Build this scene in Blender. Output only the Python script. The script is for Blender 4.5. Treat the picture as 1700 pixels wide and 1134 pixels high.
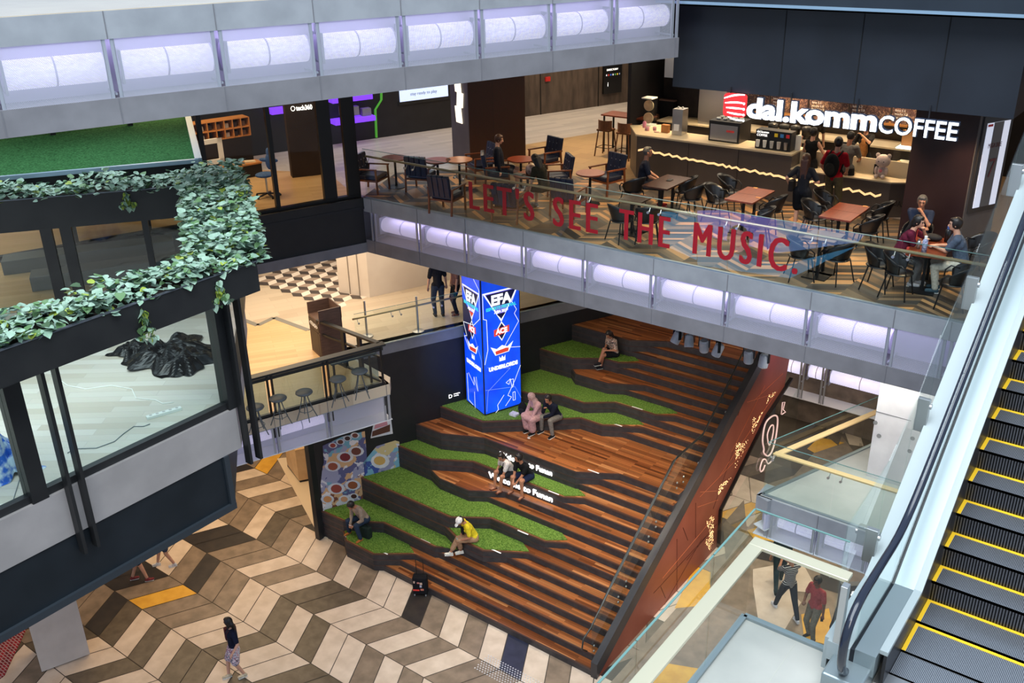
import bpy, bmesh, math, random
from mathutils import Vector, Matrix
random.seed(7)
for o in list(bpy.data.objects): bpy.data.objects.remove(o)
scene = bpy.context.scene
COL = scene.collection
PI = math.pi
rad = math.radians
# ---------------------------------------------------------------- camera
FPX = 1589.243
CM = [[0.797963, 0.602384, -0.019725], [-0.233333, 0.338935, 0.911416], [-0.555708, 0.722673, -0.411014]]
CZ = 15.5
CR, CU, CF = [Vector(r) for r in CM]
cam_d = bpy.data.cameras.new('camera'); cam = bpy.data.objects.new('camera', cam_d); COL.objects.link(cam)
cam_d.sensor_width = 36; cam_d.lens = FPX * 36 / 1700; cam_d.clip_end = 200; cam_d.clip_start = .05
m = Matrix((CR, CU, -CF)).transposed().to_4x4(); m.translation = Vector((0, 0, CZ)); cam.matrix_world = m
scene.camera = cam
# ---------------------------------------------------------------- world, sun, big lights, exposure
vs = scene.view_settings
vs.view_transform = 'Standard'; vs.look = 'None'; vs.exposure = 0.0; vs.gamma = 1; vs.use_curve_mapping = False
w = bpy.data.worlds.new('world'); scene.world = w; w.use_nodes = True
bg = w.node_tree.nodes['Background']; bg.inputs[0].default_value = (.62, .78, 1, 1); bg.inputs[1].default_value = .8
def area(name, loc, size, power, color, rot=(0, 0, 0), spread=180):
    l = bpy.data.lights.new(name, 'AREA'); l.shape = 'RECTANGLE'; l.size, l.size_y = size; l.energy = power; l.color = color; l.spread = rad(spread)
    o = bpy.data.objects.new(name, l); o.location = loc; o.rotation_euler = rot; COL.objects.link(o); return o
def spot(name, loc, tgt, power, color, ang=60, blend=.6, r=.08):
    l = bpy.data.lights.new(name, 'SPOT'); l.energy = power; l.color = color; l.spot_size = rad(ang); l.spot_blend = blend; l.shadow_soft_size = r
    o = bpy.data.objects.new(name, l); o.location = loc
    o.rotation_euler = (Vector(tgt) - Vector(loc)).to_track_quat('-Z', 'Y').to_euler(); COL.objects.link(o); return o
WARM = (1, .72, .42); WARM2 = (1, .82, .6); COOL = (.8, .9, 1); LAV = (.72, .66, 1)
sun = bpy.data.lights.new('sun', 'SUN'); sun.energy = 1.0; sun.angle = rad(24); sun.color = (1, .95, .87)
so = bpy.data.objects.new('sun', sun); so.rotation_euler = (rad(40), rad(22), 0); COL.objects.link(so)
area('atrium_skylight', (-3, 3, 27), (20, 16), 6500, (.86, .94, 1))
# ---------------------------------------------------------------- pixel rays to points on real planes
def ray(x, y): return CR * ((x - 850) / FPX) - CU * ((y - 567) / FPX) + CF
O = Vector((0, 0, CZ))
def U(x, y, z): d = ray(x, y); return O + d * ((z - CZ) / d.z)
def UX(x, y, X): d = ray(x, y); return O + d * (X / d.x)
def UY(x, y, Y): d = ray(x, y); return O + d * (Y / d.y)
def UV(x, y, p, q):
    n = Vector((q[1] - p[1], -(q[0] - p[0]), 0)); d = ray(x, y); return O + d * ((Vector((p[0], p[1], 0)) - O).dot(n) / d.dot(n))
# ---------------------------------------------------------------- materials
MATS = {}
def mat(name, col, rough=.6, metal=0., emit=None, es=0., spec=.5, alpha=1., trans=0., ior=1.45):
    if name in MATS: return MATS[name]
    m = bpy.data.materials.new(name); m.use_nodes = True; b = m.node_tree.nodes['Principled BSDF']
    b.inputs['Base Color'].default_value = (*col, 1); b.inputs['Roughness'].default_value = rough; b.inputs['Metallic'].default_value = metal
    b.inputs['Specular IOR Level'].default_value = spec; b.inputs['Alpha'].default_value = alpha; b.inputs['Transmission Weight'].default_value = trans; b.inputs['IOR'].default_value = ior
    if emit: b.inputs['Emission Color'].default_value = (*emit, 1); b.inputs['Emission Strength'].default_value = es
    MATS[name] = m; return m
def s2l(*c): return tuple(((v / 255) / 12.92 if v / 255 <= .04045 else ((v / 255 + .055) / 1.055) ** 2.4) for v in c)
def N(m, t, **kw):
    n = m.node_tree.nodes.new(t)
    for k, v in kw.items():
        if k == 'ins':
            for a, b in v.items(): n.inputs[a].default_value = b
        else: setattr(n, k, v)
    return n
def L(m, a, ao, b, bi): m.node_tree.links.new(a.outputs[ao], b.inputs[bi])
def noisy(name, c1, c2, scale=3., rough=.6, detail=6., stretch=(1, 1, 1), bump=0., metal=0., lo=.35, hi=.65, spec=.5, rot=(0, 0, 0)):
    """base colour varied by procedural noise between c1 and c2"""
    if name in MATS: return MATS[name]
    m = mat(name, c1, rough, metal, spec=spec); b = m.node_tree.nodes['Principled BSDF']
    tc = N(m, 'ShaderNodeTexCoord'); mp = N(m, 'ShaderNodeMapping'); mp.inputs['Scale'].default_value = stretch; mp.inputs['Rotation'].default_value = rot
    nz = N(m, 'ShaderNodeTexNoise', ins={'Scale': scale, 'Detail': detail}); cr = N(m, 'ShaderNodeValToRGB')
    cr.color_ramp.elements[0].position = lo; cr.color_ramp.elements[1].position = hi
    cr.color_ramp.elements[0].color = (*c1, 1); cr.color_ramp.elements[1].color = (*c2, 1)
    L(m, tc, 'Object', mp, 0); L(m, mp, 0, nz, 'Vector'); L(m, nz, 'Fac', cr, 0); L(m, cr, 0, b, 'Base Color')
    if bump:
        bp = N(m, 'ShaderNodeBump', ins={'Strength': bump, 'Distance': .02}); L(m, nz, 'Fac', bp, 'Height'); L(m, bp, 0, b, 'Normal')
    return m
def planks(name, cols, w=.1, l=1.2, rough=.4, gap=.004, rot=0., gapcol=(.02, .012, .008), spec=.5, grain=.25):
    """boards along local X, w wide and l long, each with a colour of its own"""
    if name in MATS: return MATS[name]
    m = mat(name, cols[0], rough, spec=spec); b = m.node_tree.nodes['Principled BSDF']
    tc = N(m, 'ShaderNodeTexCoord'); mp = N(m, 'ShaderNodeMapping'); mp.inputs['Rotation'].default_value = (0, 0, rot)
    br = N(m, 'ShaderNodeTexBrick', offset=.37, ins={'Scale': 1., 'Mortar Size': gap, 'Brick Width': l, 'Row Height': w, 'Color1': (0, 0, 0, 1), 'Color2': (1, 1, 1, 1), 'Mortar': (0, 0, 0, 1), 'Bias': 0., 'Mortar Smooth': .1})
    cr = N(m, 'ShaderNodeValToRGB'); e = cr.color_ramp.elements
    while len(e) < len(cols): e.new(.5)
    for i, c in enumerate(cols): e[i].position = i / (len(cols) - 1); e[i].color = (*c, 1)
    nz = N(m, 'ShaderNodeTexNoise', ins={'Scale': 9., 'Detail': 5.}); mp2 = N(m, 'ShaderNodeMapping'); mp2.inputs['Scale'].default_value = (.35, 6, 1); mp2.inputs['Rotation'].default_value = (0, 0, rot)
    mx = N(m, 'ShaderNodeMix', data_type='RGBA', blend_type='MULTIPLY'); mx.inputs[0].default_value = grain
    mg = N(m, 'ShaderNodeMix', data_type='RGBA'); mg.inputs[7].default_value = (*gapcol, 1)
    L(m, tc, 'Object', mp, 0); L(m, mp, 0, br, 'Vector'); L(m, br, 'Color', cr, 0); L(m, tc, 'Object', mp2, 0); L(m, mp2, 0, nz, 'Vector')
    L(m, cr, 0, mx, 6); L(m, nz, 'Color', mx, 7); L(m, br, 'Fac', mg, 0); L(m, mx, 2, mg, 6); L(m, mg, 2, b, 'Base Color')
    return m
def glassy(name, tint=(.95, .99, .98), refl=1.1, a=.02, rough=.0):
    """thin balustrade glass: clear with a faint tint and true grazing reflections"""
    if name in MATS: return MATS[name]
    m = bpy.data.materials.new(name); m.use_nodes = True; nt = m.node_tree; nt.nodes.clear()
    out = N(m, 'ShaderNodeOutputMaterial'); tr = N(m, 'ShaderNodeBsdfTransparent'); tr.inputs[0].default_value = (*tint, 1)
    gl = N(m, 'ShaderNodeBsdfGlossy', ins={'Roughness': rough}); fr = N(m, 'ShaderNodeFresnel', ins={'IOR': 1.45}); mx = N(m, 'ShaderNodeMixShader')
    mu = N(m, 'ShaderNodeMath', operation='MULTIPLY_ADD'); mu.inputs[1].default_value = refl; mu.inputs[2].default_value = a * .3
    ge_ = N(m, 'ShaderNodeNewGeometry'); iv = N(m, 'ShaderNodeMath', operation='SUBTRACT'); iv.inputs[0].default_value = 1; L(m, ge_, 'Backfacing', iv, 1); m2_ = N(m, 'ShaderNodeMath', operation='MULTIPLY'); L(m, mu, 0, m2_, 0); L(m, iv, 0, m2_, 1)
    L(m, fr, 0, mu, 0); L(m, m2_, 0, mx, 0); L(m, tr, 0, mx, 1); L(m, gl, 0, mx, 2); L(m, mx, 0, out, 0)
    MATS[name] = m; return m
def meshscreen(name, col, cell=.05, open_=.5):
    """expanded metal sheet: real holes by procedural transparency"""
    if name in MATS: return MATS[name]
    m = bpy.data.materials.new(name); m.use_nodes = True; nt = m.node_tree; nt.nodes.clear()
    out = N(m, 'ShaderNodeOutputMaterial'); tr = N(m, 'ShaderNodeBsdfTransparent'); di = N(m, 'ShaderNodeBsdfPrincipled', ins={'Base Color': (*col, 1), 'Roughness': .45, 'Metallic': .3})
    tc = N(m, 'ShaderNodeTexCoord'); sp = N(m, 'ShaderNodeSeparateXYZ'); L(m, tc, 'Object', sp, 0)
    hx = N(m, 'ShaderNodeMath', operation='ADD'); L(m, sp, 0, hx, 0); L(m, sp, 1, hx, 1)
    outs = []
    for sgn in (1, -1):
        a = N(m, 'ShaderNodeMath', operation='MULTIPLY_ADD'); a.inputs[1].default_value = sgn * 2.0; L(m, sp, 2, a, 0); L(m, hx, 0, a, 2)
        b = N(m, 'ShaderNodeMath', operation='MULTIPLY'); b.inputs[1].default_value = 1 / cell; L(m, a, 0, b, 0)
        c = N(m, 'ShaderNodeMath', operation='FRACT'); L(m, b, 0, c, 0)
        d = N(m, 'ShaderNodeMath', operation='LESS_THAN'); d.inputs[1].default_value = 1 - open_ ** .5; L(m, c, 0, d, 0); outs.append(d)
    mxx = N(m, 'ShaderNodeMath', operation='MAXIMUM'); L(m, outs[0], 0, mxx, 0); L(m, outs[1], 0, mxx, 1)
    mx = N(m, 'ShaderNodeMixShader'); L(m, mxx, 0, mx, 0); L(m, tr, 0, mx, 1); L(m, di, 0, mx, 2); L(m, mx, 0, out, 0)
    MATS[name] = m; return m
# ---------------------------------------------------------------- mesh helpers
class MB:
    def __init__(s): s.v = []; s.f = []; s.mi = []
    def poly(s, pts, mi=0):
        b = len(s.v); s.v += [tuple(p) for p in pts]; s.f.append(tuple(range(b, b + len(pts)))); s.mi.append(mi); return s
    def prism(s, poly, z0, z1, mi=0, top=None):
        if sum(poly[i][0] * poly[(i + 1) % len(poly)][1] - poly[(i + 1) % len(poly)][0] * poly[i][1] for i in range(len(poly))) < 0: poly = poly[::-1]
        n = len(poly); b = len(s.v)
        s.v += [(p[0], p[1], z0) for p in poly] + [(p[0], p[1], z1) for p in poly]
        s.f.append(tuple(range(b + n - 1, b - 1, -1))); s.mi.append(mi)
        s.f.append(tuple(range(b + n, b + 2 * n))); s.mi.append(mi if top is None else top)
        for i in range(n):
            j = (i + 1) % n; s.f.append((b + i, b + j, b + n + j, b + n + i)); s.mi.append(mi)
        return s
    def hexa(s, c, mi=0):
        """8 corners: bottom 4 then top 4"""
        b = len(s.v); s.v += [tuple(p) for p in c]
        for f in ((3, 2, 1, 0), (4, 5, 6, 7), (0, 1, 5, 4), (1, 2, 6, 5), (2, 3, 7, 6), (3, 0, 4, 7)): s.f.append(tuple(b + i for i in f)); s.mi.append(mi)
        return s
    def box(s, x0, x1, y0, y1, z0, z1, mi=0, M=None):
        c = [(x0, y0, z0), (x1, y0, z0), (x1, y1, z0), (x0, y1, z0), (x0, y0, z1), (x1, y0, z1), (x1, y1, z1), (x0, y1, z1)]
        if M is not None: c = [tuple(M @ Vector(p)) for p in c]
        return s.hexa(c, mi)
    def slab(s, p, q, t, z0, z1, mi=0, side=0., zz=None):
        """upright board from p to q (plan), t thick; side shifts it to the left of p->q; zz = (z0q, z1q) at q"""
        p = Vector((p[0], p[1])); q = Vector((q[0], q[1])); d = (q - p).normalized(); n = Vector((-d.y, d.x))
        a = n * (side - t / 2); b = n * (side + t / 2); w0, w1 = zz if zz else (z0, z1)
        P = [p + a, q + a, q + b, p + b]; Z0 = [z0, w0, w0, z0]; Z1 = [z1, w1, w1, z1]
        return s.hexa([(P[i].x, P[i].y, Z0[i]) for i in range(4)] + [(P[i].x, P[i].y, Z1[i]) for i in range(4)], mi)
    def bar(s, a, b, w, h=None, mi=0, up=(0, 0, 1)):
        """rectangular bar from a to b"""
        a = Vector(a); b = Vector(b); h = h or w; d = (b - a).normalized(); u = Vector(up)
        if abs(d.dot(u)) > .95: u = Vector((0, 1, 0))
        x = d.cross(u).normalized() * (w / 2); y = x.cross(d).normalized() * (h / 2)
        return s.hexa([a - x - y, a + x - y, a + x + y, a - x + y, b - x - y, b + x - y, b + x + y, b - x + y], mi)
    def tube(s, pts, r, n=8, mi=0, cap=True, closed=False):
        pts = [Vector(p) for p in pts]; R = r if isinstance(r, (list, tuple)) else [r] * len(pts); b = len(s.v); u = None; m = len(pts)
        for i, p in enumerate(pts):
            t = (pts[(i + 1) % m] - pts[i - 1]) if closed else (pts[min(i + 1, m - 1)] - pts[max(i - 1, 0)])
            t.normalize()
            if u is None: u = t.orthogonal().normalized()
            u = (u - t * u.dot(t)).normalized(); v = t.cross(u)
            for k in range(n): a = 2 * PI * k / n; s.v.append(tuple(p + u * (R[i] * math.cos(a)) + v * (R[i] * math.sin(a))))
        for i in range(m if closed else m - 1):
            j = (i + 1) % m
            for k in range(n): l = (k + 1) % n; s.f.append((b + i * n + k, b + i * n + l, b + j * n + l, b + j * n + k)); s.mi.append(mi)
        if cap and not closed:
            s.f.append(tuple(b + k for k in range(n - 1, -1, -1))); s.mi.append(mi)
            s.f.append(tuple(b + (m - 1) * n + k for k in range(n))); s.mi.append(mi)
        return s
    def lathe(s, prof, c=(0, 0, 0), n=20, mi=0, M=None):
        """prof: (radius, z) pairs"""
        b = len(s.v)
        for r, z in prof:
            for k in range(n):
                a = 2 * PI * k / n; p = Vector((c[0] + r * math.cos(a), c[1] + r * math.sin(a), c[2] + z)); s.v.append(tuple(M @ p if M is not None else p))
        for i in range(len(prof) - 1):
            for k in range(n): l = (k + 1) % n; s.f.append((b + i * n + k, b + i * n + l, b + (i + 1) * n + l, b + (i + 1) * n + k)); s.mi.append(mi)
        s.f.append(tuple(b + k for k in range(n - 1, -1, -1))); s.mi.append(mi); s.f.append(tuple(b + (len(prof) - 1) * n + k for k in range(n))); s.mi.append(mi)
        return s
    def ell(s, c, r, n=12, mi=0, R=None):
        b = len(s.v); c = Vector(c); h = n // 2
        for i in range(h + 1):
            t = PI * i / h
            for k in range(n):
                a = 2 * PI * k / n; p = Vector((r[0] * math.sin(t) * math.cos(a), r[1] * math.sin(t) * math.sin(a), -r[2] * math.cos(t)))
                if R is not None: p = R @ p
                s.v.append(tuple(c + p))
        for i in range(h):
            for k in range(n): l = (k + 1) % n; s.f.append((b + i * n + k, b + i * n + l, b + (i + 1) * n + l, b + (i + 1) * n + k)); s.mi.append(mi)
        return s
    def xf(s, M): s.v = [tuple(M @ Vector(p)) for p in s.v]; return s
    def mesh(s, name, mats, smooth=False):
        me = bpy.data.meshes.new(name); me.from_pydata(s.v, [], s.f); me.validate()
        mats = mats if isinstance(mats, (list, tuple)) else [mats]
        for m_ in mats: me.materials.append(m_)
        if len(me.polygons) == len(s.mi): me.polygons.foreach_set('material_index', s.mi)
        if smooth: me.polygons.foreach_set('use_smooth', [True] * len(me.polygons))
        me.update(); return me
    def build(s, name, mats, parent=None, smooth=False, bevel=0., local=False):
        me = s.mesh(name, mats, smooth); o = bpy.data.objects.new(name, me); COL.objects.link(o)
        if parent is not None:
            o.parent = parent
            if not local: me.transform(wmat(parent).inverted())
        if bevel:
            md = o.modifiers.new('bevel', 'BEVEL'); md.width = bevel; md.segments = 2; md.limit_method = 'ANGLE'
        return o
def wmat(o):
    m = o.matrix_basis.copy()
    while o.parent: o = o.parent; m = o.matrix_basis @ m
    return m
def thing(name, label, cat, loc=(0, 0, 0), rz=0., group=None):
    o = bpy.data.objects.new(name, None); COL.objects.link(o); o.location = loc; o.rotation_euler = (0, 0, rz); o.empty_display_size = .1
    o['label'] = label; o['category'] = cat
    if group: o['group'] = group
    return o
def tag(o, label, cat, group=None, kind=None):
    o['label'] = label; o['category'] = cat
    if group: o['group'] = group
    if kind: o['kind'] = kind
    return o
def struct(o): o['kind'] = 'structure'; return o
def kids(o): return [c for c in bpy.data.objects if c.parent == o]
CHILD = {}
def dup(root, loc, rz=0., label=None, group=None, scale=None):
    if root.name not in CHILD: CHILD[root.name] = [(c, kids(c)) for c in kids(root)]
    r = root.copy(); COL.objects.link(r); r.location = loc; r.rotation_euler = (0, 0, rz)
    if label: r['label'] = label
    if group: r['group'] = group
    if scale: r.scale = scale
    for ch, gs in CHILD[root.name]:
        c = ch.copy(); COL.objects.link(c); c.parent = r
        for g in gs: d = g.copy(); COL.objects.link(d); d.parent = c
    return r
def text_mb(s, size, org, xd, up=(0, 0, 1), depth=.01, sx=1., bold=0., align='LEFT', mi=0, mirror=False, space=1.):
    """lettering as solid geometry; org = baseline start, xd = reading direction"""
    c = bpy.data.curves.new('lettering', 'FONT'); c.body = s; c.size = size; c.extrude = depth / 2; c.offset = bold; c.align_x = align; c.resolution_u = 3; c.space_character = space
    o = bpy.data.objects.new('lettering', c); COL.objects.link(o); dg = bpy.context.evaluated_depsgraph_get(); me = bpy.data.meshes.new_from_object(o.evaluated_get(dg))
    xd = Vector(xd).normalized(); up = Vector(up).normalized(); n = xd.cross(up)
    mb = MB(); org = Vector(org); k = -1 if mirror else 1
    mb.v = [tuple(org + xd * (v.co.x * sx * k) + up * v.co.y + n * v.co.z) for v in me.vertices]
    mb.f = [tuple(p.vertices) for p in me.polygons]; mb.mi = [mi] * len(mb.f)
    bpy.data.objects.remove(o); bpy.data.curves.remove(c); bpy.data.meshes.remove(me); return mb
def merge(*mbs):
    r = MB()
    for m_ in mbs: b = len(r.v); r.v += m_.v; r.f += [tuple(i + b for i in f) for f in m_.f]; r.mi += m_.mi
    return r
def inset(poly, d):
    """poly as list of 2-vectors, ccw: move every edge inward by d"""
    n = len(poly); out = []
    P = [Vector((p[0], p[1])) for p in poly]
    A = sum(P[i].x * P[(i + 1) % n].y - P[(i + 1) % n].x * P[i].y for i in range(n))
    if A < 0: P = P[::-1]
    for i in range(n):
        a, b, c = P[i - 1], P[i], P[(i + 1) % n]; d1 = (b - a).normalized(); d2 = (c - b).normalized()
        n1 = Vector((-d1.y, d1.x)); n2 = Vector((-d2.y, d2.x)); k = 1 + n1.dot(n2)
        out.append(b + (n1 + n2) * (d / max(k, .25)))
    return out
# ================================================================ materials of the building
M_W = noisy('tile_light', s2l(214, 196, 178), s2l(196, 177, 158), 2.5, .32, spec=.4)
M_G = noisy('tile_taupe', s2l(142, 124, 106), s2l(116, 101, 86), 3, .35, stretch=(1, 1, 1))
M_D = noisy('tile_olive', s2l(100, 88, 74), s2l(80, 70, 58), 4, .35)
M_K = noisy('tile_black', s2l(44, 40, 40), s2l(56, 50, 46), 4, .35)
M_Y = noisy('tile_yellow', s2l(222, 170, 62), s2l(206, 152, 50), 3, .35)
M_N = noisy('tile_navy', s2l(40, 44, 62), s2l(52, 55, 74), 4, .35)
GROUT = mat('grout', s2l(70, 62, 54), .7)
CONC = noisy('concrete_fascia', s2l(150, 154, 160), s2l(136, 140, 146), 2.2, .55, bump=.02)
CONCD = noisy('concrete_lower', s2l(124, 123, 128), s2l(112, 111, 116), 2.2, .6)
PANEL = mat('white_panel', s2l(214, 214, 218), .4)
BLACK = noisy('black_wall', s2l(24, 23, 26), s2l(30, 29, 31), 3, .5)
NAVY = noisy('navy_panel', s2l(27, 31, 39), s2l(33, 38, 47), 1.2, .45)
DARKFR = mat('dark_frame', s2l(38, 38, 42), .4, .3)
STEEL = mat('brushed_steel', s2l(190, 190, 190), .3, .9)
GLASS = glassy('balustrade_glass')
MESH = meshscreen('expanded_metal', s2l(190, 192, 205), .036, .42)
FRAME = mat('grey_frame', s2l(168, 172, 182), .4, .5)
LAVW = mat('lavender_lit_panel', s2l(196, 192, 214), .5)
TUBE = noisy('tube_glow', (.9, .88, 1), (.55, .52, .8), 9, .3, stretch=(1, 1, 3)); bt_ = TUBE.node_tree.nodes['Principled BSDF']; bt_.inputs['Emission Color'].default_value = (.80, .76, 1, 1); bt_.inputs['Emission Strength'].default_value = .8
TUBE2 = mat('tube_glow_soft', (.85, .8, 1), .3, emit=(.78, .7, 1), es=.7)
RAILB = mat('bronze_rail', s2l(176, 160, 128), .35, .6)
WOODW = planks('teak_boards', [s2l(92, 46, 22), s2l(146, 84, 44), s2l(176, 108, 60), s2l(120, 66, 32), s2l(204, 140, 88)], .07, 1.1, .32, .002)
RISER = noisy('charcoal_riser', s2l(44, 41, 42), s2l(66, 62, 62), 6, .6, stretch=(1, 1, 1), lo=.3, hi=.8)
NOSE = mat('nosing_strip', s2l(70, 56, 54), .4, .2)
COPING = mat('brown_coping', s2l(84, 56, 44), .5)
# ================================================================ ground floor of slanted tiles
TW = .597; TX = -14.02; BH = 1.1775; BY = 12.83
S_ = 'W'
bands = {  # band index: (lower boundary, slant, first tile index, colours)
 7: (8, 'KGDWDGKWGKW'), }
rows = {}
rows[0] = (-11, 'DWGKDWGDWWGWDWGKGWGWGWGW')              # 12.83..14.0  rewritten below
def seq(first_x, s): return (round((first_x - TX) / TW), s)
rows = {
 6: seq(-20.02 - 3 * TW, 'GWGGWDGWWGWGWWKGWGWNWGWWGWGW'),
 5: seq(-20.61 - 1 * TW, 'WKKGGWGWDDWWGWGWGGWGWWGWDWG'),
 4: seq(-20.61 - 1 * TW, 'GWWGKGGWWDWDWWGWGWWGWDGWWG'),
 3: seq(-21.3 - 1 * TW, 'GKKGYGGWWDWWDDWGWWGWGWWDWG'),
 2: seq(-20.6 - 2 * TW, 'WGGGKDWDWDDWDWGWWGWDWGWWG'),
 1: seq(-20.6 - 2 * TW, 'WDGDWWDWWGDWWGWGWWDGWWGWG'),
 0: seq(-20.6 - 2 * TW, 'DWWDWGWWDWGWWGWDGWWGWDWGW'),
 7: seq(-20.02 - 3 * TW, 'GWGWDGKWGWGWDWGWG'),
 8: seq(-21.2 - 3 * TW, 'WGYGWDWGKWGWDWGG'),
 9: seq(-22.4 - 3 * TW, 'GWDWGYWGKWWGDWGG'),
 10: seq(-23.6 - 3 * TW, 'GWDWGWWGKWWGDWGG'),
 -1: seq(-20.6 - 2 * TW, 'WDGWWGDWWGDWGWWGWDWGWWGDW'),
}
TC = {'W': 1, 'G': 2, 'D': 3, 'K': 4, 'Y': 5, 'N': 6}
fl = MB(); g = .012
fl.poly([(-60, -30, -.012), (30, -30, -.012), (30, 60, -.012), (-60, 60, -.012)], 0)
for b in range(-8, 16):
    y0 = BY + (b - 6) * BH; y1 = y0 + BH; up = (b % 2 == 0)
    i0, s = rows.get(b, (-12, 'W'))
    for i in range(-32, 26):
        rnd = random.Random(b * 97 + i * 13)
        c = s[i - i0] if (b in rows and 0 <= i - i0 < len(s)) else rnd.choice('WWWGGDWK' if rnd.random() < .94 else 'Y')
        x = TX + i * TW; sh = -TW if up else TW
        if not (-26 < x < 4): continue
        fl.poly([(x + g, y0 + g * .8, 0), (x + TW - g, y0 + g * .8, 0), (x + TW - g + sh, y1 - g * .8, 0), (x + g + sh, y1 - g * .8, 0)], TC[c])
struct(fl.build('floor', [GROUT, M_W, M_G, M_D, M_K, M_Y, M_N]))
# ground floor right of the stairs: big angular patches
pf = MB()
def P3(x, y, z): v = U(x, y, z); return (v.x, v.y, v.z)
patch = [((1100, 640), (1700, 640), (1700, 1134), (1000, 1134), M_G)]
PB = [(-8.2, -2), (6, -2), (6, 45), (-8.2, 45)]
pf.poly([(x, y, .004) for x, y in PB], 0)
def pp(pts, mi, z=.008): pf.poly([P3(x, y, z) for x, y in pts], mi)
pp([(1395, 640), (1470, 655), (1440, 780), (1380, 700)], 4)
pp([(1340, 745), (1360, 726), (1402, 735), (1352, 752)], 5)
pp([(1352, 700), (1380, 685), (1420, 690), (1400, 720)], 2)
pp([(1372, 705), (1400, 715), (1392, 740), (1370, 722)], 4)
pp([(1398, 706), (1422, 700), (1434, 742), (1410, 738)], 1)
pp([(1120, 1010), (1150, 945), (1180, 950), (1178, 990), (1160, 1006)], 5, .012)
pp([(1060, 1134), (1100, 1100), (1160, 1110), (1150, 1134)], 5, .012)
pp([(1250, 945), (1330, 930), (1360, 985), (1250, 975)], 1, .012)
pp([(1250, 970), (1258, 1025), (1300, 1050), (1330, 1000), (1290, 960)], 2, .012)
pp([(1330, 1020), (1376, 1010), (1390, 1075), (1335, 1060)], 5, .014)
pp([(1362, 950), (1400, 965), (1392, 985), (1360, 975)], 6, .014)
pp([(1250, 925), (1256, 905), (1290, 915), (1290, 935)], 6, .016)
pp([(1240, 880), (1290, 868), (1290, 900), (1250, 893)], 5, .018)
pp([(1295, 850), (1450, 850), (1450, 905), (1295, 900)], 1, .006)
pp([(1200, 870), (1235, 830), (1240, 880), (1205, 930)], 4, .018)
tag(pf.build('floor_right', [M_G, M_W, M_W, M_D, M_D, M_Y, M_K]), '', ''); o = bpy.data.objects['floor_right']; del o['label'], o['category']; o.name = 'floor_right'; struct(o)
# tactile warning studs at the foot of the stairs
ts = MB()
for (a, b_, n1, n2) in (((-10.9, 12.55), (-9.1, 13.1), 26, 9),):
    for i in range(n1):
        for j in range(n2):
            ts.lathe([(.02, 0), (.014, .006)], (a[0] + i * .07 + (j % 2) * .035, a[1] + j * .062, .0), 6)
tag(ts.build('tactile_studs', mat('stud_steel', s2l(216, 216, 216), .3, .6)), 'pale grey tactile warning studs on the floor before the lowest wooden step', 'tactile paving', kind='stuff')
# ================================================================ amphitheatre of wooden steps and turf terraces
RS = .17
YK = {k: 13.87 + .2485 * (k - 1) for k in range(1, 17)}
YK.update({k: 19.2 + .24 * (k - 17) for k in range(17, 28)})
def wallx(y): return -17.39 + (y - 13.87) * (3.36 / 7.24)
ZIG = {
 3: [(-16.6, 14.01), (-16.21, 13.74), (-15.21, 13.74), (-14.33, 14.34)],
 5: [(-16.55, 14.01), (-15.6, 14.56), (-13.81, 14.56), (-13.35, 14.86)],
 7: [(-13.85, 15.04), (-13.24, 14.80), (-12.42, 14.80), (-11.45, 15.36)],
 9: [(-13.67, 15.04), (-12.8, 15.60), (-11.13, 15.60), (-10.65, 15.86)],
 11: [(-15.16, 16.03), (-14.7, 15.85), (-13.71, 15.85), (-12.90, 16.36)],
 13: [(-15.17, 16.05), (-14.17, 16.60), (-11.27, 16.60), (-10.8, 16.85)],
 16: [(-15.22, 16.58), (-14.12, 17.06), (-11.21, 17.06), (-10.27, 17.6)],
 18: [(-14.34, 17.26), (-13.4, 18.02), (-12.31, 18.93), (-11.63, 18.94), (-10.68, 19.44)],
 20: [(-13.93, 18.77), (-13.17, 19.17), (-12.37, 19.16), (-11.69, 19.68), (-10.47, 19.68), (-9.99, 19.92)],
 22: [(-13.43, 20.16), (-13.13, 19.92), (-12.08, 19.94), (-11.2, 20.4)],
 24: [(-13.39, 20.12), (-12.66, 20.6), (-12.18, 20.61), (-11.72, 20.88)],
 27: [(-12.12, 21.08), (-11.22, 21.6)]}
LEFTY = {3: 14.0, 5: 13.98, 7: 15.04, 9: 15.04, 11: 16.06, 13: 16.06, 16: 16.58, 18: 17.26, 20: 18.6, 22: 20.14, 24: 20.12, 27: 21.10}
BASE = {1: (3, -15.21), 2: (3, -14.81), 4: (5, -13.82), 6: (7, -11.92), 8: (9, -11.12), 10: (11, -13.40), 12: (13, -11.24), 14: (16, -11.21), 15: (16, -10.77), 17: (18, -11.16), 19: (20, -10.44), 21: (22, -11.67), 23: (24, -12.18), 25: (27, -12.13), 26: (27, -11.68)}
XR = -8.65
def contour(k):
    if k in ZIG: pts = [(wallx(LEFTY[k]) + 0, LEFTY[k])] + ZIG[k]
    else:
        b, sx = BASE[k]; src = [(wallx(LEFTY[b]), LEFTY[b])] + ZIG[b]; pts = []
        for i, p in enumerate(src):
            if p[0] < sx - .01: pts.append(p)
            else:
                q = src[i - 1]; t = (sx - q[0]) / (p[0] - q[0]); pts.append((sx, q[1] + t * (p[1] - q[1]))); break
    y = YK[k]; lx, ly = pts[-1]
    if abs(ly - y) > .03: pts.append((lx + abs(ly - y) * 1.6, y))
    else: pts[-1] = (lx, y)
    pts.append((XR, y)); return pts
amph = thing('amphitheatre', 'broad wooden stair with black risers and green turf terraces rising under the footbridge', 'amphitheatre stairs', (-12, 14, 0))
YB = 27.0
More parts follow.
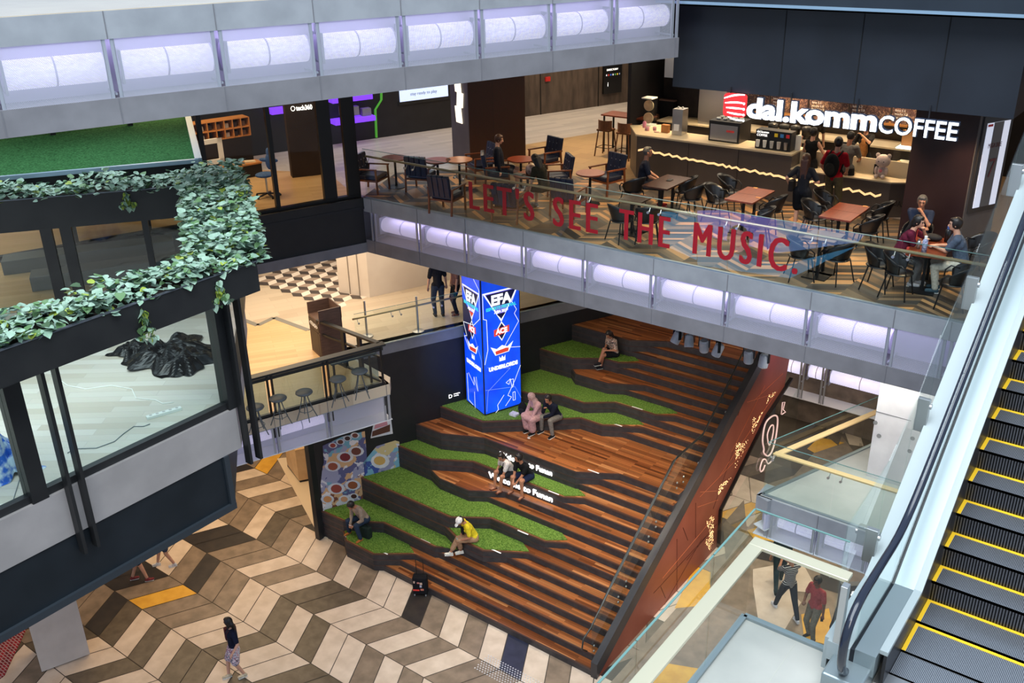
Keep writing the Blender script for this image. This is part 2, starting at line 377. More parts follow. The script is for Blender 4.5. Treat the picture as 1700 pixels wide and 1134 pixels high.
for k in range(1, 28):
    c = contour(k); z1 = k * RS; z0 = z1 - RS
    nx = contour(k + 1) if k < 27 else [(0, 26.5)]
    yb = max(p[1] for p in nx) + .25
    poly = [(c[0][0] + .005, c[0][1])] + c + [(XR, yb), (wallx(yb) + .005, yb)]
    m_ = MB().prism(poly, z0, z1, 0, 1); m_.build('step', [RISER, WOODW], amph)
    n_ = MB()
    wide = k in ZIG
    for a, b in zip(c[:-1], c[1:]): n_.slab(a, b, .035, z1 - .03, z1 + .006, 0, side=.012)
    n_.build('nosing', COPING if wide and k not in (11, 16, 22, 27) else NOSE, amph)
TURFM = noisy('artificial_turf', s2l(62, 92, 32), s2l(124, 154, 72), 26, .9, detail=3, lo=.3, hi=.75, bump=.5, spec=.1)
def turf(k, ends, xl=None):
    """ends: (front, rear) pixels of the slanted right end"""
    z = k * RS; c = [(wallx(LEFTY[k]) + .01, LEFTY[k])] + ZIG[k][:]
    a = U(ends[0][0], ends[0][1], z); b = U(ends[1][0], ends[1][1], z); d = (b - a)
    e = a + d.normalized() * 1.4
    f = [(x, y + .055) for x, y in c if x < a.x - .2]
    poly = f + [(a.x, a.y + .03), (e.x, e.y)]
    yb = max(e.y, max(y for x, y in f) + 1.1)
    poly += [(wallx(yb) + .01, yb)] if wallx(yb) < e.x else []
    return MB().prism(poly, z - .01, z + .022)
tf = {3: ((686.0, 919.0), (678.6, 906.8)), 5: ((760, 914), (752, 900)), 7: ((877, 917), (868, 904)), 9: ((940.7, 898), (929.4, 884)), 13: ((970.6, 824.5), (960.7, 815.3)), 18: ((1068, 706.4), (1055.3, 696.5)), 20: ((1123.8, 687.3), (1109, 678)), 24: ((1059.8, 600), (1048.5, 592))}
TF = []
for k, e in tf.items(): TF.append(turf(k, e).build('turf_patch', TURFM, amph))
# blades on the turf
gm = mat('grass_blade', s2l(108, 144, 62), .8, spec=.2); gm2 = mat('grass_blade_dark', s2l(76, 116, 40), .8, spec=.2)
def inpoly(x, y, poly):
    r = False; n = len(poly)
    for i in range(n):
        x1, y1 = poly[i]; x2, y2 = poly[i - 1]
        if (y1 > y) != (y2 > y) and x < (x2 - x1) * (y - y1) / (y2 - y1) + x1: r = not r
    return r
def blades(ob, k, n):
    v = [tuple(x.co) for x in ob.data.vertices]; h = len(v) // 2; poly = [(p[0], p[1]) for p in v[h:]]; mw = wmat(amph)
    z = v[-1][2]; xs = [p[0] for p in poly]; ys = [p[1] for p in poly]; mb = MB()
    for _ in range(n):
        x = random.uniform(min(xs), max(xs)); y = random.uniform(min(ys), max(ys))
        if not inpoly(x, y, poly): continue
        a = random.uniform(0, PI); w_ = .006; hh = random.uniform(.02, .04); dx, dy = math.cos(a) * w_, math.sin(a) * w_
        mb.poly([(x - dx, y - dy, z), (x + dx, y + dy, z), (x + random.uniform(-.015, .015), y + random.uniform(-.015, .015), z + hh)], random.random() < .4)
    o = mb.build('grass_blades', [gm, gm2], ob, local=True); o['kind'] = 'stuff'
for o, k in zip(TF, tf): blades(o, k, 7000)
# small white name strips set in the copings
WHITE = mat('white_paint', s2l(235, 235, 235), .5)
sp_ = MB()
for x, y, k in ((636, 917.2, 3), (707, 898, 5), (823, 915.4, 7), (868, 884.5, 9), (919, 818.5, 13), (985, 783.2, 16), (1024, 705.6, 18), (1058, 678, 20)):
    p = U(x, y, k * RS); sp_.box(p.x - .16, p.x + .16, p.y - .015, p.y + .02, k * RS + .005, k * RS + .012)
sp_.build('name_strip', WHITE, amph)
# illuminated lettering on the risers
LIT = mat('letter_glow', (1, 1, 1), .4, emit=(1, .97, .92), es=1.7)
yl = 16.60 - .02
for s, px, z in (('Welcome to   Funan', 812, 13 * RS - .30),):
    a = UY(812, 803, yl)
    text_mb('Welcome to', .235, (a.x, yl, z + .04), (1, 0, 0), depth=.03, sx=1.12, bold=.002).build('lit_letters', LIT, amph)
    b = UY(884, 826, yl)
    text_mb('Funan', .235, (b.x, yl, z + .04), (1, 0, 0), depth=.03, sx=1.12, bold=.002).build('lit_letters', LIT, amph)
a = UY(835, 757, 17.04)
text_mb('Welcome to Funan', .215, (a.x - .1, 17.04, 16 * RS - .36), (1, 0, 0), depth=.03, sx=1.0, bold=.002).build('lit_letters', LIT, amph)
# ================================================================ black wall left of the steps, upper left floor
L2 = 5.3
bw = MB(); q0 = (-17.38, 13.90); q1 = (wallx(24) , 24)
bw.slab(q0, (wallx(26), 26), .25, -.01, 5.0, 0, side=.125)
struct(bw.build('wall_black', [BLACK]))
fz = MB().slab((wallx(14.9) - .0, 14.9), (wallx(24), 24), .3, 5.0, L2, 0, side=.15)
struct(fz.build('trim_1', CONCD))
flo2 = MB()
dA = Vector((.353, .935))
WFL = planks('pale_floor_planks', [s2l(186, 168, 146), s2l(206, 190, 168), s2l(196, 178, 156)], .3, 1.2, .3, .003, rot=rad(-62), gapcol=s2l(170, 150, 130), grain=.1)
OAK = planks('oak_floor_planks', [s2l(196, 158, 110), s2l(214, 178, 130), s2l(204, 168, 118)], .16, 1.4, .35, .002, rot=rad(-55), gapcol=s2l(160, 120, 76), grain=.15)
flo2.prism([(-15.87 - .0, 11.28), (-14.72, 14.34), (-14.95, 14.6), (wallx(14.4) - .0, 15.0), (wallx(15.2) - .05, 15.2), (wallx(24), 24), (-16, 32), (-40, 32), (-40, -4), (-21.6, -4)], L2 - .28, L2, 0)
struct(flo2.build('floor_second_left', [WFL]))
of = MB().prism([(-15.9, 11.35), (-14.8, 14.3), (-17.2, 15.05), (-18.79, 15.4), (-20.19, 15.45), (-20.13, 14.83), (-20.9, 14.87), (-30, 14), (-30, -3), (-21.4, -3)], L2, L2 + .012); struct(of.build('floor_oak_left', [OAK]))
bl = MB()
for a, b in (((400, 530), (428, 541)), ((428, 541), (455, 528)), ((455, 528), (512, 549))):
    a = U(*a, L2); b = U(*b, L2); bl.slab(a, b, .16, L2, L2 + .016)
struct(bl.build('trim_2', mat('grey_border', s2l(120, 116, 108), .5)))
# rhombus patterned floor area
DIA = [mat('rhomb_white', s2l(226, 214, 202), .4), mat('rhomb_grey', s2l(158, 140, 126), .4), mat('rhomb_dark', s2l(74, 66, 62), .4)]
ck = MB(); o0 = U(427, 463, L2); o1 = U(614, 494, L2); o2 = U(560, 507, L2)
ex = (o2 - o0).normalized(); ey = Vector((-ex.y, ex.x, 0)); s = .30; hh = s * math.sqrt(3)
A = Vector((s, 0)); B = Vector((s / 2, hh / 2)); C = Vector((-s / 2, hh / 2))
def ckp(p): return (o0.x + ex.x * p.x + ey.x * p.y, o0.y + ex.y * p.x + ey.y * p.y, L2 + .006)
Lx = (o2 - o0).length
for i in range(-3, 16):
    for j in range(0, 9):
        c_ = Vector((i * hh + (j % 2) * hh / 2, j * s * 1.5))
        u1 = Vector((0, s)); u2 = Vector((hh / 2, -s / 2)); u3 = Vector((-hh / 2, -s / 2))
        if c_.x < 0 or c_.x > Lx: continue
        ck.poly([ckp(c_), ckp(c_ + u2), ckp(c_ + u1 + u2), ckp(c_ + u1)], 0)
        ck.poly([ckp(c_), ckp(c_ + u1), ckp(c_ + u1 + u3), ckp(c_ + u3)], 1)
        ck.poly([ckp(c_), ckp(c_ + u3), ckp(c_ + u2 + u3), ckp(c_ + u2)], 2)
struct(ck.build('floor_rhombus', DIA))
# white clad core block on that floor
wb = MB(); b0 = U(632, 483, L2); b1 = U(614, 494, L2); b2 = U(566, 486, L2); b3 = U(758, 462, L2)
d1 = (b3 - b1).normalized(); d2 = (b2 - b1)
wb.prism([(b1.x, b1.y), (b1.x + d1.x * 6, b1.y + d1.y * 6), (b1.x + d1.x * 6 + d2.x * 2, b1.y + d1.y * 6 + d2.y * 2), (b1.x + d2.x * 1.05, b1.y + d2.y * 1.05)], L2, 7.8)
core = struct(wb.build('wall_core', noisy('warm_white_cladding', s2l(216, 204, 190), s2l(206, 192, 178), 1, .5)))
for t in (.33, .66):
    a = b1 + d2 * t; n = Vector((-d2.y, d2.x, 0)).normalized()
    MB().box(a.x - .012, a.x + .012, a.y - .02, a.y + .02, L2, 7.8).build('joint', mat('joint_line', s2l(140, 128, 116), .7), core)
# ================================================================ lit fascia beams
def tube_light(p, q, z, r, em, label, grp):
    p = Vector((p[0], p[1], z)); q = Vector((q[0], q[1], z)); d = (q - p).normalized()
    t = thing('tube_light', label, 'tube light', tuple((p + q) / 2), 0, grp)
    MB().tube([p + d * .03, q - d * .03], r, 20).build('tube', em, t, smooth=True)
    for f in (0., .5, 1.):
        c = p + d * .03 + (q - p - d * .06) * f; MB().tube([c - d * .012, c + d * .012], r + .006, 20).build('ring', mat('tube_ring', s2l(206, 200, 226), .4), t)
    bk = MB(); c = p + d * .01
    for c in (p + d * .02,):
        bk.bar(c + Vector((0, 0, r)), c + Vector((0, 0, r + .26)), .025); bk.bar(c - d * .0, c + d * .03, 2 * r + .06, 2 * r + .06)
    bk.build('bracket', FRAME, t)
    return t
def fascia(name, n, p, q, zt, zm, zl, zb, joints, em, where, pw=.05, dep=.55, mesh=True, tr=.15, tz=None, lower=True, skip_tube=()):
    """p->q along the edge (building on the left). joints: positions (m from p) of the posts"""
    p = Vector(p); q = Vector(q); d = (q - p).normalized(); nrm = Vector((-d.y, d.x))
    at = lambda s, k=0.: (p.x + d.x * s + nrm.x * k, p.y + d.y * s + nrm.y * k)
    Lh = (q - p).length
    f = thing(name, '', '', (*p, zb)); del f['label'], f['category']; f['kind'] = 'structure'
    up = MB(); seams = MB(); js = joints
    up.slab(at(0), at(Lh), dep, zm, zt, 0, side=dep / 2); up.build('upper_fascia', CONC, f)
    if lower: MB().slab(at(0), at(Lh), dep, zb, zl, 0, side=dep / 2).build('lower_beam', CONCD, f)
    else: MB().slab(at(0), at(Lh), dep, zb - .02, zb, 0, side=dep / 2).build('lower_panel', PANEL, f)
    MB().slab(at(0), at(Lh), .05, zb + .01, zm, 0, side=dep - .03).build('back_panel', LAVW, f)
    for s_ in js:
        x = at(s_, -.002); y = at(s_ + .012, -.002); seams.slab(x, y, .012, zm, zt); seams.slab(x, y, .012, zb, zl)
    seams.build('panel_joint', mat('panel_joint', s2l(110, 110, 116), .7), f)
    for s_ in js:
        pb = MB()
        for e in (-.055, .055):
            a = at(s_ + e, .03); pb.bar((*a, zl if lower else zb), (*a, zm), .03, pw, 0, up=(d.x, d.y, 0))
        a = at(s_, .05); b = at(s_, dep - .05); pb.bar((*b, zl + .05), (*a, zl + .05), .03)
        pb.build('post', FRAME, f)
    if mesh:
        for a, b in zip(js[:-1], js[1:]):
            x = at(a + .07, .015); y = at(b - .07, .015)
            MB().poly([(*x, zl if lower else zb), (*y, zl if lower else zb), (*y, zm), (*x, zm)]).build('mesh_screen', MESH, f)
    tz = tz or (zl + zm) / 2
    for i, (a, b) in enumerate(zip(js[:-1], js[1:])):
        if i in skip_tube: continue
        x = at(a + .1, dep * .5); y = at(b - .02, dep * .5)
        tube_light(x, y, tz, tr, em, 'glowing lavender tube light behind metal mesh in the %s' % where, 'tube lights in the ' + where)
    return f
# footbridge edge
BYY = 15.8; bp = (-16.62, BYY); bq = (-2.2, BYY)
bj = [(UY(x, y, BYY).x + 16.62) for x, y in ((620, 385), (694, 390), (773, 405), (868.6, 430), (970, 455), (1083, 478), (1204.6, 505), (1341, 540), (1477.6, 570), (1568, 600))]
area('bridge_recess', (-9.5, 16.0, 8.84), (13, .3), 38, LAV); fascia('bridge_edge', 1, bp, bq, 9.2, 8.86, 8.14, 7.81, bj, TUBE2, 'footbridge edge', dep=.6, tz=8.52, tr=.18, skip_tube=(8,))
# top left beam
PA = Vector((-13.9 * .935, 13.9 * .353)); PBv = PA + dA * 10
def sA(x, y): v = UV(x, y, PA, PBv); return (Vector((v.x, v.y)) - PA).dot(dA)
sj = [sA(x, y) for x, y in ((187, 115), (365, 95), (525, 78), (668, 64), (797, 55), (917, 44), (1021, 33))]
st = sj[1] - sj[0]; sj = [sj[0] - 2 * st, sj[0] - st] + sj + [12.25]
a0 = -6.; js = [s_ - a0 for s_ in sj]
area('beam_recess', tuple(PA + dA * 3.2 + Vector((-.3, .1))) + (14.04,), (.3, 17), 40, LAV, (0, 0, rad(-20.7))); fascia('top_beam', 2, PA + dA * a0, PA + dA * 12.36, 14.41, 14.06, 13.3, 12.95, js, TUBE, 'top beam', dep=.6, tr=.19, tz=13.68)
# balcony edge upper left
bp2 = Vector((-15.87, 11.28)) - dA * 6; bq2 = Vector((-14.72, 14.34))
def sB(x, y): v = UV(x, y, bp2, bq2); return (Vector((v.x, v.y)) - bp2).dot((bq2 - bp2).normalized())
fascia('balcony_edge', 3, bp2, bq2, L2, 5.0, 4.98, 4.35, [0.2, 1.7, 3.2, 4.6, sB(455, 700), sB(545, 690), (bq2 - bp2).length - .1], TUBE2, 'balcony edge', dep=.5, mesh=True, lower=False, tz=4.78, tr=.13, skip_tube=(5,))
tl = (Vector((sB(545, 690),)) if False else None)
# ================================================================ upper floors as slabs
HB = None
s3 = MB().prism([(-16.7, BYY + .55), (8, BYY + .55), (8, 40), (-40, 40), (-40, -4), (-24.5, -4)], 7.83, 9.17); struct(s3.build('floor_third', [CONCD]))
edge3 = Vector((-16.62, 15.8))
# left edge of third floor (below the shop glazing)
le0 = edge3 - dA * 16
e3 = thing('shop_floor_edge', '', '', (-17, 14, 8)); del e3['label'], e3['category']; struct(e3)
MB().slab(le0, edge3, .4, 7.81, 8.06, side=.2).build('lower_beam', CONCD, e3)
MB().slab(le0, edge3, .36, 8.06, 8.98, side=.22).build('black_panel', BLACK, e3)
MB().slab(le0, edge3, .44, 8.98, 9.2, side=.2).build('upper_panel', BLACK, e3)
MB().slab(le0, edge3, .46, 8.93, 8.99, side=.2).build('shadow_line', DARKFR, e3)
# fourth floor slab / ceiling over shops and cafe
s4 = MB().prism([tuple(PA + dA * -6 + Vector((-.56, .2))), tuple(PA + dA * 12.3 + Vector((-.56, .2))), (-9.05, 17.2), (8, 17.2), (8, 40), (-40, 40), (-40, -4)], 13.25, 14.4)
struct(s4.build('ceiling', [mat('dark_ceiling', s2l(52, 46, 42), .8)]))
cf = MB().prism([tuple(PA + dA * -6 + Vector((-.02, 0))), tuple(PA + dA * 12.3 + Vector((-.02, 0))), (-9.05, 17.2), (-9.05, 30), (-40, 30), (-40, -4)], 14.4, 14.42); struct(cf.build('floor_fourth', [noisy('cream_tile', s2l(196, 182, 158), s2l(184, 168, 146), 2, .12)]))
# ================================================================ copper wall along the stair
XW = -8.5
COPPER = noisy('copper_wall', s2l(140, 74, 56), s2l(128, 64, 48), 1.5, .45, metal=.15, bump=0)
rw = thing('trim_3', '', '', (XW, 18, 0)); del rw['label'], rw['category']; struct(rw)
def yz(y, z, x=XW): return (x, y, z)
outl = [(13.95, .0), (19.76, .0), (19.73, 1.16), (22.31, 2.78), (23.5, 3.2), (23.9, 5.2), (22.3, 5.2), (14.0, .30)]
def sidewall(pts, x0, x1, mi=0):
    m_ = MB(); n = len(pts); m_.poly([(x1, y, z) for y, z in pts], mi); m_.poly([(x0, y, z) for y, z in reversed(pts)], mi)
    for i in range(n): a = pts[i]; b = pts[(i + 1) % n]; m_.poly([(x0, *a), (x0, *b), (x1, *b), (x1, *a)], mi)
    return m_
o = struct(sidewall(outl, XW - .1, XW).build('wall_copper', [COPPER]))
# engraved panel joints
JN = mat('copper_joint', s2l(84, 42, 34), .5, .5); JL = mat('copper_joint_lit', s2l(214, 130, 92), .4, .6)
def P2(px, py): v = UX(px, py, XW + .002); return v
jl = MB(); jd = MB()
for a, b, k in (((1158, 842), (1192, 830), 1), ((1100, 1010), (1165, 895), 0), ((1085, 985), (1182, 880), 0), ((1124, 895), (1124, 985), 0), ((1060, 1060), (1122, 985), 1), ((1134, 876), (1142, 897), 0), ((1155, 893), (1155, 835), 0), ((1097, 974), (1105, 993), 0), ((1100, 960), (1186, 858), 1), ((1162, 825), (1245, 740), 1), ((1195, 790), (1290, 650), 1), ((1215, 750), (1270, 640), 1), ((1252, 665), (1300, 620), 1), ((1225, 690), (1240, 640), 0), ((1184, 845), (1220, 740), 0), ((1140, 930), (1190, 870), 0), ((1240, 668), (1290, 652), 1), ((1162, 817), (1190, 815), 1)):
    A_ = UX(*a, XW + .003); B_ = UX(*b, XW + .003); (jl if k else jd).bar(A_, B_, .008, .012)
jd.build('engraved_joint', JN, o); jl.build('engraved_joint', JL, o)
# pierced openings glowing gold
GOLD = mat('gold_light', (1, .75, .4), .5, emit=(1, .66, .3), es=2.2)
gd = MB()
rg_ = random.Random(3)
for (x0, y0), (x1, y1), (x2, y2), n in (((1259, 700), (1247, 725), (1250, 690), 60), ((1268, 680), (1249, 722), (1262, 688), 60), ((1220, 765), (1240, 735), (1222, 735), 140), ((1192, 822), (1214, 793), (1194, 806), 140), ((1243, 730), (1220, 780), (1222, 740), 90), ((1186, 853), (1184, 905), (1172, 866), 170), ((1184, 880), (1180, 916), (1170, 900), 120), ((1290, 650), (1272, 672), (1276, 655), 60)):
    for _ in range(n):
        a, b = rg_.random(), rg_.random()
        if a + b > 1: a, b = 1 - a, 1 - b
        if rg_.random() < .45: continue
        c = UX(x0 + (x1 - x0) * a + (x2 - x0) * b, y0 + (y1 - y0) * a + (y2 - y0) * b, XW + .003)
        if c.z < .02 : continue
        gd.box(c.x, c.x + .003, c.y - .008, c.y + .008, c.z - .008, c.z + .008)
tag(gd.build('perforation', GOLD, o), '', ''); q = bpy.data.objects['perforation']; del q['label'], q['category']; q['kind'] = 'stuff'
# dark stringer capping the wall, black frame of the opening
st = MB(); st.hexa([(XR - .0, 13.84, -.0), (XW + .01, 13.84, 0), (XW + .01, 22.4, 4.9), (XR, 22.4, 4.9), (XR, 13.84, .42), (XW + .01, 13.84, .42), (XW + .01, 22.4, 5.28), (XR, 22.4, 5.28)])
st.build('stringer', noisy('stringer_metal', s2l(52, 52, 56), s2l(62, 60, 62), 2, .35, metal=.3), rw)
fm = MB()
for a, b in zip([(19.78, 0), (19.73, 1.2), (22.31, 2.82)], [(19.73, 1.2), (22.31, 2.82), (23.9, 3.3)]): fm.bar((XW + .03, *a), (XW + .03, *b), .1, .07)
fm.build('opening_frame', mat('black_frame', s2l(16, 16, 18), .3), rw)
# glass balustrade and handrail of the stair
gb = thing('stair_balustrade', 'glass balustrade with slim steel handrail along the dark stringer of the wooden stair', 'balustrade', (-8.72, 14, 0))
BRZ = mat('dark_bronze', s2l(70, 72, 70), .3, .7)
gx = -8.74
def gz(y): return .17 + max(0, (min(y, 17.6) - 13.9) * .684) + max(0, (y - 19.1)) * .70
segs_ = [(14.0, 15.3), (15.33, 16.6), (16.63, 17.9), (17.93, 19.0), (19.03, 20.4)]
for a, b in segs_:
    za, zb = gz(a), gz(b)
    MB().hexa([(gx - .006, a, za), (gx + .006, a, za), (gx + .006, b, zb), (gx - .006, b, zb), (gx - .006, a, za + 1.05), (gx + .006, a, za + 1.05), (gx + .006, b, zb + 1.05), (gx - .006, b, zb + 1.05)]).build('glass_panel', GLASS, gb)
hr = [(gx - .09, 13.95, .55), (gx - .09, 13.75, .75), (gx - .09, 13.8, 1.0), (gx - .09, 14.1, 1.1)] + [(gx - .09, y, gz(y) + .9) for y in (15, 16, 17, 17.6, 19.1, 20, 20.8, 21.5)]
MB().tube(hr, .02, 8).build('handrail', BRZ, gb, smooth=True)
MB().tube([(gx, y, gz(y) + 1.06) for y in (14, 15.3, 16.6, 17.6, 19.0, 20.4)], .014, 6).build('top_channel', BRZ, gb)
for a, b in segs_:
    for y in (a + .15, b - .15):
        for h in (.1, .25):
            MB().ell((gx - .03, y, gz(y) + h), (.022, .03, .03), 8).build('clamp', STEEL, gb, smooth=True)
# pink tube lettering hanging in the opening
NEON = mat('pink_tube', s2l(232, 206, 202), .3, emit=s2l(240, 200, 196), es=.35)
def NX(px, py, X=-7.9): return UX(px, py, X)
def spl(P, closed=False, n=4):
    out = []; m_ = len(P)
    for i in range(m_ if closed else m_ - 1):
        g_ = lambda j: P[j % m_] if closed else P[max(0, min(m_ - 1, j))]
        p0, p1, p2, p3 = g_(i - 1), g_(i), g_(i + 1), g_(i + 2)
        for q in range(n): t = q / n; out.append(.5 * ((2 * p1) + (-p0 + p2) * t + (2 * p0 - 5 * p1 + 4 * p2 - p3) * t * t + (-p0 + 3 * p1 - 3 * p2 + p3) * t ** 3))
    if not closed: out.append(P[-1])
    return out
nt_ = thing('neon_sign', 'large pale pink outline tube lettering on glass right of the copper wall', 'sign', (-7.9, 19, 0))
MB().tube(spl([NX(*p) for p in ((1268, 745), (1266, 730), (1270, 705), (1279, 693), (1288, 690), (1291, 698), (1288, 725), (1282, 748), (1275, 757), (1268, 752))], True), .022, 8, closed=True).build('outline_tube', NEON, nt_, smooth=True)
MB().tube(spl([NX(*p) for p in ((1276, 738), (1274, 722), (1279, 708), (1284, 707), (1283, 722), (1279, 736))], True), .018, 8, closed=True).build('outline_tube', NEON, nt_, smooth=True)
MB().tube(spl([NX(*p) for p in ((1285, 757), (1281, 765), (1275, 770), (1271, 763), (1266, 764), (1262, 776), (1263, 783), (1267, 780), (1270, 772))]), .018, 8).build('outline_tube', NEON, nt_, smooth=True)
MB().tube([NX(*p) for p in ((1297, 688), (1299, 668), (1303, 668), (1300, 680), (1304, 684), (1298, 688))], .016, 8).build('outline_tube', NEON, nt_, smooth=True)
MB().hexa([(-7.96, 18.2, 0), (-7.948, 18.2, 0), (-7.948, 23.2, 0), (-7.96, 23.2, 0), (-7.96, 18.2, 1.5), (-7.948, 18.2, 1.5), (-7.948, 23.2, 3.6), (-7.96, 23.2, 3.6)]).build('glass_sheet', GLASS, nt_)
# ================================================================ landing on the second floor, right
LR = 4.6; ly = 15.95; lx = -6.1
TILEW = noisy('pale_stone_tile', s2l(176, 175, 168), s2l(162, 162, 156), 1.4, .3)
def tiled(name, poly, z, t, mat_, sp, grp='floor', ang=0.):
    m_ = MB().prism(poly, z - t, z, 0); o = struct(m_.build(name, [mat_]))
    xs = [p[0] for p in poly]; ys = [p[1] for p in poly]; jm = MB(); x = min(xs)
    jo = MB()
    while x < max(xs): 
        jo.box(x - .004, x + .004, min(ys), max(ys), z, z + .001); x += sp
    y = min(ys)
    while y < max(ys): jo.box(min(xs), max(xs), y - .004, y + .004, z, z + .001); y += sp
    return o, jo
le = Vector((-4.89 + 6.03, 19.28 - 16.09)).normalized()
poly = [(lx, ly), (4, ly), (4, 26), (lx + le.x * 10, 26), (lx + le.x * 10, ly + le.y * 10)]
struct(MB().prism([(lx + .06, ly + .03), (3.9, ly + .03), (3.9, 24), (lx + .06 + le.x * 8.4, ly + le.y * 8.4)], LR - .28, LR + .002).build('floor_second_right', [TILEW]))
jo = MB()
for i in range(1, 9): y = ly + i * .9; jo.box(lx + (y - ly) * le.x / le.y + .1, 2, y - .005, y + .005, LR + .002, LR + .0035)
for i in range(0, 8): x = lx + .5 + i * .9; jo.box(x - .005, x + .005, ly + .1, min(24, ly + (x - lx) * le.y / le.x) - .1, LR + .002, LR + .0035)
struct(jo.build('trim_4', mat('tile_joint', s2l(176, 176, 166), .6)))
fascia('landing_edge', 4, (lx, ly), (4, ly), LR, 4.28, 4.27, 3.68, [.3, sAA := 1.28, 2.3, 4.2, 6.1, 8], TUBE, 'second floor landing edge', dep=.5, lower=False, tz=4.0, tr=.13, mesh=True)
fascia('landing_side', 5, (lx + le.x * 8.5, ly + le.y * 8.5), (lx, ly), LR, 4.28, 4.27, 3.9, [.5, 3, 6], TUBE, 'landing side', dep=.3, lower=False, tz=4.1, tr=.07, mesh=False, skip_tube=(0, 1, 2))
# far fascia under the bridge, ground floor ceiling behind
ff = fascia('far_edge', 6, (-10.2, 27), (-2, 27), 4.5, 3.1, 1.62, 1.10, [.05, .95, 1.65, 3.7, 5.6, 7.6], TUBE, 'far fascia beyond the copper wall', dep=.7, lower=False, tz=2.0, tr=.22, mesh=False)
struct(MB().box(-10.2, 4, 27.6, 27.8, 0, 7.8).build('wall_far', [noisy('far_wall_stone', s2l(122, 106, 92), s2l(96, 84, 72), 3, .6)]))
area('under_bridge_warm', (-4.5, 20.5, 4.2), (5, 6), 260, WARM2); area('under_stair_warm', (-11.5, 24.5, 3.9), (4, 4), 120, WARM2); area('far_hall_warm', (-6, 24.8, 7.6), (6, 3), 140, WARM2)  # warm fill lamps added to brighten the ground floor and far wall
# concrete column on the landing
cc = MB(); c0 = U(1438, 790, LR); c1 = U(1522, 822, LR)
cc.prism([(c0.x, c0.y), (c1.x, c0.y - .02), (c1.x, c0.y + 1.0), (c0.x, c0.y + 1.0)], LR, 7.81, 0)
col_ = struct(cc.build('wall_column', [noisy('cast_concrete', s2l(206, 202, 200), s2l(186, 182, 182), 1.6, .5)]))
hm = MB(); yf = c0.y - .015
for a, b in (((1453, 702), (1, 1)), ((1459, 724), (1, 1)), ((1515, 728), (1, 1)), ((1510, 749), (1, 1))):
    v = UY(*a, yf); hm.lathe([(.045, -.01), (.045, .004)], (0, 0, 0), 12, M=Matrix.Translation((v.x, yf, v.z)) @ Matrix.Rotation(PI / 2, 4, 'X'))
hm.build('form_tie_hole', mat('hole_shadow', s2l(120, 118, 116), .7), col_)
MB().box(c0.x, c1.x, yf + .002, yf + .012, 6.12, 6.135).build('cast_joint', mat('cast_joint', s2l(110, 108, 108), .7), col_)
struct(MB().box(-3.3, 4, 19.4, 19.7, LR, 7.81).build('wall_right', [noisy('plaster_taupe', s2l(170, 160, 148), s2l(158, 148, 136), 1.5, .6)]))
def balustrade(name, label, runs, z, h, rail_z, off, railmat, joints=(), railw=.05, flat=False, glass=GLASS, grp=None, clampgap=.12, seg=1.35, cap=True):
    """runs: list of plan points; rail on the left side (off>0) of travel"""
    t = thing(name, label, 'balustrade', (*runs[0], z), 0, grp)
    n = len(runs); P = [Vector(p) for p in runs]; rl = []
    for i in range(n - 1):
        a, b = P[i], P[i + 1]; Ln = (b - a).length; d = (b - a) / Ln; nr = Vector((-d.y, d.x)); k = max(1, round(Ln / seg))
        js = joints[i] if joints and joints[i] else [Ln * j / k for j in range(k + 1)]
        for s0, s1 in zip(js[:-1], js[1:]):
            p = a + d * (s0 + .006); q = a + d * (s1 - .006)
            MB().slab(p, q, .016, z, z + h).build('glass_panel', glass, t)
            if cap: MB().slab(p, q, .018, z + h - .004, z + h + .004).build('glass_edge', mat('glass_edge_green', s2l(96, 132, 128), .2), t)
            for s_ in (s0 + clampgap, s1 - clampgap):
                c = a + d * s_; c2 = c + nr * off; cl = MB()
                cl.tube([(c.x, c.y, rail_z - .10), (c2.x * .5 + c.x * .5, c2.y * .5 + c.y * .5, rail_z - .10), (c2.x, c2.y, rail_z - .01)], .009, 6)
                c3 = c - nr * .012 * (1 if off > 0 else -1); c4 = c + nr * .02 * (1 if off > 0 else -1); cl.tube([(c3.x, c3.y, rail_z - .10), (c4.x, c4.y, rail_z - .10)], .026, 10); cl.build('clamp', STEEL, t)
        MB().slab(a, b, .06, z - .0, z + .03).build('base_channel', mat('base_channel', s2l(146, 158, 162), .35, .6), t)
    for i in range(n):
        d1 = (P[i] - P[i - 1]).normalized() if i else (P[1] - P[0]).normalized(); d2 = (P[i + 1] - P[i]).normalized() if i < n - 1 else d1
        n1 = Vector((-d1.y, d1.x)); n2 = Vector((-d2.y, d2.x)); rl.append(P[i] + (n1 + n2) * (off / (1 + n1.dot(n2))))
    for a, b in zip(rl[:-1], rl[1:]):
        if flat: MB().bar((*(a - (b - a).normalized() * railw / 2), rail_z), (*(b + (b - a).normalized() * railw / 2), rail_z + .0006), railw, .035).build('handrail', railmat, t, bevel=.006)
        else: MB().tube([(*a, rail_z), (*b, rail_z)], railw / 2, 10).build('handrail', railmat, t, smooth=True)
    return t
OAKR = mat('oak_rail', s2l(216, 180, 128), .4)
sd = (lx + le.x * 4.6 + .08, ly + le.y * 4.6)
balustrade('glass_balustrade', 'glass balustrade with flat light oak handrail around the landing beside the square concrete column', [(sd[0], sd[1]), (lx + .1, ly + .08), (-1.9, ly + .08)], LR, 1.22, LR + .95, .12, OAKR, railw=.13, flat=True, seg=1.3)
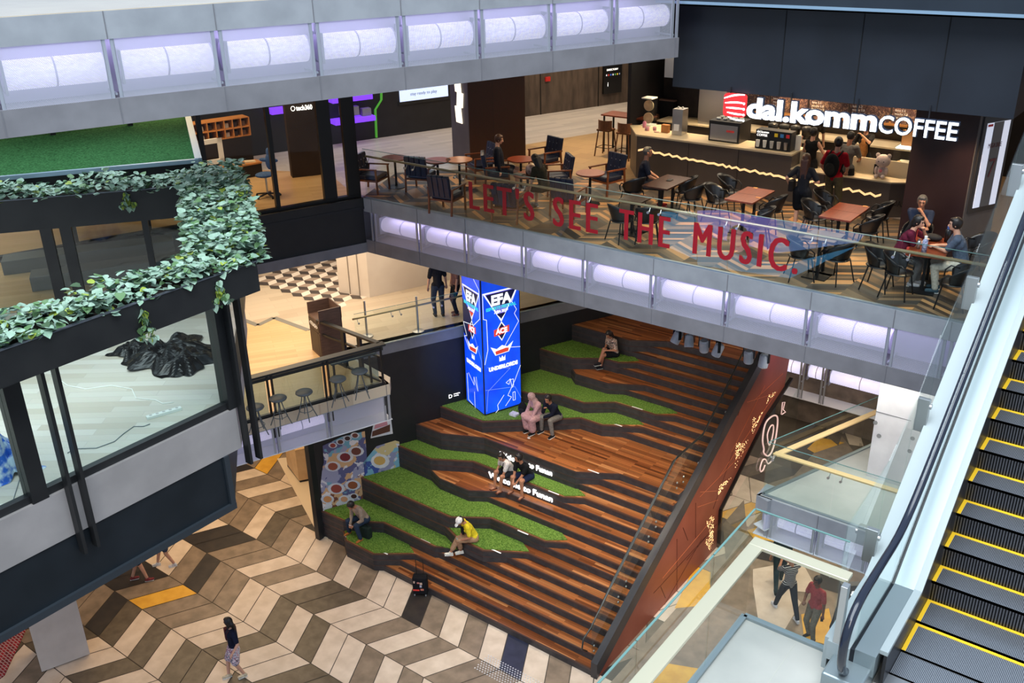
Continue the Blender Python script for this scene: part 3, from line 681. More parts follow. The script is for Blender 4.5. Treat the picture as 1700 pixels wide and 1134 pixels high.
# ================================================================ third floor landing near the camera
struct(MB().prism([(-2.74, -3), (4, -3), (4, 7.42), (-1.9, 7.42), (-1.9, 7.17), (-2.74, 7.17)], 8.75, 9.2).build('floor_landing', [TILEW]))
jo = MB()
for x in (-2.2, -1.3, -.4): jo.box(x - .003, x + .003, 2, 7.1, 9.2, 9.2012)
for y in (4.4, 5.3, 6.2): jo.box(-2.7, .5, y - .003, y + .003, 9.2, 9.2012)
struct(jo.build('trim_5', mat('tile_joint', s2l(176, 176, 166), .6)))
CREAM = mat('champagne_rail', s2l(212, 204, 178), .28, .5)
balustrade('glass_balustrade', 'near glass balustrade with broad champagne metal handrail at the foot of the escalator', [(-1.86, 7.17), (-2.74, 7.17), (-2.74, 2.2)], 9.2, 1.25, 10.16, .1, CREAM, joints=[[0, .88], [0, .85, 2.15, 3.5, 4.97]], railw=.135, flat=True)
pt = MB(); pa = U(1383, 1115, 9.2); pt.box(pa.x - .03, pa.x + .03, pa.y - .05, pa.y + .03, 9.2, 10.17); tag(pt.build('rail_post', STEEL, bevel=.004), 'flat brushed steel post ending the champagne handrail beside the escalator', 'post')
# ================================================================ escalator
es = thing('escalator', 'escalator with ribbed dark steps, yellow step edges and black handrail climbing to the right', 'escalator', (-.85, 7.3, 9.2))
XL, XRr = -1.37, .15
SS, SR = .308, .219
ys_ = [7.18, 7.52, 7.98, 8.37]; zs_ = [9.24, 9.25, 9.27]
for i in range(27): ys_.append(ys_[-1] + SS)
for i in range(28): zs_.append(zs_[-1] + SR if i else zs_[-1] + .02 + SR * .9)
def ribs(name, col1, col2, axis, pitch=.0135):
    m_ = mat(name, col1, .35, .85); b = m_.node_tree.nodes['Principled BSDF']; tc = N(m_, 'ShaderNodeTexCoord'); sp = N(m_, 'ShaderNodeSeparateXYZ'); L(m_, tc, 'Object', sp, 0)
    a = N(m_, 'ShaderNodeMath', operation='MULTIPLY'); a.inputs[1].default_value = 1 / pitch; L(m_, sp, axis, a, 0); c = N(m_, 'ShaderNodeMath', operation='FRACT'); L(m_, a, 0, c, 0)
    d = N(m_, 'ShaderNodeMath', operation='GREATER_THAN'); d.inputs[1].default_value = .5; L(m_, c, 0, d, 0); mx = N(m_, 'ShaderNodeMix', data_type='RGBA'); mx.inputs[6].default_value = (*col1, 1); mx.inputs[7].default_value = (*col2, 1)
    L(m_, d, 0, mx, 0); L(m_, mx, 2, b, 'Base Color'); return m_
TREAD = ribs('tread_ribs', s2l(196, 200, 206), s2l(96, 98, 104), 0); RIS = ribs('riser_ribs', s2l(96, 96, 100), s2l(20, 20, 22), 0, .026)
YEL = mat('step_yellow', s2l(236, 190, 40), .45)
for i in range(len(ys_) - 1):
    y0, y1, z = ys_[i], ys_[i + 1], zs_[min(i, len(zs_) - 1)]; zp = zs_[i - 1] if i else 9.2
    s_ = MB(); s_.box(XL, XRr, y0, y1, z - .02, z, 0); s_.box(XL, XRr, y0, y0 + .015, min(zp, z - .03), z, 1)
    so_ = s_.build('step', [TREAD, RIS], es)
    if i: 
        yb_ = MB(); yb_.box(XL + .035, XRr, y1 - .035, y1 - .002, z, z + .004); yb_.build('yellow_edge', YEL, so_)
        MB().box(XL, XL + .035, y0 + .016, y1 - .002, z, z + .004).build('yellow_edge', YEL, so_)
MB().box(-1.45, 1.2, 7.0, 7.2, 9.2, 9.235).build('comb_plate', STEEL, es)
WHP = mat('escalator_white', s2l(158, 168, 170), .3); ALU = mat('escalator_alu', s2l(140, 152, 156), .3, .5)
def inc(y, b, y0=8.0, sl=.711): return b + max(0, y - y0) * sl
YE = 16.6
def ramp(name, x0, x1, y0, y1, bot, top, m_, parent=es, y00=8.0, **k):
    yy = [y0] + ([y00] if y0 < y00 < y1 else []) + [y1]; r = MB()
    for a, b in zip(yy[:-1], yy[1:]): r.hexa([(x0, a, inc(a, bot)), (x1, a, inc(a, bot)), (x1, b, inc(b, bot)), (x0, b, inc(b, bot)), (x0, a, inc(a, top)), (x1, a, inc(a, top)), (x1, b, inc(b, top)), (x0, b, inc(b, top))])
    return r.build(name, m_, parent)
ramp('skirt_panel', -1.40, -1.372, 7.0, YE, 9.0, 9.56, DARKFR)
ramp('skirt_trim', -1.44, -1.37, 7.0, YE, 9.56, 9.60, WHP)
ramp('inner_deck', -1.62, -1.44, 6.9, YE, 9.36, 9.585, ALU)
ramp('outer_deck', -1.86, -1.66, 6.9, YE, 9.36, 9.56, WHP)
ramp('outer_cladding', -1.90, -1.86, 6.95, YE, 8.2, 9.55, WHP)
ramp('dark_groove', -1.66, -1.62, 6.9, YE, 9.36, 9.57, mat('black_rubber', s2l(22, 24, 30), .35))
for a, b in ((6.95, 8.1), (8.12, 9.5), (9.52, 10.9), (10.92, 12.3), (12.32, 13.7), (13.72, 15.1), (15.12, 16.5)):
    ramp('glass_panel', -1.646, -1.634, a, b, 9.57, 10.12, GLASS)
hrp = [(7.25, 9.38), (6.95, 9.36), (6.72, 9.45), (6.60, 9.65), (6.60, 9.88), (6.72, 10.05), (6.95, 10.13), (7.4, 10.15), (7.9, 10.17), (8.3, 10.32), (8.8, 10.62), (9.4, 11.03), (11.3, 12.36), (13.5, 13.92), (16.4, 15.98)]
HR = mat('rubber_handrail', s2l(24, 30, 46), .16, spec=.8)
r_ = MB(); pts = [Vector((-1.64, y, z)) for y, z in hrp]
pts2 = []
for i in range(len(pts) - 1):
    for t in (0, .33, .66):
        p0 = pts[max(i - 1, 0)]; p1 = pts[i]; p2 = pts[i + 1]; p3 = pts[min(i + 2, len(pts) - 1)]
        pts2.append(.5 * ((2 * p1) + (-p0 + p2) * t + (2 * p0 - 5 * p1 + 4 * p2 - p3) * t * t + (-p0 + 3 * p1 - 3 * p2 + p3) * t ** 3))
pts2.append(pts[-1]); r_.tube(pts2, .038, 12); r_.build('handrail', HR, es, smooth=True)
nb = MB(); nb.box(-1.80, -1.46, 6.62, 7.2, 9.2, 9.44); nb.build('newel_base', ALU, es, bevel=.02)
nc = MB(); nc.box(-1.58, -1.47, 6.60, 6.625, 9.24, 9.4); nc.build('control_plate', mat('black_plastic', s2l(18, 18, 20), .3), es)
# outer safety glass with steel brackets
og = thing('safety_glass', 'tall clear safety glass screen rising outside the escalator balustrade', 'glass screen', (-2.0, 8, 9.2))
gl2 = [((7.9, 9.2), (7.9, 10.6), (9.2, 10.85), (9.2, 9.4)), ]
tops = [(7.45, 10.4), (8.58, 10.52), (9.31, 10.88), (9.89, 11.39), (10.9, 12.0), (12.2, 12.95), (13.5, 13.9), (15, 14.95), (16.5, 16.0)]
for (ya, za), (yb2, zb2) in zip(tops[:-1], tops[1:]):
    MB().hexa([(-1.99, ya + .005, inc(ya, 9.0)), (-1.978, ya + .005, inc(ya, 9.0)), (-1.978, yb2 - .005, inc(yb2, 9.0)), (-1.99, yb2 - .005, inc(yb2, 9.0)), (-1.99, ya + .005, za), (-1.978, ya + .005, za), (-1.978, yb2 - .005, zb2), (-1.99, yb2 - .005, zb2)]).build('glass_panel', GLASS, og)
for y in (8.2, 9.45, 10.75, 12.1, 13.5):
    z = inc(y, 9.72); b_ = MB(); b_.box(-2.0, -1.88, y - .03, y + .03, z - .28, z + .1); b_.build('bracket', STEEL, og, bevel=.006)
    MB().tube([(-2.0, y, z + .02), (-1.86, y, z + .02)], .03, 10).build('bolt', STEEL, og)
# ================================================================ dark directory totem on the ground floor
tp = U(1400, 1098, 0); tt = thing('directory_totem', 'dark directory totem with white symbols beside the man in a dark suit', 'sign', (tp.x, tp.y, 0), rad(38))
MB().box(-.28, .28, 0, .14, 0, .95).build('plinth', mat('totem_grey', s2l(170, 170, 172), .4, .4), tt, local=True)
MB().box(-.28, .28, 0, .14, .95, 2.1).build('display', mat('totem_black', s2l(22, 22, 24), .25), tt, local=True)
for i, s in enumerate(('^ & @', '< 4 2', 'B E @', '> B E')):
    text_mb(s, .17, (-.2, -.004, 1.84 - i * .24), (1, 0, 0), depth=.006, bold=.004).build('symbols', LIT, tt, local=True)
spot('column_spot', (-4.1, 16.2, 7.6), (-4.1, 17.9, 5.6), 150, (1, .95, .9), 80, .8, .1); area('landing_fill', (-4.4, 17.2, 7.7), (2.6, 1.2), 80, (.95, 1, .98))  # the area lamp is added fill to brighten the landing tiles
# ================================================================ projecting dark glass room with planters (left)
podc = (-11.5, 6.5, 9.2)
pod = thing('glass_room_structure', '', '', podc); del pod['label'], pod['category']; struct(pod); pod.name = 'wall_left'
PFR = noisy('pod_black_metal', s2l(40, 41, 43), s2l(48, 49, 50), 2, .4, metal=.3)
PDK = noisy('pod_slate_metal', s2l(32, 39, 45), s2l(39, 46, 53), 1.5, .38, metal=.3)
FX = -10.35; FY = 7.06; PY0 = -.5
SD = Vector((-3.6, 3.0)).normalized()                # direction of the right flank
c1 = Vector((FX, FY)); c2 = c1 + SD * 4.4
body = [(FX, PY0), (FX, FY), tuple(c2), (-16.4, 7.2), (-22, 0), (-22, PY0)]
PFL = planks('pod_pale_boards', [s2l(206, 200, 188), s2l(222, 216, 206), s2l(196, 186, 170), s2l(214, 208, 196)], .16, 1.3, .35, .002, rot=rad(-38), gapcol=s2l(170, 166, 158), grain=.1)
MB().prism(body, 8.56, 9.2, 0).build('slab_band', noisy('pod_concrete', s2l(166, 160, 158), s2l(154, 149, 147), 2, .5), pod)
MB().prism([(FX - .15, PY0), (FX - .15, FY - .15), tuple(c2), (-16.3, 7.2), (-22, 0), (-22, PY0)], 9.2, 9.212).build('pale_floor', PFL, pod)
dk = [(FX - .02, PY0), (FX - .02, FY - .25), tuple(c1 + SD * 2.6 + Vector((-.1, -.2))), (-15, 6.5), (-20, PY0)]
MB().prism(dk, 7.70, 8.56).build('lower_box', PDK, pod)
lb = MB(); lb.slab((FX + .0, PY0), (FX + .0, FY - .25), .06, 7.68, 7.78); lb.slab((FX, FY - .33), (FX, FY - .25), .05, 7.7, 8.56); lb.build('box_rim', mat('slate_rim', s2l(62, 70, 78), .35, .4), pod)
# front glazing: sill, posts, fins, pane
MB().slab((FX - .1, PY0), (FX - .1, FY), .1, 9.2, 9.30).build('sill', PFR, pod)
MB().slab((FX - .1, PY0), (FX - .1, FY), .1, 10.85, 11.0).build('head_rail', PFR, pod)
def ypx(x, y, X=FX): return UX(x, y, X).y
for y, w_ in ((ypx(380, 600) - .0, .22), (ypx(45, 740), .2)):
    MB().box(FX - .2, FX - .0, y - w_ / 2, y + w_ / 2, 9.2, 11.0).build('post', PFR, pod)
for px_, py_ in ((92, 740), (117, 740), (398, 690), (416, 690)):
    y = ypx(px_, py_); MB().box(FX + .0, FX + .12, y - .022, y + .022, 8.30, 11.0).build('fin', PFR, pod)
gy = [PY0, ypx(45, 740) - .1, ypx(45, 740) + .1, ypx(380, 600) - .1]
for a, b in ((gy[0], gy[1]), (gy[2], gy[3])): MB().box(FX - .11, FX - .095, a, b, 9.3, 10.85).build('window_pane', glassy('window_glass', (.93, 1, .98), .8, .15), pod)
# flank glazing
MB().slab(c1 + SD * .1, c2, .1, 9.2, 9.3).build('sill', PFR, pod); MB().slab(c1 + SD * .1, c2, .1, 10.85, 11.0).build('head_rail', PFR, pod)
# planter ring
H0, H1 = 10.98, 11.40
OXF = -9.85
PO = [Vector((OXF, PY0)), Vector((OXF, 7.36)), Vector((-13.95, 10.22)), Vector((-20.4, 2.0))]
PI_ = [Vector((OXF - .62, PY0)), Vector((OXF - .62, 6.95)), Vector((-13.84, 9.25)), Vector((-19.75, 1.75))]
pl = thing('planter', 'long black metal planter box ring full of skylit ivy crowning the glass room', 'planter', (-12, 7, H0))
for i, nm in ((0, 'front'), (1, 'flank'), (2, 'rear')):
    a, b, c, d = PO[i], PO[i + 1], PI_[i + 1], PI_[i]
    tr = MB(); z0 = H0 if i < 2 else 10.86
    tr.prism([tuple(a), tuple(b), tuple(c), tuple(d)], z0, H1 - .12)
    for p, q in ((a, b), (d, c)):
        tr.slab(p, q, .025, z0, H1 - .012)
    tr.build('trough', PFR, pl)
    rm = MB(); 
    for p, q in ((a, b), (d, c)): rm.slab(p, q, .05, H1 - .012, H1)
    rm.build('rim', mat('planter_rim', s2l(106, 112, 122), .3, .5), pl)
    MB().prism([tuple(a), tuple(b), tuple(c), tuple(d)], H1 - .12, H1 - .05).build('soil', mat('soil', s2l(48, 38, 30), .9), pl)
# ivy leaves
LF = [noisy('ivy_leaf_skylit', s2l(150, 176, 160), s2l(120, 152, 130), 8, .5, spec=.35), mat('ivy_leaf_green', s2l(86, 122, 78), .5), mat('ivy_leaf_lime', s2l(140, 160, 62), .5), mat('ivy_leaf_dark', s2l(58, 84, 56), .6)]  # palest green has the sky's reflection painted into the leaf colour
def leaf(mb, p, s, yaw, pitch, roll, mi):
    R_ = Matrix.Rotation(yaw, 3, 'Z') @ Matrix.Rotation(pitch, 3, 'X') @ Matrix.Rotation(roll, 3, 'Y')
    q = [(0, 0, 0), (-.32, -.06, .05), (-.5, .25, .08), (-.34, .62, .04), (0, 1, -.08), (.34, .62, .04), (.5, .25, .08), (.32, -.06, .05), (0, .45, -.03)]
    P = [Vector(p) + R_ @ Vector((a * s, b * s, c * s)) for a, b, c in q]
    k = len(mb.v); mb.v += [tuple(v) for v in P]
    for f in ((0, 1, 2, 8), (8, 2, 3, 4), (0, 8, 6, 7), (8, 4, 5, 6)): mb.f.append(tuple(k + i for i in f)); mb.mi.append(mi)
def ivy(a, b, c, d, n, spill, h, size, seed):
    rr = random.Random(seed); mb = MB(); 
    for _ in range(n):
        t = rr.random(); s = rr.uniform(-spill[0], 1 + spill[1]); u = a + (b - a) * t; v = d + (c - d) * t; p = u + (v - u) * s
        zz = H1 + rr.uniform(-.08, 1) * h * (1 + .5 * math.sin(t * 37 + s * 3)) - max(0, -s) * rr.random() * .9 - max(0, s - 1) * rr.random() * .9
        mb_ = rr.random(); mi = 0 if mb_ < .72 else (1 if mb_ < .88 else (3 if mb_ < .96 else 2))
        leaf(mb, (p.x, p.y, zz), size * rr.uniform(.6, 1.15), rr.uniform(0, 2 * PI), rr.uniform(-.6, .5), rr.uniform(-.5, .5), mi)
    return mb
i1 = ivy(PO[0], PO[1], PI_[1], PI_[0], 2700, (.04, .1), .16, .115, 1)
i2 = ivy(PO[1], PO[2], PI_[2], PI_[1], 3000, (.22, .25), .24, .12, 2)
i3 = ivy(PO[2], PO[3], PI_[3], PI_[2], 2600, (.02, .10), .16, .11, 3)
for mb, lab in ((i1, 'skylit ivy filling the front trough of the black planter'), (i2, 'thick ivy mound spilling over the far right trough of the black planter'), (i3, 'skylit ivy filling the rear trough of the black planter')):
    o = mb.build('ivy', LF); tag(o, lab, 'plant', 'ivy in the planter', 'stuff')
def vine(p, ln, seed, n=26, sway=.12):
    rr = random.Random(seed); t = thing('trailing_vine', '', 'plant', tuple(p), 0); pts = [Vector(p) + Vector((math.sin(i * 1.3 + seed) * sway * i / n * .6, math.cos(i * .9 + seed) * sway * i / n, -ln * i / n)) for i in range(n)]
    MB().tube(pts, .005, 5).build('stem', mat('vine_stem', s2l(96, 116, 70), .7), t); m_ = MB()
    for q in pts[1:]:
        for _ in range(2): leaf(m_, q, .1 * rr.uniform(.6, 1.1), rr.uniform(0, 6.28), rr.uniform(-1.6, -.7), rr.uniform(-.5, .5), rr.choice((0, 0, 1, 2)))
    o = m_.build('leaves', LF, t); o['kind'] = 'stuff'; return t
vine(UX(235, 512, OXF + .03), .42, 3)['label'] = 'short ivy strand hanging over the front of the black planter, left one'
vine(UX(362, 466, OXF + .03), .32, 5)['label'] = 'leafy ivy strand hanging near the right corner of the front planter'
v_ = UV(205, 318, PI_[2], PI_[3]); vine((v_.x + .05, v_.y, v_.z), .26, 8)['label'] = 'small ivy strand hanging from the middle of the rear planter trough'
v_ = UV(328, 330, PI_[1], PI_[2]); vine((v_.x, v_.y, v_.z), .75, 9)['label'] = 'long ivy strand hanging inside the corner of rear and flank planters'
# rear glass wall under the rear trough
ra, rb = PI_[2] + Vector((-.02, .05)), PI_[3]; rd = (rb - ra).normalized()
def sR(px, py): v = UV(px, py, ra, rb); return (Vector((v.x, v.y)) - ra).dot(rd)
for px_, w_ in ((85, .09), (118, .09), (250, .05)):
    s_ = sR(px_, 420); MB().slab(ra + rd * (s_ - w_), ra + rd * (s_ + w_), .1, 9.2, 10.88).build('rear_post', PFR, pod)
MB().slab(ra, rb, .014, 9.25, 10.88).build('window_pane', glassy('window_glass'), pod)
# things inside the glass room
BLKP = noisy('black_plastic', s2l(20, 22, 26), s2l(52, 58, 64), 5, .25, spec=.9)
def crumple(name, cx, cy, z, rx, ry, h, seed, m_, lab, cat):
    bm = bmesh.new(); bmesh.ops.create_grid(bm, x_segments=36, y_segments=36, size=1); rr = random.Random(seed)
    fx = [(rr.uniform(1, 7), rr.uniform(0, 6), rr.uniform(1, 7), rr.uniform(.2, 1)) for _ in range(9)]
    for v in bm.verts:
        x, y = v.co.x, v.co.y; r = math.hypot(x, y); e = max(0, 1 - r ** 3 * .72)
        s = sum(abs(math.sin(x * a + b + y * c)) * d for a, b, c, d in fx) / 5
        k = 1 + .16 * math.sin(math.atan2(y, x) * 5 + seed) + .09 * math.sin(math.atan2(y, x) * 11)
        v.co = Vector((cx + x * rx * k, cy + y * ry * k, z + .005 + h * e * s * (.35 + .65 * e)))
    me = bpy.data.meshes.new(name); bm.to_mesh(me); bm.free(); me.materials.append(m_); o = bpy.data.objects.new(name, me); COL.objects.link(o); tag(o, lab, cat); return o
p = U(290, 590, 9.2); crumple('plastic_sheet', p.x, p.y - .05, 9.212, .62, .62, .34, 4, BLKP, 'heap of shiny black plastic sheet on the pale floor of the glass room', 'plastic sheet')
p = U(345, 590, 9.2); crumple('plastic_sheet', p.x + .02, p.y - .42, 9.212, .36, .42, .28, 9, BLKP, 'crumpled black plastic sheet nearest the corner post of the glass room', 'plastic sheet')
p = U(225, 585, 9.2); crumple('plastic_sheet', p.x, p.y, 9.212, .3, .3, .2, 6, BLKP, 'small fold of black plastic sheet behind the planter, left of the heap', 'plastic sheet')
ps = U(272, 684, 9.25); pt_ = thing('power_strip', 'white power strip with sockets lying on the pale floor behind the window', 'power strip', (ps.x, ps.y, 9.212), rad(72))
WPL = mat('white_plastic', s2l(236, 236, 230), .4)
MB().box(-.24, .24, -.035, .035, 0, .045).build('body', WPL, pt_, local=True, bevel=.006)
for i in range(5): MB().lathe([(.022, .0455), (.022, .048)], (-.18 + i * .09, 0, 0), 12).build('socket', mat('socket_grey', s2l(190, 190, 186), .5), pt_, local=True)
def cable(name, pxs, z, r, m_, lab): return tag(MB().tube([U(x, y, z) for x, y in pxs], r, 6).build(name, m_, smooth=True), lab, 'cable')
cable('power_cable', [(84, 624), (98, 630), (112, 640), (143, 646), (185, 640), (219, 646), (226, 661), (258, 664), (270, 670), (288, 668)], 9.22, .008, WPL, 'white zigzag cable running from the window post to the power strip')
cable('power_cable', [(249, 704), (238, 708), (222, 708), (205, 720), (190, 733), (160, 744), (125, 745), (112, 752)], 9.22, .006, mat('grey_cable', s2l(120, 130, 134), .5), 'thin grey cable curling from the power strip along the window sill')
cable('power_cable', [(42, 745), (36, 785), (22, 830), (5, 845)], 9.22, .006, mat('grey_cable', s2l(120, 130, 134), .5), 'grey cable on the floor behind the leftmost window')
pb_ = U(2, 520, 9.9); sg = thing('standee', 'tall white display board with rounded corner and dark blue top at the left edge', 'display board', (pb_.x - .1, pb_.y, 9.2), rad(60))
def rr_poly(x0, x1, z0, z1, r, n=6):
    P = []
    for cx, cz, a0 in ((x1 - r, z0 + r, -90), (x1 - r, z1 - r, 0), (x0 + r, z1 - r, 90), (x0 + r, z0 + r, 180)):
        for i in range(n + 1): a = rad(a0 + 90 * i / n); P.append((cx + r * math.cos(a), cz + r * math.sin(a)))
    return P
def plate(P, y0, y1, mi=0):
    m_ = MB(); m_.poly([(x, y0, z) for x, z in P], mi); m_.poly([(x, y1, z) for x, z in reversed(P)], mi); n = len(P)
    for i in range(n): a = P[i]; b = P[(i + 1) % n]; m_.poly([(a[0], y1, a[1]), (b[0], y1, b[1]), (b[0], y0, b[1]), (a[0], y0, a[1])], mi)
    return m_
# board stands inside the room by the front planter
sg.location = (-10.95, 3.62, 9.2); sg.rotation_euler = (0, 0, rad(55))
plate(rr_poly(-.25, .25, .02, 2.05, .08), -.015, .015).build('board', mat('board_white', s2l(226, 216, 214), .5), sg, local=True)
plate(rr_poly(-.25, .25, 1.72, 2.052, .08), -.02, -.0155).build('blue_header', mat('header_blue', s2l(60, 50, 90), .5), sg, local=True)
MB().box(-.2, .2, -.15, .15, 0, .02).build('foot', WPL, sg, local=True)
bb = crumple('plastic_bag', -11.4, 4.35, 9.212, .35, .3, .75, 12, noisy('blue_bag', s2l(20, 92, 190), s2l(196, 214, 226), 9, .35, lo=.42, hi=.6), 'crumpled blue and white plastic bag beside the white display board', 'bag')
# ================================================================ green roof and its edge, behind the rear trough
gr = MB(); g0 = U(330, 268, 11.55); g1 = U(-60, 303, 11.55); g2 = U(312, 195, 11.55); g2 = g0 + (g2 - g0) * 1.35; g3 = g1 + (g2 - g0)
gz_ = 11.55
gro = thing('shop_roof', '', '', (g0.x, g0.y, 9)); del gro['label'], gro['category']; gro.name = 'ceiling_kiosk'; struct(gro)
MB().prism([(g0.x, g0.y), (g1.x, g1.y), (g3.x, g3.y), (g2.x, g2.y)], gz_ - .55, gz_ - .01).build('roof_slab', PFR, gro)
MB().prism([(g0.x - .05, g0.y), (g1.x, g1.y + .05), (g3.x, g3.y), (g2.x - .02, g2.y)], gz_ - .01, gz_).build('turf_roof', noisy('roof_turf', s2l(30, 66, 36), s2l(56, 104, 62), 30, .95, detail=4, bump=.4, spec=.05), gro)
MB().slab((g1.x, g1.y), (g0.x, g0.y), .07, gz_ - .02, gz_ + .05).build('roof_edge', mat('pale_blue_edge', s2l(150, 172, 190), .35, .4), gro)
MB().slab((g0.x, g0.y), (g2.x, g2.y), .12, gz_ - .3, gz_ + .06).build('roof_edge', MATS['pale_blue_edge'], gro)
# white block column and red carpet on the ground floor, bottom left
wbk = MB(); a = U(70, 1118, 0); b = U(150, 1088, 0); d = (b - a).normalized(); n = Vector((-d.y, d.x, 0))
wbk.prism([(a.x, a.y), (b.x, b.y), (b.x + n.x * .9, b.y + n.y * .9), (a.x + n.x * .9, a.y + n.y * .9)], .04, 4.9)
tag(wbk.build('wall_pier', noisy('pier_white', s2l(196, 186, 176), s2l(184, 174, 164), 2, .5)), '', ''); o = bpy.data.objects['wall_pier']; del o['label'], o['category']; struct(o)
m_ = mat('red_carpet', s2l(150, 20, 30), .9); bnode = m_.node_tree.nodes['Principled BSDF']; tc = N(m_, 'ShaderNodeTexCoord'); vo = N(m_, 'ShaderNodeTexBrick', ins={'Scale': 4., 'Mortar Size': .03, 'Color1': (*s2l(150, 22, 34), 1), 'Color2': (*s2l(96, 14, 24), 1), 'Mortar': (*s2l(170, 150, 150), 1)}); L(m_, tc, 'Object', vo, 0); L(m_, vo, 'Color', bnode, 'Base Color')
tag(MB().prism([(-19.1, 5.2), (-19.35, 6.15), (-20.5, 7.3), (-23, 7.3), (-23, 5.2)], .0, .02).build('carpet', m_), 'red patterned carpet on the ground floor behind the white pier', 'carpet')
tag(MB().prism([tuple(U(x, y, 0))[:2] for x, y in ((460, 762), (500, 758), (540, 800), (545, 900), (524, 880))], .0, .02).build('carpet', mat('beige_mat', s2l(214, 196, 170), .9)), 'pale beige floor strip beside the wooden counter under the balcony', 'carpet')
# wooden counter unit below the balcony
w0 = U(497, 803, 0); w1 = U(522, 798, 0); w2 = U(470, 765, 0)
wc = thing('kiosk_counter', 'pale timber kiosk counter on the ground floor under the balcony', 'counter', (w0.x, w0.y, 0), 0)
e1 = (w1 - w0).normalized(); e2 = (w2 - w0).normalized()
MB().prism([tuple(w0)[:2], tuple(w0 + e1 * 2.2)[:2], tuple(w0 + e1 * 2.2 + e2 * 1.1)[:2], tuple(w0 + e2 * 1.1)[:2]], .1, 1.15).build('body', noisy('pale_plywood', s2l(206, 172, 128), s2l(190, 154, 110), 3, .5), wc)
MB().prism([tuple(w0 + e1 * .03 + e2 * .03)[:2], tuple(w0 + e1 * 2.2)[:2], tuple(w0 + e1 * 2.2 + e2 * 1.1)[:2], tuple(w0 + e2 * 1.1)[:2]], .0, .1).build('plinth', DARKFR, wc)
# ================================================================ LED tower
ZL = 18 * RS + .02; lc = Vector((-14.45, 17.52)); ll = Vector((-15.40, 17.91)); lr = Vector((-14.03, 18.62)); lb_ = ll + lr - lc
led = thing('screen_tower', 'tall blue four-sided screen tower showing festival graphics on the turf', 'display', (*lc, ZL))
MB().prism([tuple(lc), tuple(lr), tuple(lb_), tuple(ll)], ZL, 7.8).build('casing', PFR, led)
BLU = noisy('screen_blue', s2l(10, 60, 200), s2l(16, 78, 224), 2, .3); bb_ = BLU.node_tree.nodes['Principled BSDF']; bb_.inputs['Emission Strength'].default_value = 1.0
cr_ = [n for n in BLU.node_tree.nodes if n.type == 'VALTORGB'][0]; BLU.node_tree.links.new(cr_.outputs[0], bb_.inputs['Emission Color'])
LW = mat('screen_white', (.1, .1, .1), .4, emit=(.9, .93, 1), es=1.1); LCY = mat('screen_cyan', (0, 0, 0), .4, emit=s2l(60, 210, 220), es=1.1); LRD = mat('screen_red', (0, 0, 0), .4, emit=s2l(220, 70, 50), es=1.1); LDK = mat('screen_dark', s2l(8, 12, 40), .4, emit=s2l(8, 14, 60), es=.8); LLN = mat('screen_line', (0, 0, 0), .4, emit=s2l(150, 180, 250), es=.9); LPU = mat('screen_purple', (0, 0, 0), .4, emit=s2l(120, 110, 230), es=1.)
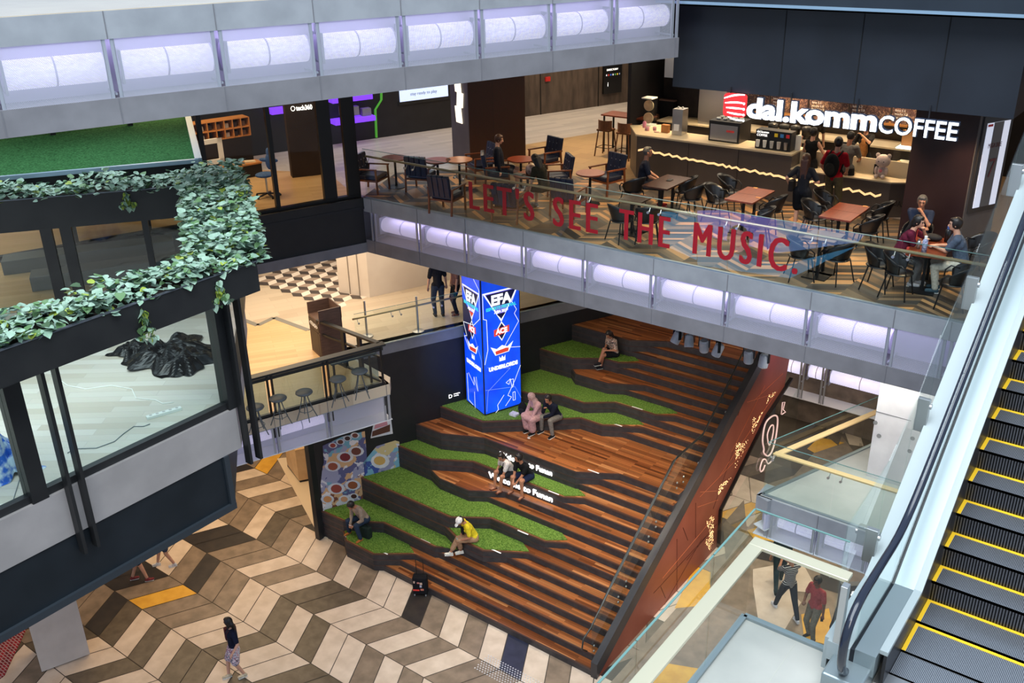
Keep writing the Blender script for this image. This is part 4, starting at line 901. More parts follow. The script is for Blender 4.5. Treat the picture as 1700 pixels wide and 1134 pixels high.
for (a, b, tag_) in ((ll, lc, 'left'), (lc, lr, 'right')):
    d = (b - a).normalized(); n = Vector((d.y, -d.x)); W_ = (b - a).length; f = a + n * .012
    MB().slab(a + n * .006 + d * .03, b + n * .006 - d * .03, .012, ZL + .05, 7.78).build('screen', BLU, led)
    X3 = Vector((d.x, d.y, 0)); O3 = Vector((f.x, f.y, 0)); n3 = Vector((n.x, n.y, 0))
    pl_ = (a + n * .012, b + n * .012)
    def P(u, z, o=.004): return O3 + X3 * (u * W_) + Vector((0, 0, z)) + n3 * o
    sxx = W_ / 1.17
    def T(s, size, u, z, m__, bold=.012): text_mb(s, size, P(u, z, .008), X3, depth=.004, sx=sxx * .95, bold=bold, align='CENTER').build('screen_lettering', m__, led)
    def poly_(pts, m__, o=.003): MB().poly([P(u, z, o) for u, z in pts]).build('screen_shape', m__, led)
    def line_(pts, m__, w=.018, closed=False):
        q = [P(u, z, .005) for u, z in pts]; q = q + ([q[0]] if closed else [])
        mm = MB()
        for i in range(len(q) - 1): mm.bar(q[i], q[i + 1], w, .003, up=tuple(n3))
        mm.build('screen_line', m__, led)
    poly_([(0.04, 6.60), (.96, 6.60), (.5, 5.70)], LW, .002); poly_([(.10, 6.56), (.90, 6.56), (.5, 5.78)], LPU, .003); poly_([(.12, 6.54), (.88, 6.54), (.72, 6.18), (.28, 6.18)], LDK, .0035)
    T('EFA', .38, .5, 6.22, LW, .02); T('ESPORTS FESTIVAL', .115, .5, 6.09, LCY, .006); T('ASIA 2019', .10, .5, 5.98, LW, .006)
    poly_([(.38, 5.95), (.62, 5.95), (.5, 5.80)], LRD if tag_ == 'left' else LDK, .005)
    poly_([(.5, 5.72), (.66, 5.45), (.5, 5.16), (.34, 5.45)], LW, .003); poly_([(.5, 5.67), (.63, 5.45), (.5, 5.21), (.37, 5.45)], LDK, .0035); poly_([(.3, 5.52), (.7, 5.57), (.7, 5.38), (.3, 5.33)], LRD, .004); T('ACE', .19, .5, 5.39, LW, .01)
    poly_([(.2, 5.06), (.36, 4.96), (.5, 5.04), (.64, 4.96), (.8, 5.08), (.68, 4.80), (.32, 4.78)], LW, .003); poly_([(.32, 4.9), (.68, 4.94), (.66, 4.82), (.34, 4.8)], LRD, .004)
    poly_([(.42, 4.74), (.42, 4.58), (.58, 4.58), (.58, 4.74), (.54, 4.66), (.5, 4.74), (.46, 4.66)], LW, .003); T('UNDERLORDS', .145, .52, 4.37, LW, .012)
    if tag_ == 'right':
        line_([(-.0 + .04, 6.6), (.04, 5.9), (.12, 5.86), (.13, 5.0), (.04, 4.6)], LW, .016); line_([(.55, 3.2), (.72, 3.42), (.62, 3.5), (.82, 3.9), (.98, 4.3)], LW, .014); line_([(.2, 3.0), (.36, 3.16), (.34, 3.3), (.52, 3.55)], LW, .016)
        line_([(.98, 6.7), (.78, 6.2), (.9, 5.95), (.84, 5.85), (.95, 5.6), (.55, 4.95), (.98, 4.85)], LW, .013); line_([(.0 + .03, 3.85), (.82, 3.7), (.98, 3.3)], LLN, .009); line_([(.1, 4.5), (.7, 4.3), (.1, 3.8), (.05, 3.2)], LLN, .009)
        line_([(.7, 3.95), (.78, 3.95), (.78, 3.75), (.74, 3.7)], LW, .014, True); line_([(.76, 3.55), (.82, 3.55), (.82, 3.3), (.76, 3.3)], LW, .014, True); line_([(.58, 3.9), (.7, 3.98), (.66, 3.82)], LW, .014, True)
    else:
        poly_([(.03, 6.2), (.45, 5.9), (.6, 5.5), (.3, 5.0), (.03, 5.2)], LDK, .001)
        line_([(.4, 7.3), (.7, 6.9), (.95, 6.7), (.94, 5.9), (.6, 5.6), (.03, 5.5), (.2, 5.15), (.06, 5.1), (.3, 4.8)], LW, .016); line_([(.55, 5.4), (.96, 4.7), (.98, 4.5)], LLN, .012); line_([(.12, 4.0), (.14, 3.2), (.4, 3.15)], LW, .016); line_([(.2, 4.05), (.5, 3.8), (.5, 4.05), (.7, 3.7), (.62, 4.1)], LW, .012); line_([(.5, 3.6), (.5, 3.05)], LW, .014)
bpy_l = area('tower_glow', (-14.7, 17.0, 5), (1.2, 3), 14, (.2, .4, 1), (rad(90), 0, rad(15)))
# logo on the black wall beside the tower
a = UV(744, 659, (wallx(14), 14), (wallx(24), 24)); wd = Vector((3.36, 7.24, 0)).normalized()
text_mb('D', .16, (a.x + .012, a.y, a.z - .05), wd, depth=.006).build('wall_lettering', LIT, bpy.data.objects['wall_black'])
text_mb('creative\nworks', .06, (a.x + .012 + wd.x * .16, a.y + wd.y * .16, a.z + .03), wd, depth=.004).build('wall_lettering', LIT, bpy.data.objects['wall_black'])
# ================================================================ balcony, upper left
BR = Vector((-14.78, 14.27)); BL = BR - (bq2 - bp2).normalized() * 6; bd = (bq2 - bp2).normalized(); bn = Vector((-bd.y, bd.x))
RZ = 6.35
br = thing('balcony_railing', 'black metal balcony railing with tinted glass panels above the dessert posters', 'railing', (*BR, L2))
MB().slab(BL, BR + bd * .06, .2, RZ - .05, RZ, side=.05).build('top_rail', PFR, br)
MB().slab(BL, BR, .07, RZ - .16, RZ - .09, side=.03).build('mid_rail', PFR, br); MB().slab(BL, BR, .07, L2, L2 + .07, side=.03).build('bottom_rail', PFR, br)
def sBR(px, py): v = UV(px, py, BL, BR); return (Vector((v.x, v.y)) - BL).dot(bd)
bps = [sBR(448, 640), sBR(541, 615), 5.94]
TINT = glassy('tinted_glass', (.62, .74, .8), .9, .25)
for i, s_ in enumerate(bps):
    for e in ((-.05, .05) if i < 2 else (0,)):
        c = BL + bd * (s_ + e); MB().box(c.x - .02, c.x + .02, c.y - .02, c.y + .02, 4.75, RZ - .04).build('post', PFR, br)
bps = [bps[0] - 1.3] + bps
for a, b in zip(bps[:-1], bps[1:]): MB().slab(BL + bd * (a + .09), BL + bd * (b - .09), .014, L2 + .08, RZ - .16, side=.03).build('glass_panel', TINT, br)
# return rail with open frames
ra2 = BR; rb2 = U(527, 530, RZ); rb2 = Vector((rb2.x, rb2.y)); rd2 = (rb2 - ra2).normalized(); RL = (rb2 - ra2).length
r2 = thing('balcony_railing', 'black return railing with open frames behind the trash cabinet', 'railing', (*rb2, L2))
MB().slab(ra2 + rd2 * .12, rb2, .12, RZ - .05, RZ).build('top_rail', PFR, r2); MB().slab(ra2 + rd2 * .12, rb2, .05, RZ - .4, RZ - .35).build('mid_rail', PFR, r2); MB().slab(ra2 + rd2 * .12, rb2, .05, L2, L2 + .06).build('bottom_rail', PFR, r2)
for f in (.35, .6, .98): c = ra2 + rd2 * RL * f; MB().box(c.x - .05, c.x + .05, c.y - .04, c.y + .04, L2, RZ - .04).build('post', PFR, r2)
# trash cabinet
t0 = U(505, 598, L2); t0 = U(503, 566, L2 + .55)
tb = thing('trash_cabinet', 'brown wooden waste cabinet with a TRASH sign and raised tray surround', 'bin', (-16.95, 14.45, L2), rad(69.3 - 90 + 0))
TW_ = noisy('walnut_veneer', s2l(98, 76, 66), s2l(84, 64, 56), 5, .5, stretch=(1, 1, 6)); DW = mat('dark_walnut', s2l(52, 42, 38), .5)
tc_ = U(540, 560, RZ); tb.location = (-17.25, 14.75, L2)
MB().box(-.36, .36, -.3, .3, 0, 1.02).build('body', TW_, tb, local=True)
m1 = MB(); m1.box(-.38, -.35, -.3, .3, 1.02, 1.32); m1.box(.35, .38, -.3, .3, 1.02, 1.32); m1.box(-.38, .38, .27, .3, 1.02, 1.32); m1.build('tray_surround', TW_, tb, local=True)
m1 = MB(); m1.box(-.33, .33, -.315, -.3, .72, .96); m1.build('flap', DW, tb, local=True)
m1 = MB(); m1.box(-.33, .33, -.31, -.3, .08, .68); m1.build('door', DW, tb, local=True)
text_mb('<TRASH>', .15, (0, -.318, .79), (1, 0, 0), depth=.004, sx=.85, bold=.003, align='CENTER').build('lettering', WHITE, tb, local=True)
# metal stools behind the balcony glass
def stool0(lab):
    t = thing('bar_stool', lab, 'stool', (0, 0, 0), 0, 'grey metal stools on the balcony'); GM = mat('grey_powder_metal', s2l(92, 98, 102), .5, .3)
    MB().lathe([(.04, .60), (.17, .62), (.19, .64), (.185, .665), (.05, .67)], n=20).build('seat', GM, t, local=True, smooth=True)
    for k in range(4):
        a = PI / 4 + k * PI / 2; c, s = math.cos(a), math.sin(a); MB().tube([(c * .05, s * .05, .61), (c * .08, s * .08, .45), (c * .15, s * .15, .2), (c * .23, s * .23, 0)], .012, 6).build('leg', GM, t, local=True)
    MB().tube([(.15 * math.cos(i * PI / 8), .15 * math.sin(i * PI / 8), .22) for i in range(16)], .008, 6, closed=True).build('foot_ring', GM, t, local=True)
    return t
stl = [(462, 700, 'round grey metal stool on the balcony, behind the glass left of the double post'), (505, 690, 'round grey metal stool at the middle of the balcony glass'), (561, 668, 'grey stool behind the dark tinted panel, nearest the double post'), (597, 655, 'grey stool behind the dark tinted panel, nearest the balcony corner'), (424, 715, 'grey metal stool partly hidden by the corner post of the glass room')]
for i, (x, y, lab) in enumerate(stl):
    p = U(x, y - 36, L2 + .62); o = stool0(lab) if i == 0 else dup(st0, (0, 0, 0), .3 * i, lab)
    if i == 0: st0 = o
    o.location = (p.x, p.y, L2 + .012)
ht = thing('balcony_shelf', 'narrow grey counter shelf inside the tinted balcony glass', 'counter', (-15.6, 13.6, L2))
a = BL + bd * 4.75 + bn * .25; b = BL + bd * 5.85 + bn * .25
MB().slab(a, b, .3, L2 + .78, L2 + .82).build('top', mat('grey_laminate', s2l(96, 104, 110), .4), ht)
for q in (a + bd * .1, b - bd * .1): MB().box(q.x - .02, q.x + .02, q.y - .02, q.y + .02, L2 + .012, L2 + .78).build('leg', PFR, ht)
# glass balustrade of the second floor left
gA = Vector((wallx(15.75) - .02, 15.75)); gB = Vector((wallx(18.4) - .02, 18.4)); gC = Vector((wallx(23) - .02, 23))
balustrade('glass_balustrade', 'tall glass balustrade with bronze rail above the black wall left of the screen tower', [tuple(gA - dA * .55), tuple(gB)], L2, 1.0, L2 + .82, .12, RAILB, railw=.05)
balustrade('glass_balustrade', 'glass balustrade with bronze rail above the black wall right of the screen tower', [tuple(gB + dA * .5), tuple(gC)], L2, 1.0, L2 + .82, .12, RAILB, railw=.05)
for i, (px_, py_, lab) in enumerate(((699, 552, 'steel stanchion with round base behind the balustrade left of the screen tower'), (614, 560, 'steel stanchion with round base nearest the black balcony railing'))):
    p = U(px_, py_, L2); s_ = thing('stanchion', lab, 'stanchion', (p.x - .1, p.y, L2 + .012))
    MB().lathe([(.16, 0), (.16, .02), (.03, .04)], n=20).build('base', STEEL, s_, local=True); MB().tube([(0, 0, .03), (0, 0, 1.0)], .03, 12).build('pole', STEEL, s_, local=True)
# ================================================================ dessert posters on the black wall
pw = ((wallx(13.9), 13.9), (wallx(20), 20)); wn = Vector((7.24, -3.36, 0)).normalized()
def WP(px_, py_, o=.02): v = UV(px_, py_, *pw); return v + wn * o
pz = lambda x, y: (520 + x / 5.156, 640 + y / 5.156)
def poster(pts, m__, name, lab, o=.018, parent=None):
    P = [WP(*pz(*p), o) for p in pts]; b_ = [p - wn * .012 for p in P]; mm = MB(); mm.poly(P); mm.poly(b_[::-1]); n = len(P)
    for i in range(n): j = (i + 1) % n; mm.poly([P[i], b_[i], b_[j], P[j]])
    a_ = sum((P[i] - P[0]).cross(P[(i + 1) % n] - P[0]).dot(wn) for i in range(1, n - 1))
    o_ = mm.build(name, m__, parent)
    if lab: tag(o_, lab, 'poster')
    return o_
PW_ = noisy('poster_paper', s2l(214, 210, 210), s2l(190, 196, 206), 4, .6)
def pat(name, cols, sc, seed=0.):
    m = mat(name, cols[0], .55); b = m.node_tree.nodes['Principled BSDF']; tc = N(m, 'ShaderNodeTexCoord'); mp = N(m, 'ShaderNodeMapping'); mp.inputs['Location'].default_value = (seed, seed, 0); vo = N(m, 'ShaderNodeTexVoronoi', ins={'Scale': sc}); cr = N(m, 'ShaderNodeValToRGB'); cr.color_ramp.interpolation = 'CONSTANT'
    nz = N(m, 'ShaderNodeTexNoise', ins={'Scale': sc * 1.5, 'Detail': 4}); ad = N(m, 'ShaderNodeVectorMath', operation='ADD'); L(m, tc, 'Object', mp, 0); L(m, mp, 0, nz, 0); L(m, mp, 0, ad, 0); L(m, nz, 'Color', ad, 1); L(m, ad, 0, vo, 'Vector')
    e = cr.color_ramp.elements
    while len(e) < len(cols): e.new(.5)
    for i, c in enumerate(cols): e[i].position = i / len(cols); e[i].color = (*c, 1)
    sp = N(m, 'ShaderNodeSeparateColor'); L(m, vo, 'Color', sp, 0); L(m, sp, 0, cr, 0); L(m, cr, 0, b, 'Base Color'); return m
PC = pat('watercolour_cakes', [s2l(206, 204, 208), s2l(120, 70, 56), s2l(150, 150, 176), s2l(206, 164, 120), s2l(110, 160, 180), s2l(220, 214, 214), s2l(90, 90, 130)], 2.6)
p1 = poster([(85, 1085), (62, 850), (78, 700), (90, 660), (80, 515), (240, 440), (440, 390), (460, 640), (430, 790), (425, 970)], PC, 'dessert_poster', 'large cut-out dessert poster with cake slices hanging on the black wall beside the turf')
p2 = poster([(440, 770), (425, 660), (540, 520), (700, 470), (735, 480), (738, 690), (515, 768)], pat('watercolour_bowl', [s2l(196, 196, 210), s2l(60, 80, 150), s2l(120, 170, 190), s2l(200, 180, 130), s2l(140, 140, 170)], 2.4, 3.), 'dessert_poster', 'cut-out poster of a pastry bowl at the right end of the dessert posters')
p3 = poster([(490, 450), (520, 300), (630, 240), (640, 290), (665, 295), (680, 410)], PW_, 'dessert_poster', 'cut-out poster of a chocolate cake slice, second from the top')
poster([(500, 435), (505, 390), (655, 330), (655, 390)], mat('chocolate', s2l(88, 52, 40), .5), 'cake_slice', None, .026, p3); poster([(520, 370), (530, 320), (620, 270), (635, 335)], mat('pink_icing', s2l(190, 130, 140), .5), 'icing', None, .026, p3)
p4 = poster([(395, 250), (415, 160), (545, 105), (590, 200), (560, 240), (500, 260)], PW_, 'dessert_poster', 'topmost cut-out poster of a cream dessert under the balcony edge')
poster([(505, 230), (510, 150), (550, 140), (555, 200)], mat('caramel', s2l(186, 120, 90), .5), 'cake_slice', None, .026, p4)
for i, (cx, cy, r, c) in enumerate(((165, 690, 45, (150, 80, 60)), (270, 610, 48, (120, 40, 50)), (365, 560, 45, (110, 60, 50)), (120, 970, 38, (200, 140, 90)), (262, 970, 32, (206, 150, 110)), (195, 880, 50, (150, 70, 60)), (335, 850, 45, (140, 80, 50)), (345, 945, 26, (70, 40, 36)), (165, 510, 25, (150, 60, 50)), (230, 480, 25, (90, 50, 40)), (290, 450, 25, (60, 40, 40)), (355, 425, 26, (110, 60, 50)))):
    q = [(cx + r * 1.5 * math.cos(t * PI / 6), cy + r * .95 * math.sin(t * PI / 6)) for t in range(12)]
    poster(q, PW_, 'plate', None, .024, p1); q = [(cx + r * .95 * math.cos(t * PI / 6), cy + r * .72 * math.sin(t * PI / 6)) for t in range(12)]
    poster(q, mat('dessert_%d' % i, s2l(*c), .5), 'dessert', None, .030, p1)
q = [(570 + 80 * math.cos(t * PI / 6), 645 + 62 * math.sin(t * PI / 6)) for t in range(12)]; poster(q, PW_, 'plate', None, .024, p2)
q = [(565 + 50 * math.cos(t * PI / 6), 640 + 38 * math.sin(t * PI / 6)) for t in range(12)]; poster(q, mat('toast', s2l(200, 160, 90), .5), 'dessert', None, .030, p2)
# tall black frame left of the posters
struct(MB().box(-17.50, -17.34, 13.80, 13.98, 0, 5.0).build('trim_6', PFR))
# ================================================================ third floor surfaces
Z3 = 9.2
def chevron(name, cols, W_=.5, pw_=.11, k=1.0):
    m = mat(name, cols[0], .45); b = m.node_tree.nodes['Principled BSDF']; tc = N(m, 'ShaderNodeTexCoord'); sp = N(m, 'ShaderNodeSeparateXYZ'); L(m, tc, 'Object', sp, 0)
    M_ = lambda op, a, v=None, ai=0, c=None: (lambda n: (L(m, a, ai, n, 0), setattr(n.inputs[1], 'default_value', v) if v is not None else None, L(m, c[0], c[1], n, 1) if c else None, n)[-1])(N(m, 'ShaderNodeMath', operation=op))
    xb = M_('DIVIDE', sp, W_, 0); fb = M_('FLOOR', xb); pp_ = M_('PINGPONG', sp, W_, 0); kk = M_('MULTIPLY', pp_, k); s = M_('ADD', sp, None, 1, (kk, 0)); r = M_('DIVIDE', s, pw_); fr = M_('FLOOR', r)
    cx = N(m, 'ShaderNodeCombineXYZ'); L(m, fb, 0, cx, 0); L(m, fr, 0, cx, 1); wn_ = N(m, 'ShaderNodeTexWhiteNoise', noise_dimensions='2D'); L(m, cx, 0, wn_, 'Vector')
    cr = N(m, 'ShaderNodeValToRGB'); cr.color_ramp.interpolation = 'CONSTANT'; e = cr.color_ramp.elements
    while len(e) < len(cols): e.new(.5)
    for i, c in enumerate(cols): e[i].position = i / len(cols); e[i].color = (*c, 1)
    L(m, wn_, 0, cr, 0); L(m, cr, 0, b, 'Base Color'); return m
CHV = chevron('chevron_boards', [s2l(72, 58, 46), s2l(190, 142, 92), s2l(58, 52, 48), s2l(112, 92, 70), s2l(74, 68, 62), s2l(128, 104, 78)], .62, .12, .62)
OAKF = planks('cafe_oak', [s2l(168, 136, 96), s2l(188, 156, 112), s2l(176, 146, 106)], .5, .5, .45, .004, gapcol=s2l(140, 112, 78), grain=.2)
WHF = planks('white_mall_floor', [s2l(206, 196, 188), s2l(218, 208, 200), s2l(198, 190, 184)], .2, 1.2, .25, .002, rot=rad(-69), gapcol=s2l(180, 172, 166), grain=.1)
e3b = [(-16.85, 15.82), (-2.2, 15.82), (-2.2, 17.0)]
struct(MB().prism([(-16.7, 15.82), (8, 15.82), (8, 40), (-40, 40), (-40, -3), (-24.2, -3)], 9.17, 9.2).build('floor_white', [WHF]))
struct(MB().prism([(-16.65, 15.82), (-2.1, 15.82), (-2.1, 19.9), (-3.3, 19.9), (-4.2, 21), (-12, 21), (-12.4, 20.2), (-15.2, 20.4), (-17.6, 18.0)], 9.2, 9.208).build('floor_chevron', [CHV]))
w_a = U(874, 240, Z3); w_b = U(997, 220, Z3)
struct(MB().prism([(-15.3, 20.3), (-12.35, 20.1), (-11.9, 21.1), (-12.6, 22.0), (-12.6, 30), (w_b.x + .4, w_b.y + 1.2), (w_a.x, w_a.y), (-17.2, 21.6)], 9.2, 9.206).build('floor_oak_cafe', [OAKF]))
struct(MB().prism([(-3.4, 17.0), (8, 17.0), (8, 34), (-5.2, 34), (-5.2, 21.0)], 9.2, 9.207).build('floor_oak_right', [OAKF]))
# back wall of the upper floor
bwa = Vector((-21.7, 19.2)); bwb = Vector((-17.2, 31)); bwd = (bwb - bwa).normalized(); bwn = Vector((bwd.y, -bwd.x))
sw = Vector((-20.05, 23.5))
struct(MB().slab(bwa - bwd * 8, (-19.35, 25.32), .2, Z3, 13.2, side=.1).build('wall_store', [noisy('store_black', s2l(30, 30, 34), s2l(38, 38, 42), 2, .45)]))
RUST = noisy('wood_cement_panel', s2l(92, 78, 68), s2l(66, 55, 48), 2.5, .7, stretch=(2, 2, .5))
wbp = struct(MB().slab((-19.35, 25.32), bwb + bwd * 3, .2, Z3, 13.2, side=.1).build('wall_back', [RUST]))
for s_ in (1.2, 3.6, 6.0, 8.2):
    c = Vector((-19.35, 25.32)) + bwd * s_; MB().slab(c, c + bwd * .03, .03, Z3, 13.2, side=-.0).build('joint', mat('panel_gap', s2l(24, 20, 18), .8), wbp)
struct(MB().slab(bwb, (8, 33), .2, Z3, 13.2, side=.1).build('wall_rear', [RUST]))
struct(MB().box(-4.6, 8, 26.0, 26.2, Z3, 13.2).build('wall_shop_right', [noisy('right_shop_black', s2l(30, 24, 22), s2l(22, 20, 20), 2, .6)]))
MB().box(-4.4, 8, 25.97, 26.0, 10.9, 10.94).build('orange_strip', mat('strip_orange', s2l(150, 80, 40), .5, emit=s2l(200, 110, 50), es=.5), bpy.data.objects['wall_shop_right'])
# screen and green line on the store wall
def SW(px_, py_, o=.02): v = UV(px_, py_, tuple(bwa), tuple(bwb)); return v + Vector((bwn.x, bwn.y, 0)) * o
pt0 = SW(663, 161); pt1 = SW(743, 155)
scn = thing('store_screen', 'wide bright screen on the black store wall above the green line', 'screen', tuple(pt0))
MB().slab((pt0.x, pt0.y), (pt1.x, pt1.y), .04, 10.2, 11.3).build('screen', mat('screen_pale', s2l(190, 205, 235), .4, emit=s2l(190, 206, 240), es=1.1), scn)
MB().slab((pt0.x - .02, pt0.y - .05), (pt1.x + .02, pt1.y + .05), .05, 10.1, 10.2).build('frame', PFR, scn)
text_mb('stay ready to play', .13, (pt0.x + bwn.x * .03 + bwd.x * .35, pt0.y + bwn.y * .03 + bwd.y * .35, 10.36), (bwd.x, bwd.y, 0), depth=.004).build('caption', mat('caption_grey', s2l(110, 120, 140), .5), scn)
GRN = mat('green_line', s2l(70, 130, 50), .4, emit=s2l(90, 190, 60), es=.45)
gl_ = thing('light_strip', 'bent green light strip running down the black store wall', 'light strip', tuple(SW(624, 228)))
q = [SW(632, 150), SW(632, 166), SW(622, 182), SW(624, 228)]
for a, b in zip(q[:-1], q[1:]): MB().bar(a, b, .09, .04).build('strip', GRN, gl_)
VIO = mat('violet_shelf', s2l(110, 60, 200), .4, emit=s2l(120, 60, 235), es=1.2)
for i, (x0, x1, y0, y1) in enumerate(((440, 472, 179, 186), (540, 606, 161, 156), (545, 611, 197, 192))):
    a = SW(x0, y0, .35); b = SW(x1, y1, .35); o = MB().slab((a.x, a.y), (b.x, b.y), .4, a.z - .12, a.z + .02).build('display_shelf', VIO); tag(o, ('violet lit store shelf seen left of the dark panel', 'upper violet lit shelf on the black store wall', 'lower violet lit shelf carrying white boxes')[i], 'shelf')
for i, (x, y) in enumerate(((565, 180), (580, 180), (600, 183))):
    a = SW(x, y + 10, .35); o = MB().box(-.14, .14, -.1, .1, 0, .26).build('speaker_box', mat('box_grey', s2l(150, 150, 150), .5), bevel=.01); o.location = (a.x, a.y, a.z + .04); o.rotation_euler = (0, 0, rad(69)); tag(o, ('left grey speaker box on the lower violet shelf', 'middle grey speaker box on the lower violet shelf', 'right grey speaker box on the lower violet shelf')[i], 'speaker')
# directory screen, call point
d0 = SW(1000, 108, .06); d1 = SW(1030, 104, .06); zb_ = SW(1015, 154, .06).z; zt_ = SW(1015, 104, .06).z
dr = thing('wall_directory', 'black wall directory screen with coloured dots on the brown panel wall', 'screen', tuple(d0))
MB().slab((d0.x, d0.y), (d1.x, d1.y), .08, zb_, zt_).build('screen', mat('directory_black', s2l(16, 16, 18), .3), dr)
for i, c in enumerate(((220, 220, 230), (200, 60, 50), (60, 100, 200), (230, 230, 235), (90, 160, 80), (220, 190, 60), (120, 130, 160))):
    p = d0 + (d1 - d0) * (.14 + i * .12); MB().ell((p.x + bwn.x * .045, p.y + bwn.y * .045, zb_ + (zt_ - zb_) * .62), (.012, .03, .035), 8).build('dot', mat('dot_%d' % i, s2l(*c), .5, emit=s2l(*c), es=.7), dr)
text_mb('DIRECTORY', .09, tuple(d0 + (d1 - d0) * .15 + Vector((bwn.x, bwn.y, 0)) * .045 + Vector((0, 0, (zb_ + (zt_ - zb_) * .76 - d0.z)))), (bwd.x, bwd.y, 0), depth=.004).build('caption', LIT, dr)
text_mb('i', .2, tuple(d0 + (d1 - d0) * .2 + Vector((bwn.x, bwn.y, 0)) * .045 + Vector((0, 0, (zb_ + (zt_ - zb_) * .25 - d0.z)))), (bwd.x, bwd.y, 0), depth=.004).build('caption', LIT, dr)
a = SW(908, 131, .03); o = MB().box(-.09, .09, -.05, .05, -.07, .07).build('alarm_point', mat('alarm_red', s2l(190, 40, 36), .5)); o.location = tuple(a); o.rotation_euler = (0, 0, rad(69)); tag(o, 'small red alarm call point on the brown panel wall', 'alarm')
# grey and walnut pillar
pA, pB, pC = Vector((-17.48, 20.2)), Vector((-16.53, 19.8)), Vector((-15.60, 21.08)); pD = pA + pC - pB
pil = MB(); pil.prism([tuple(pA), tuple(pB), tuple(pC), tuple(pD)], Z3, 13.25); pil.mi = [0] * len(pil.mi)
WAL = planks('walnut_cladding', [s2l(86, 52, 34), s2l(74, 44, 28), s2l(80, 48, 31)], 3, 3, .5, .002, grain=.4)
po = struct(pil.build('wall_pillar', [noisy('pillar_grey', s2l(92, 88, 96), s2l(82, 78, 86), 1.5, .5)]))
nb_ = (pC - pB).normalized(); MB().slab(pB + nb_ * .01, pC, .02, Z3, 13.25, side=-.011).build('walnut_face', WAL, po)
va = (pB - pA).normalized(); vn = Vector((va.y, -va.x))
SC = mat('sconce_glow', (1, .9, .75), .5, emit=(1, .86, .66), es=1.6)
sc = thing('wall_lamp', 'zigzag lit wall lamp of four white panels on the grey pillar', 'wall lamp', (pA.x + va.x * .4, pA.y + va.y * .4, 10))
zz = [UV(765, y, tuple(pA), tuple(pB)).z for y in (134, 154, 178, 204)]
zz[0] += .2
for i in range(3):
    c0_ = pA + va * (.36 + (.05 if i % 2 else 0)) + vn * .03; c1_ = c0_ + va * .34; sh = va * (.06 if i % 2 else -.06)
    MB().hexa([(*c0_, zz[i + 1]), (*c1_, zz[i + 1]), (*(c1_ + vn * -.02), zz[i + 1]), (*(c0_ + vn * -.02), zz[i + 1]), (*(c0_ + sh), zz[i]), (*(c1_ + sh), zz[i]), (*(c1_ + sh - vn * .02), zz[i]), (*(c0_ + sh - vn * .02), zz[i])]).build('panel', SC, sc)
# ================================================================ glazed shop on the left
sg_ = thing('shop_front', '', '', (-17, 15.5, Z3)); del sg_['label'], sg_['category']; sg_.name = 'window_1'; struct(sg_)
ge = edge3 + Vector((-.16, .06)); DKM = mat('shop_frame', s2l(30, 27, 25), .35, .4)
def sG(px_, py_): v = U(px_, py_, Z3); return (Vector((v.x, v.y)) - ge).dot(dA)
ms = [-9, -6.5, -5.0, -3.6, sG(463, 350), sG(549, 334), -.15]
for s_ in ms: c = ge + dA * s_; w_ = .16 if s_ > -1 else .05; MB().slab(c - dA * w_, c + dA * w_, .12, Z3, 13.0).build('mullion', DKM, sg_)
MB().slab(ge - dA * 9, ge, .14, Z3, Z3 + .07).build('sill', DKM, sg_)
for a, b in zip(ms[:-1], ms[1:]): MB().slab(ge + dA * (a + .07), ge + dA * (b - .07), .014, Z3 + .07, 13).build('window_pane', glassy('shop_glass', (.97, .97, .95), .35, .0), sg_)
struct(MB().prism([tuple(ge - dA * 14 + Vector((-.2, 0))), tuple(ge + Vector((-.2, 0))), (-19.1, 17.0), (-21.0, 16.2), (-27, 4)], Z3, Z3 + .008).build('floor_oak_shop', [OAK]))
# return glazing of the shop toward the cafe
a = U(486, 296, Z3); b = U(539, 290, Z3)
sp_ = thing('sign_panel', 'dark brown shop panel with a small lit shop name near its top', 'sign panel', (a.x, a.y, Z3))
BRP = noisy('bronze_brown_panel', s2l(50, 38, 30), s2l(58, 45, 36), 2, .6, spec=.2)
MB().slab((a.x, a.y), (b.x, b.y), .3, Z3, 13.1, side=.15).build('panel', BRP, sp_)
dd = (b - a).normalized(); tp_ = UV(492, 183, (a.x, a.y), (b.x, b.y))
text_mb('tech360', .17, (tp_.x + .03, tp_.y - .03, tp_.z), tuple(dd), depth=.01, sx=.75, bold=.004).build('lit_letters', LIT, sp_)
text_mb('STORE', .06, (tp_.x + dd.x * .5, tp_.y + dd.y * .5 - .03, tp_.z - .1), tuple(dd), depth=.01).build('lit_letters', LIT, sp_)
MB().tube([(tp_.x - dd.x * .06 + dd.x * .05 * math.cos(t * PI / 6), tp_.y - dd.y * .06 + dd.y * .05 * math.cos(t * PI / 6) - .03, tp_.z + .05 + .06 * math.sin(t * PI / 6)) for t in range(12)], .008, 5, closed=True).build('lit_ring', LIT, sp_)
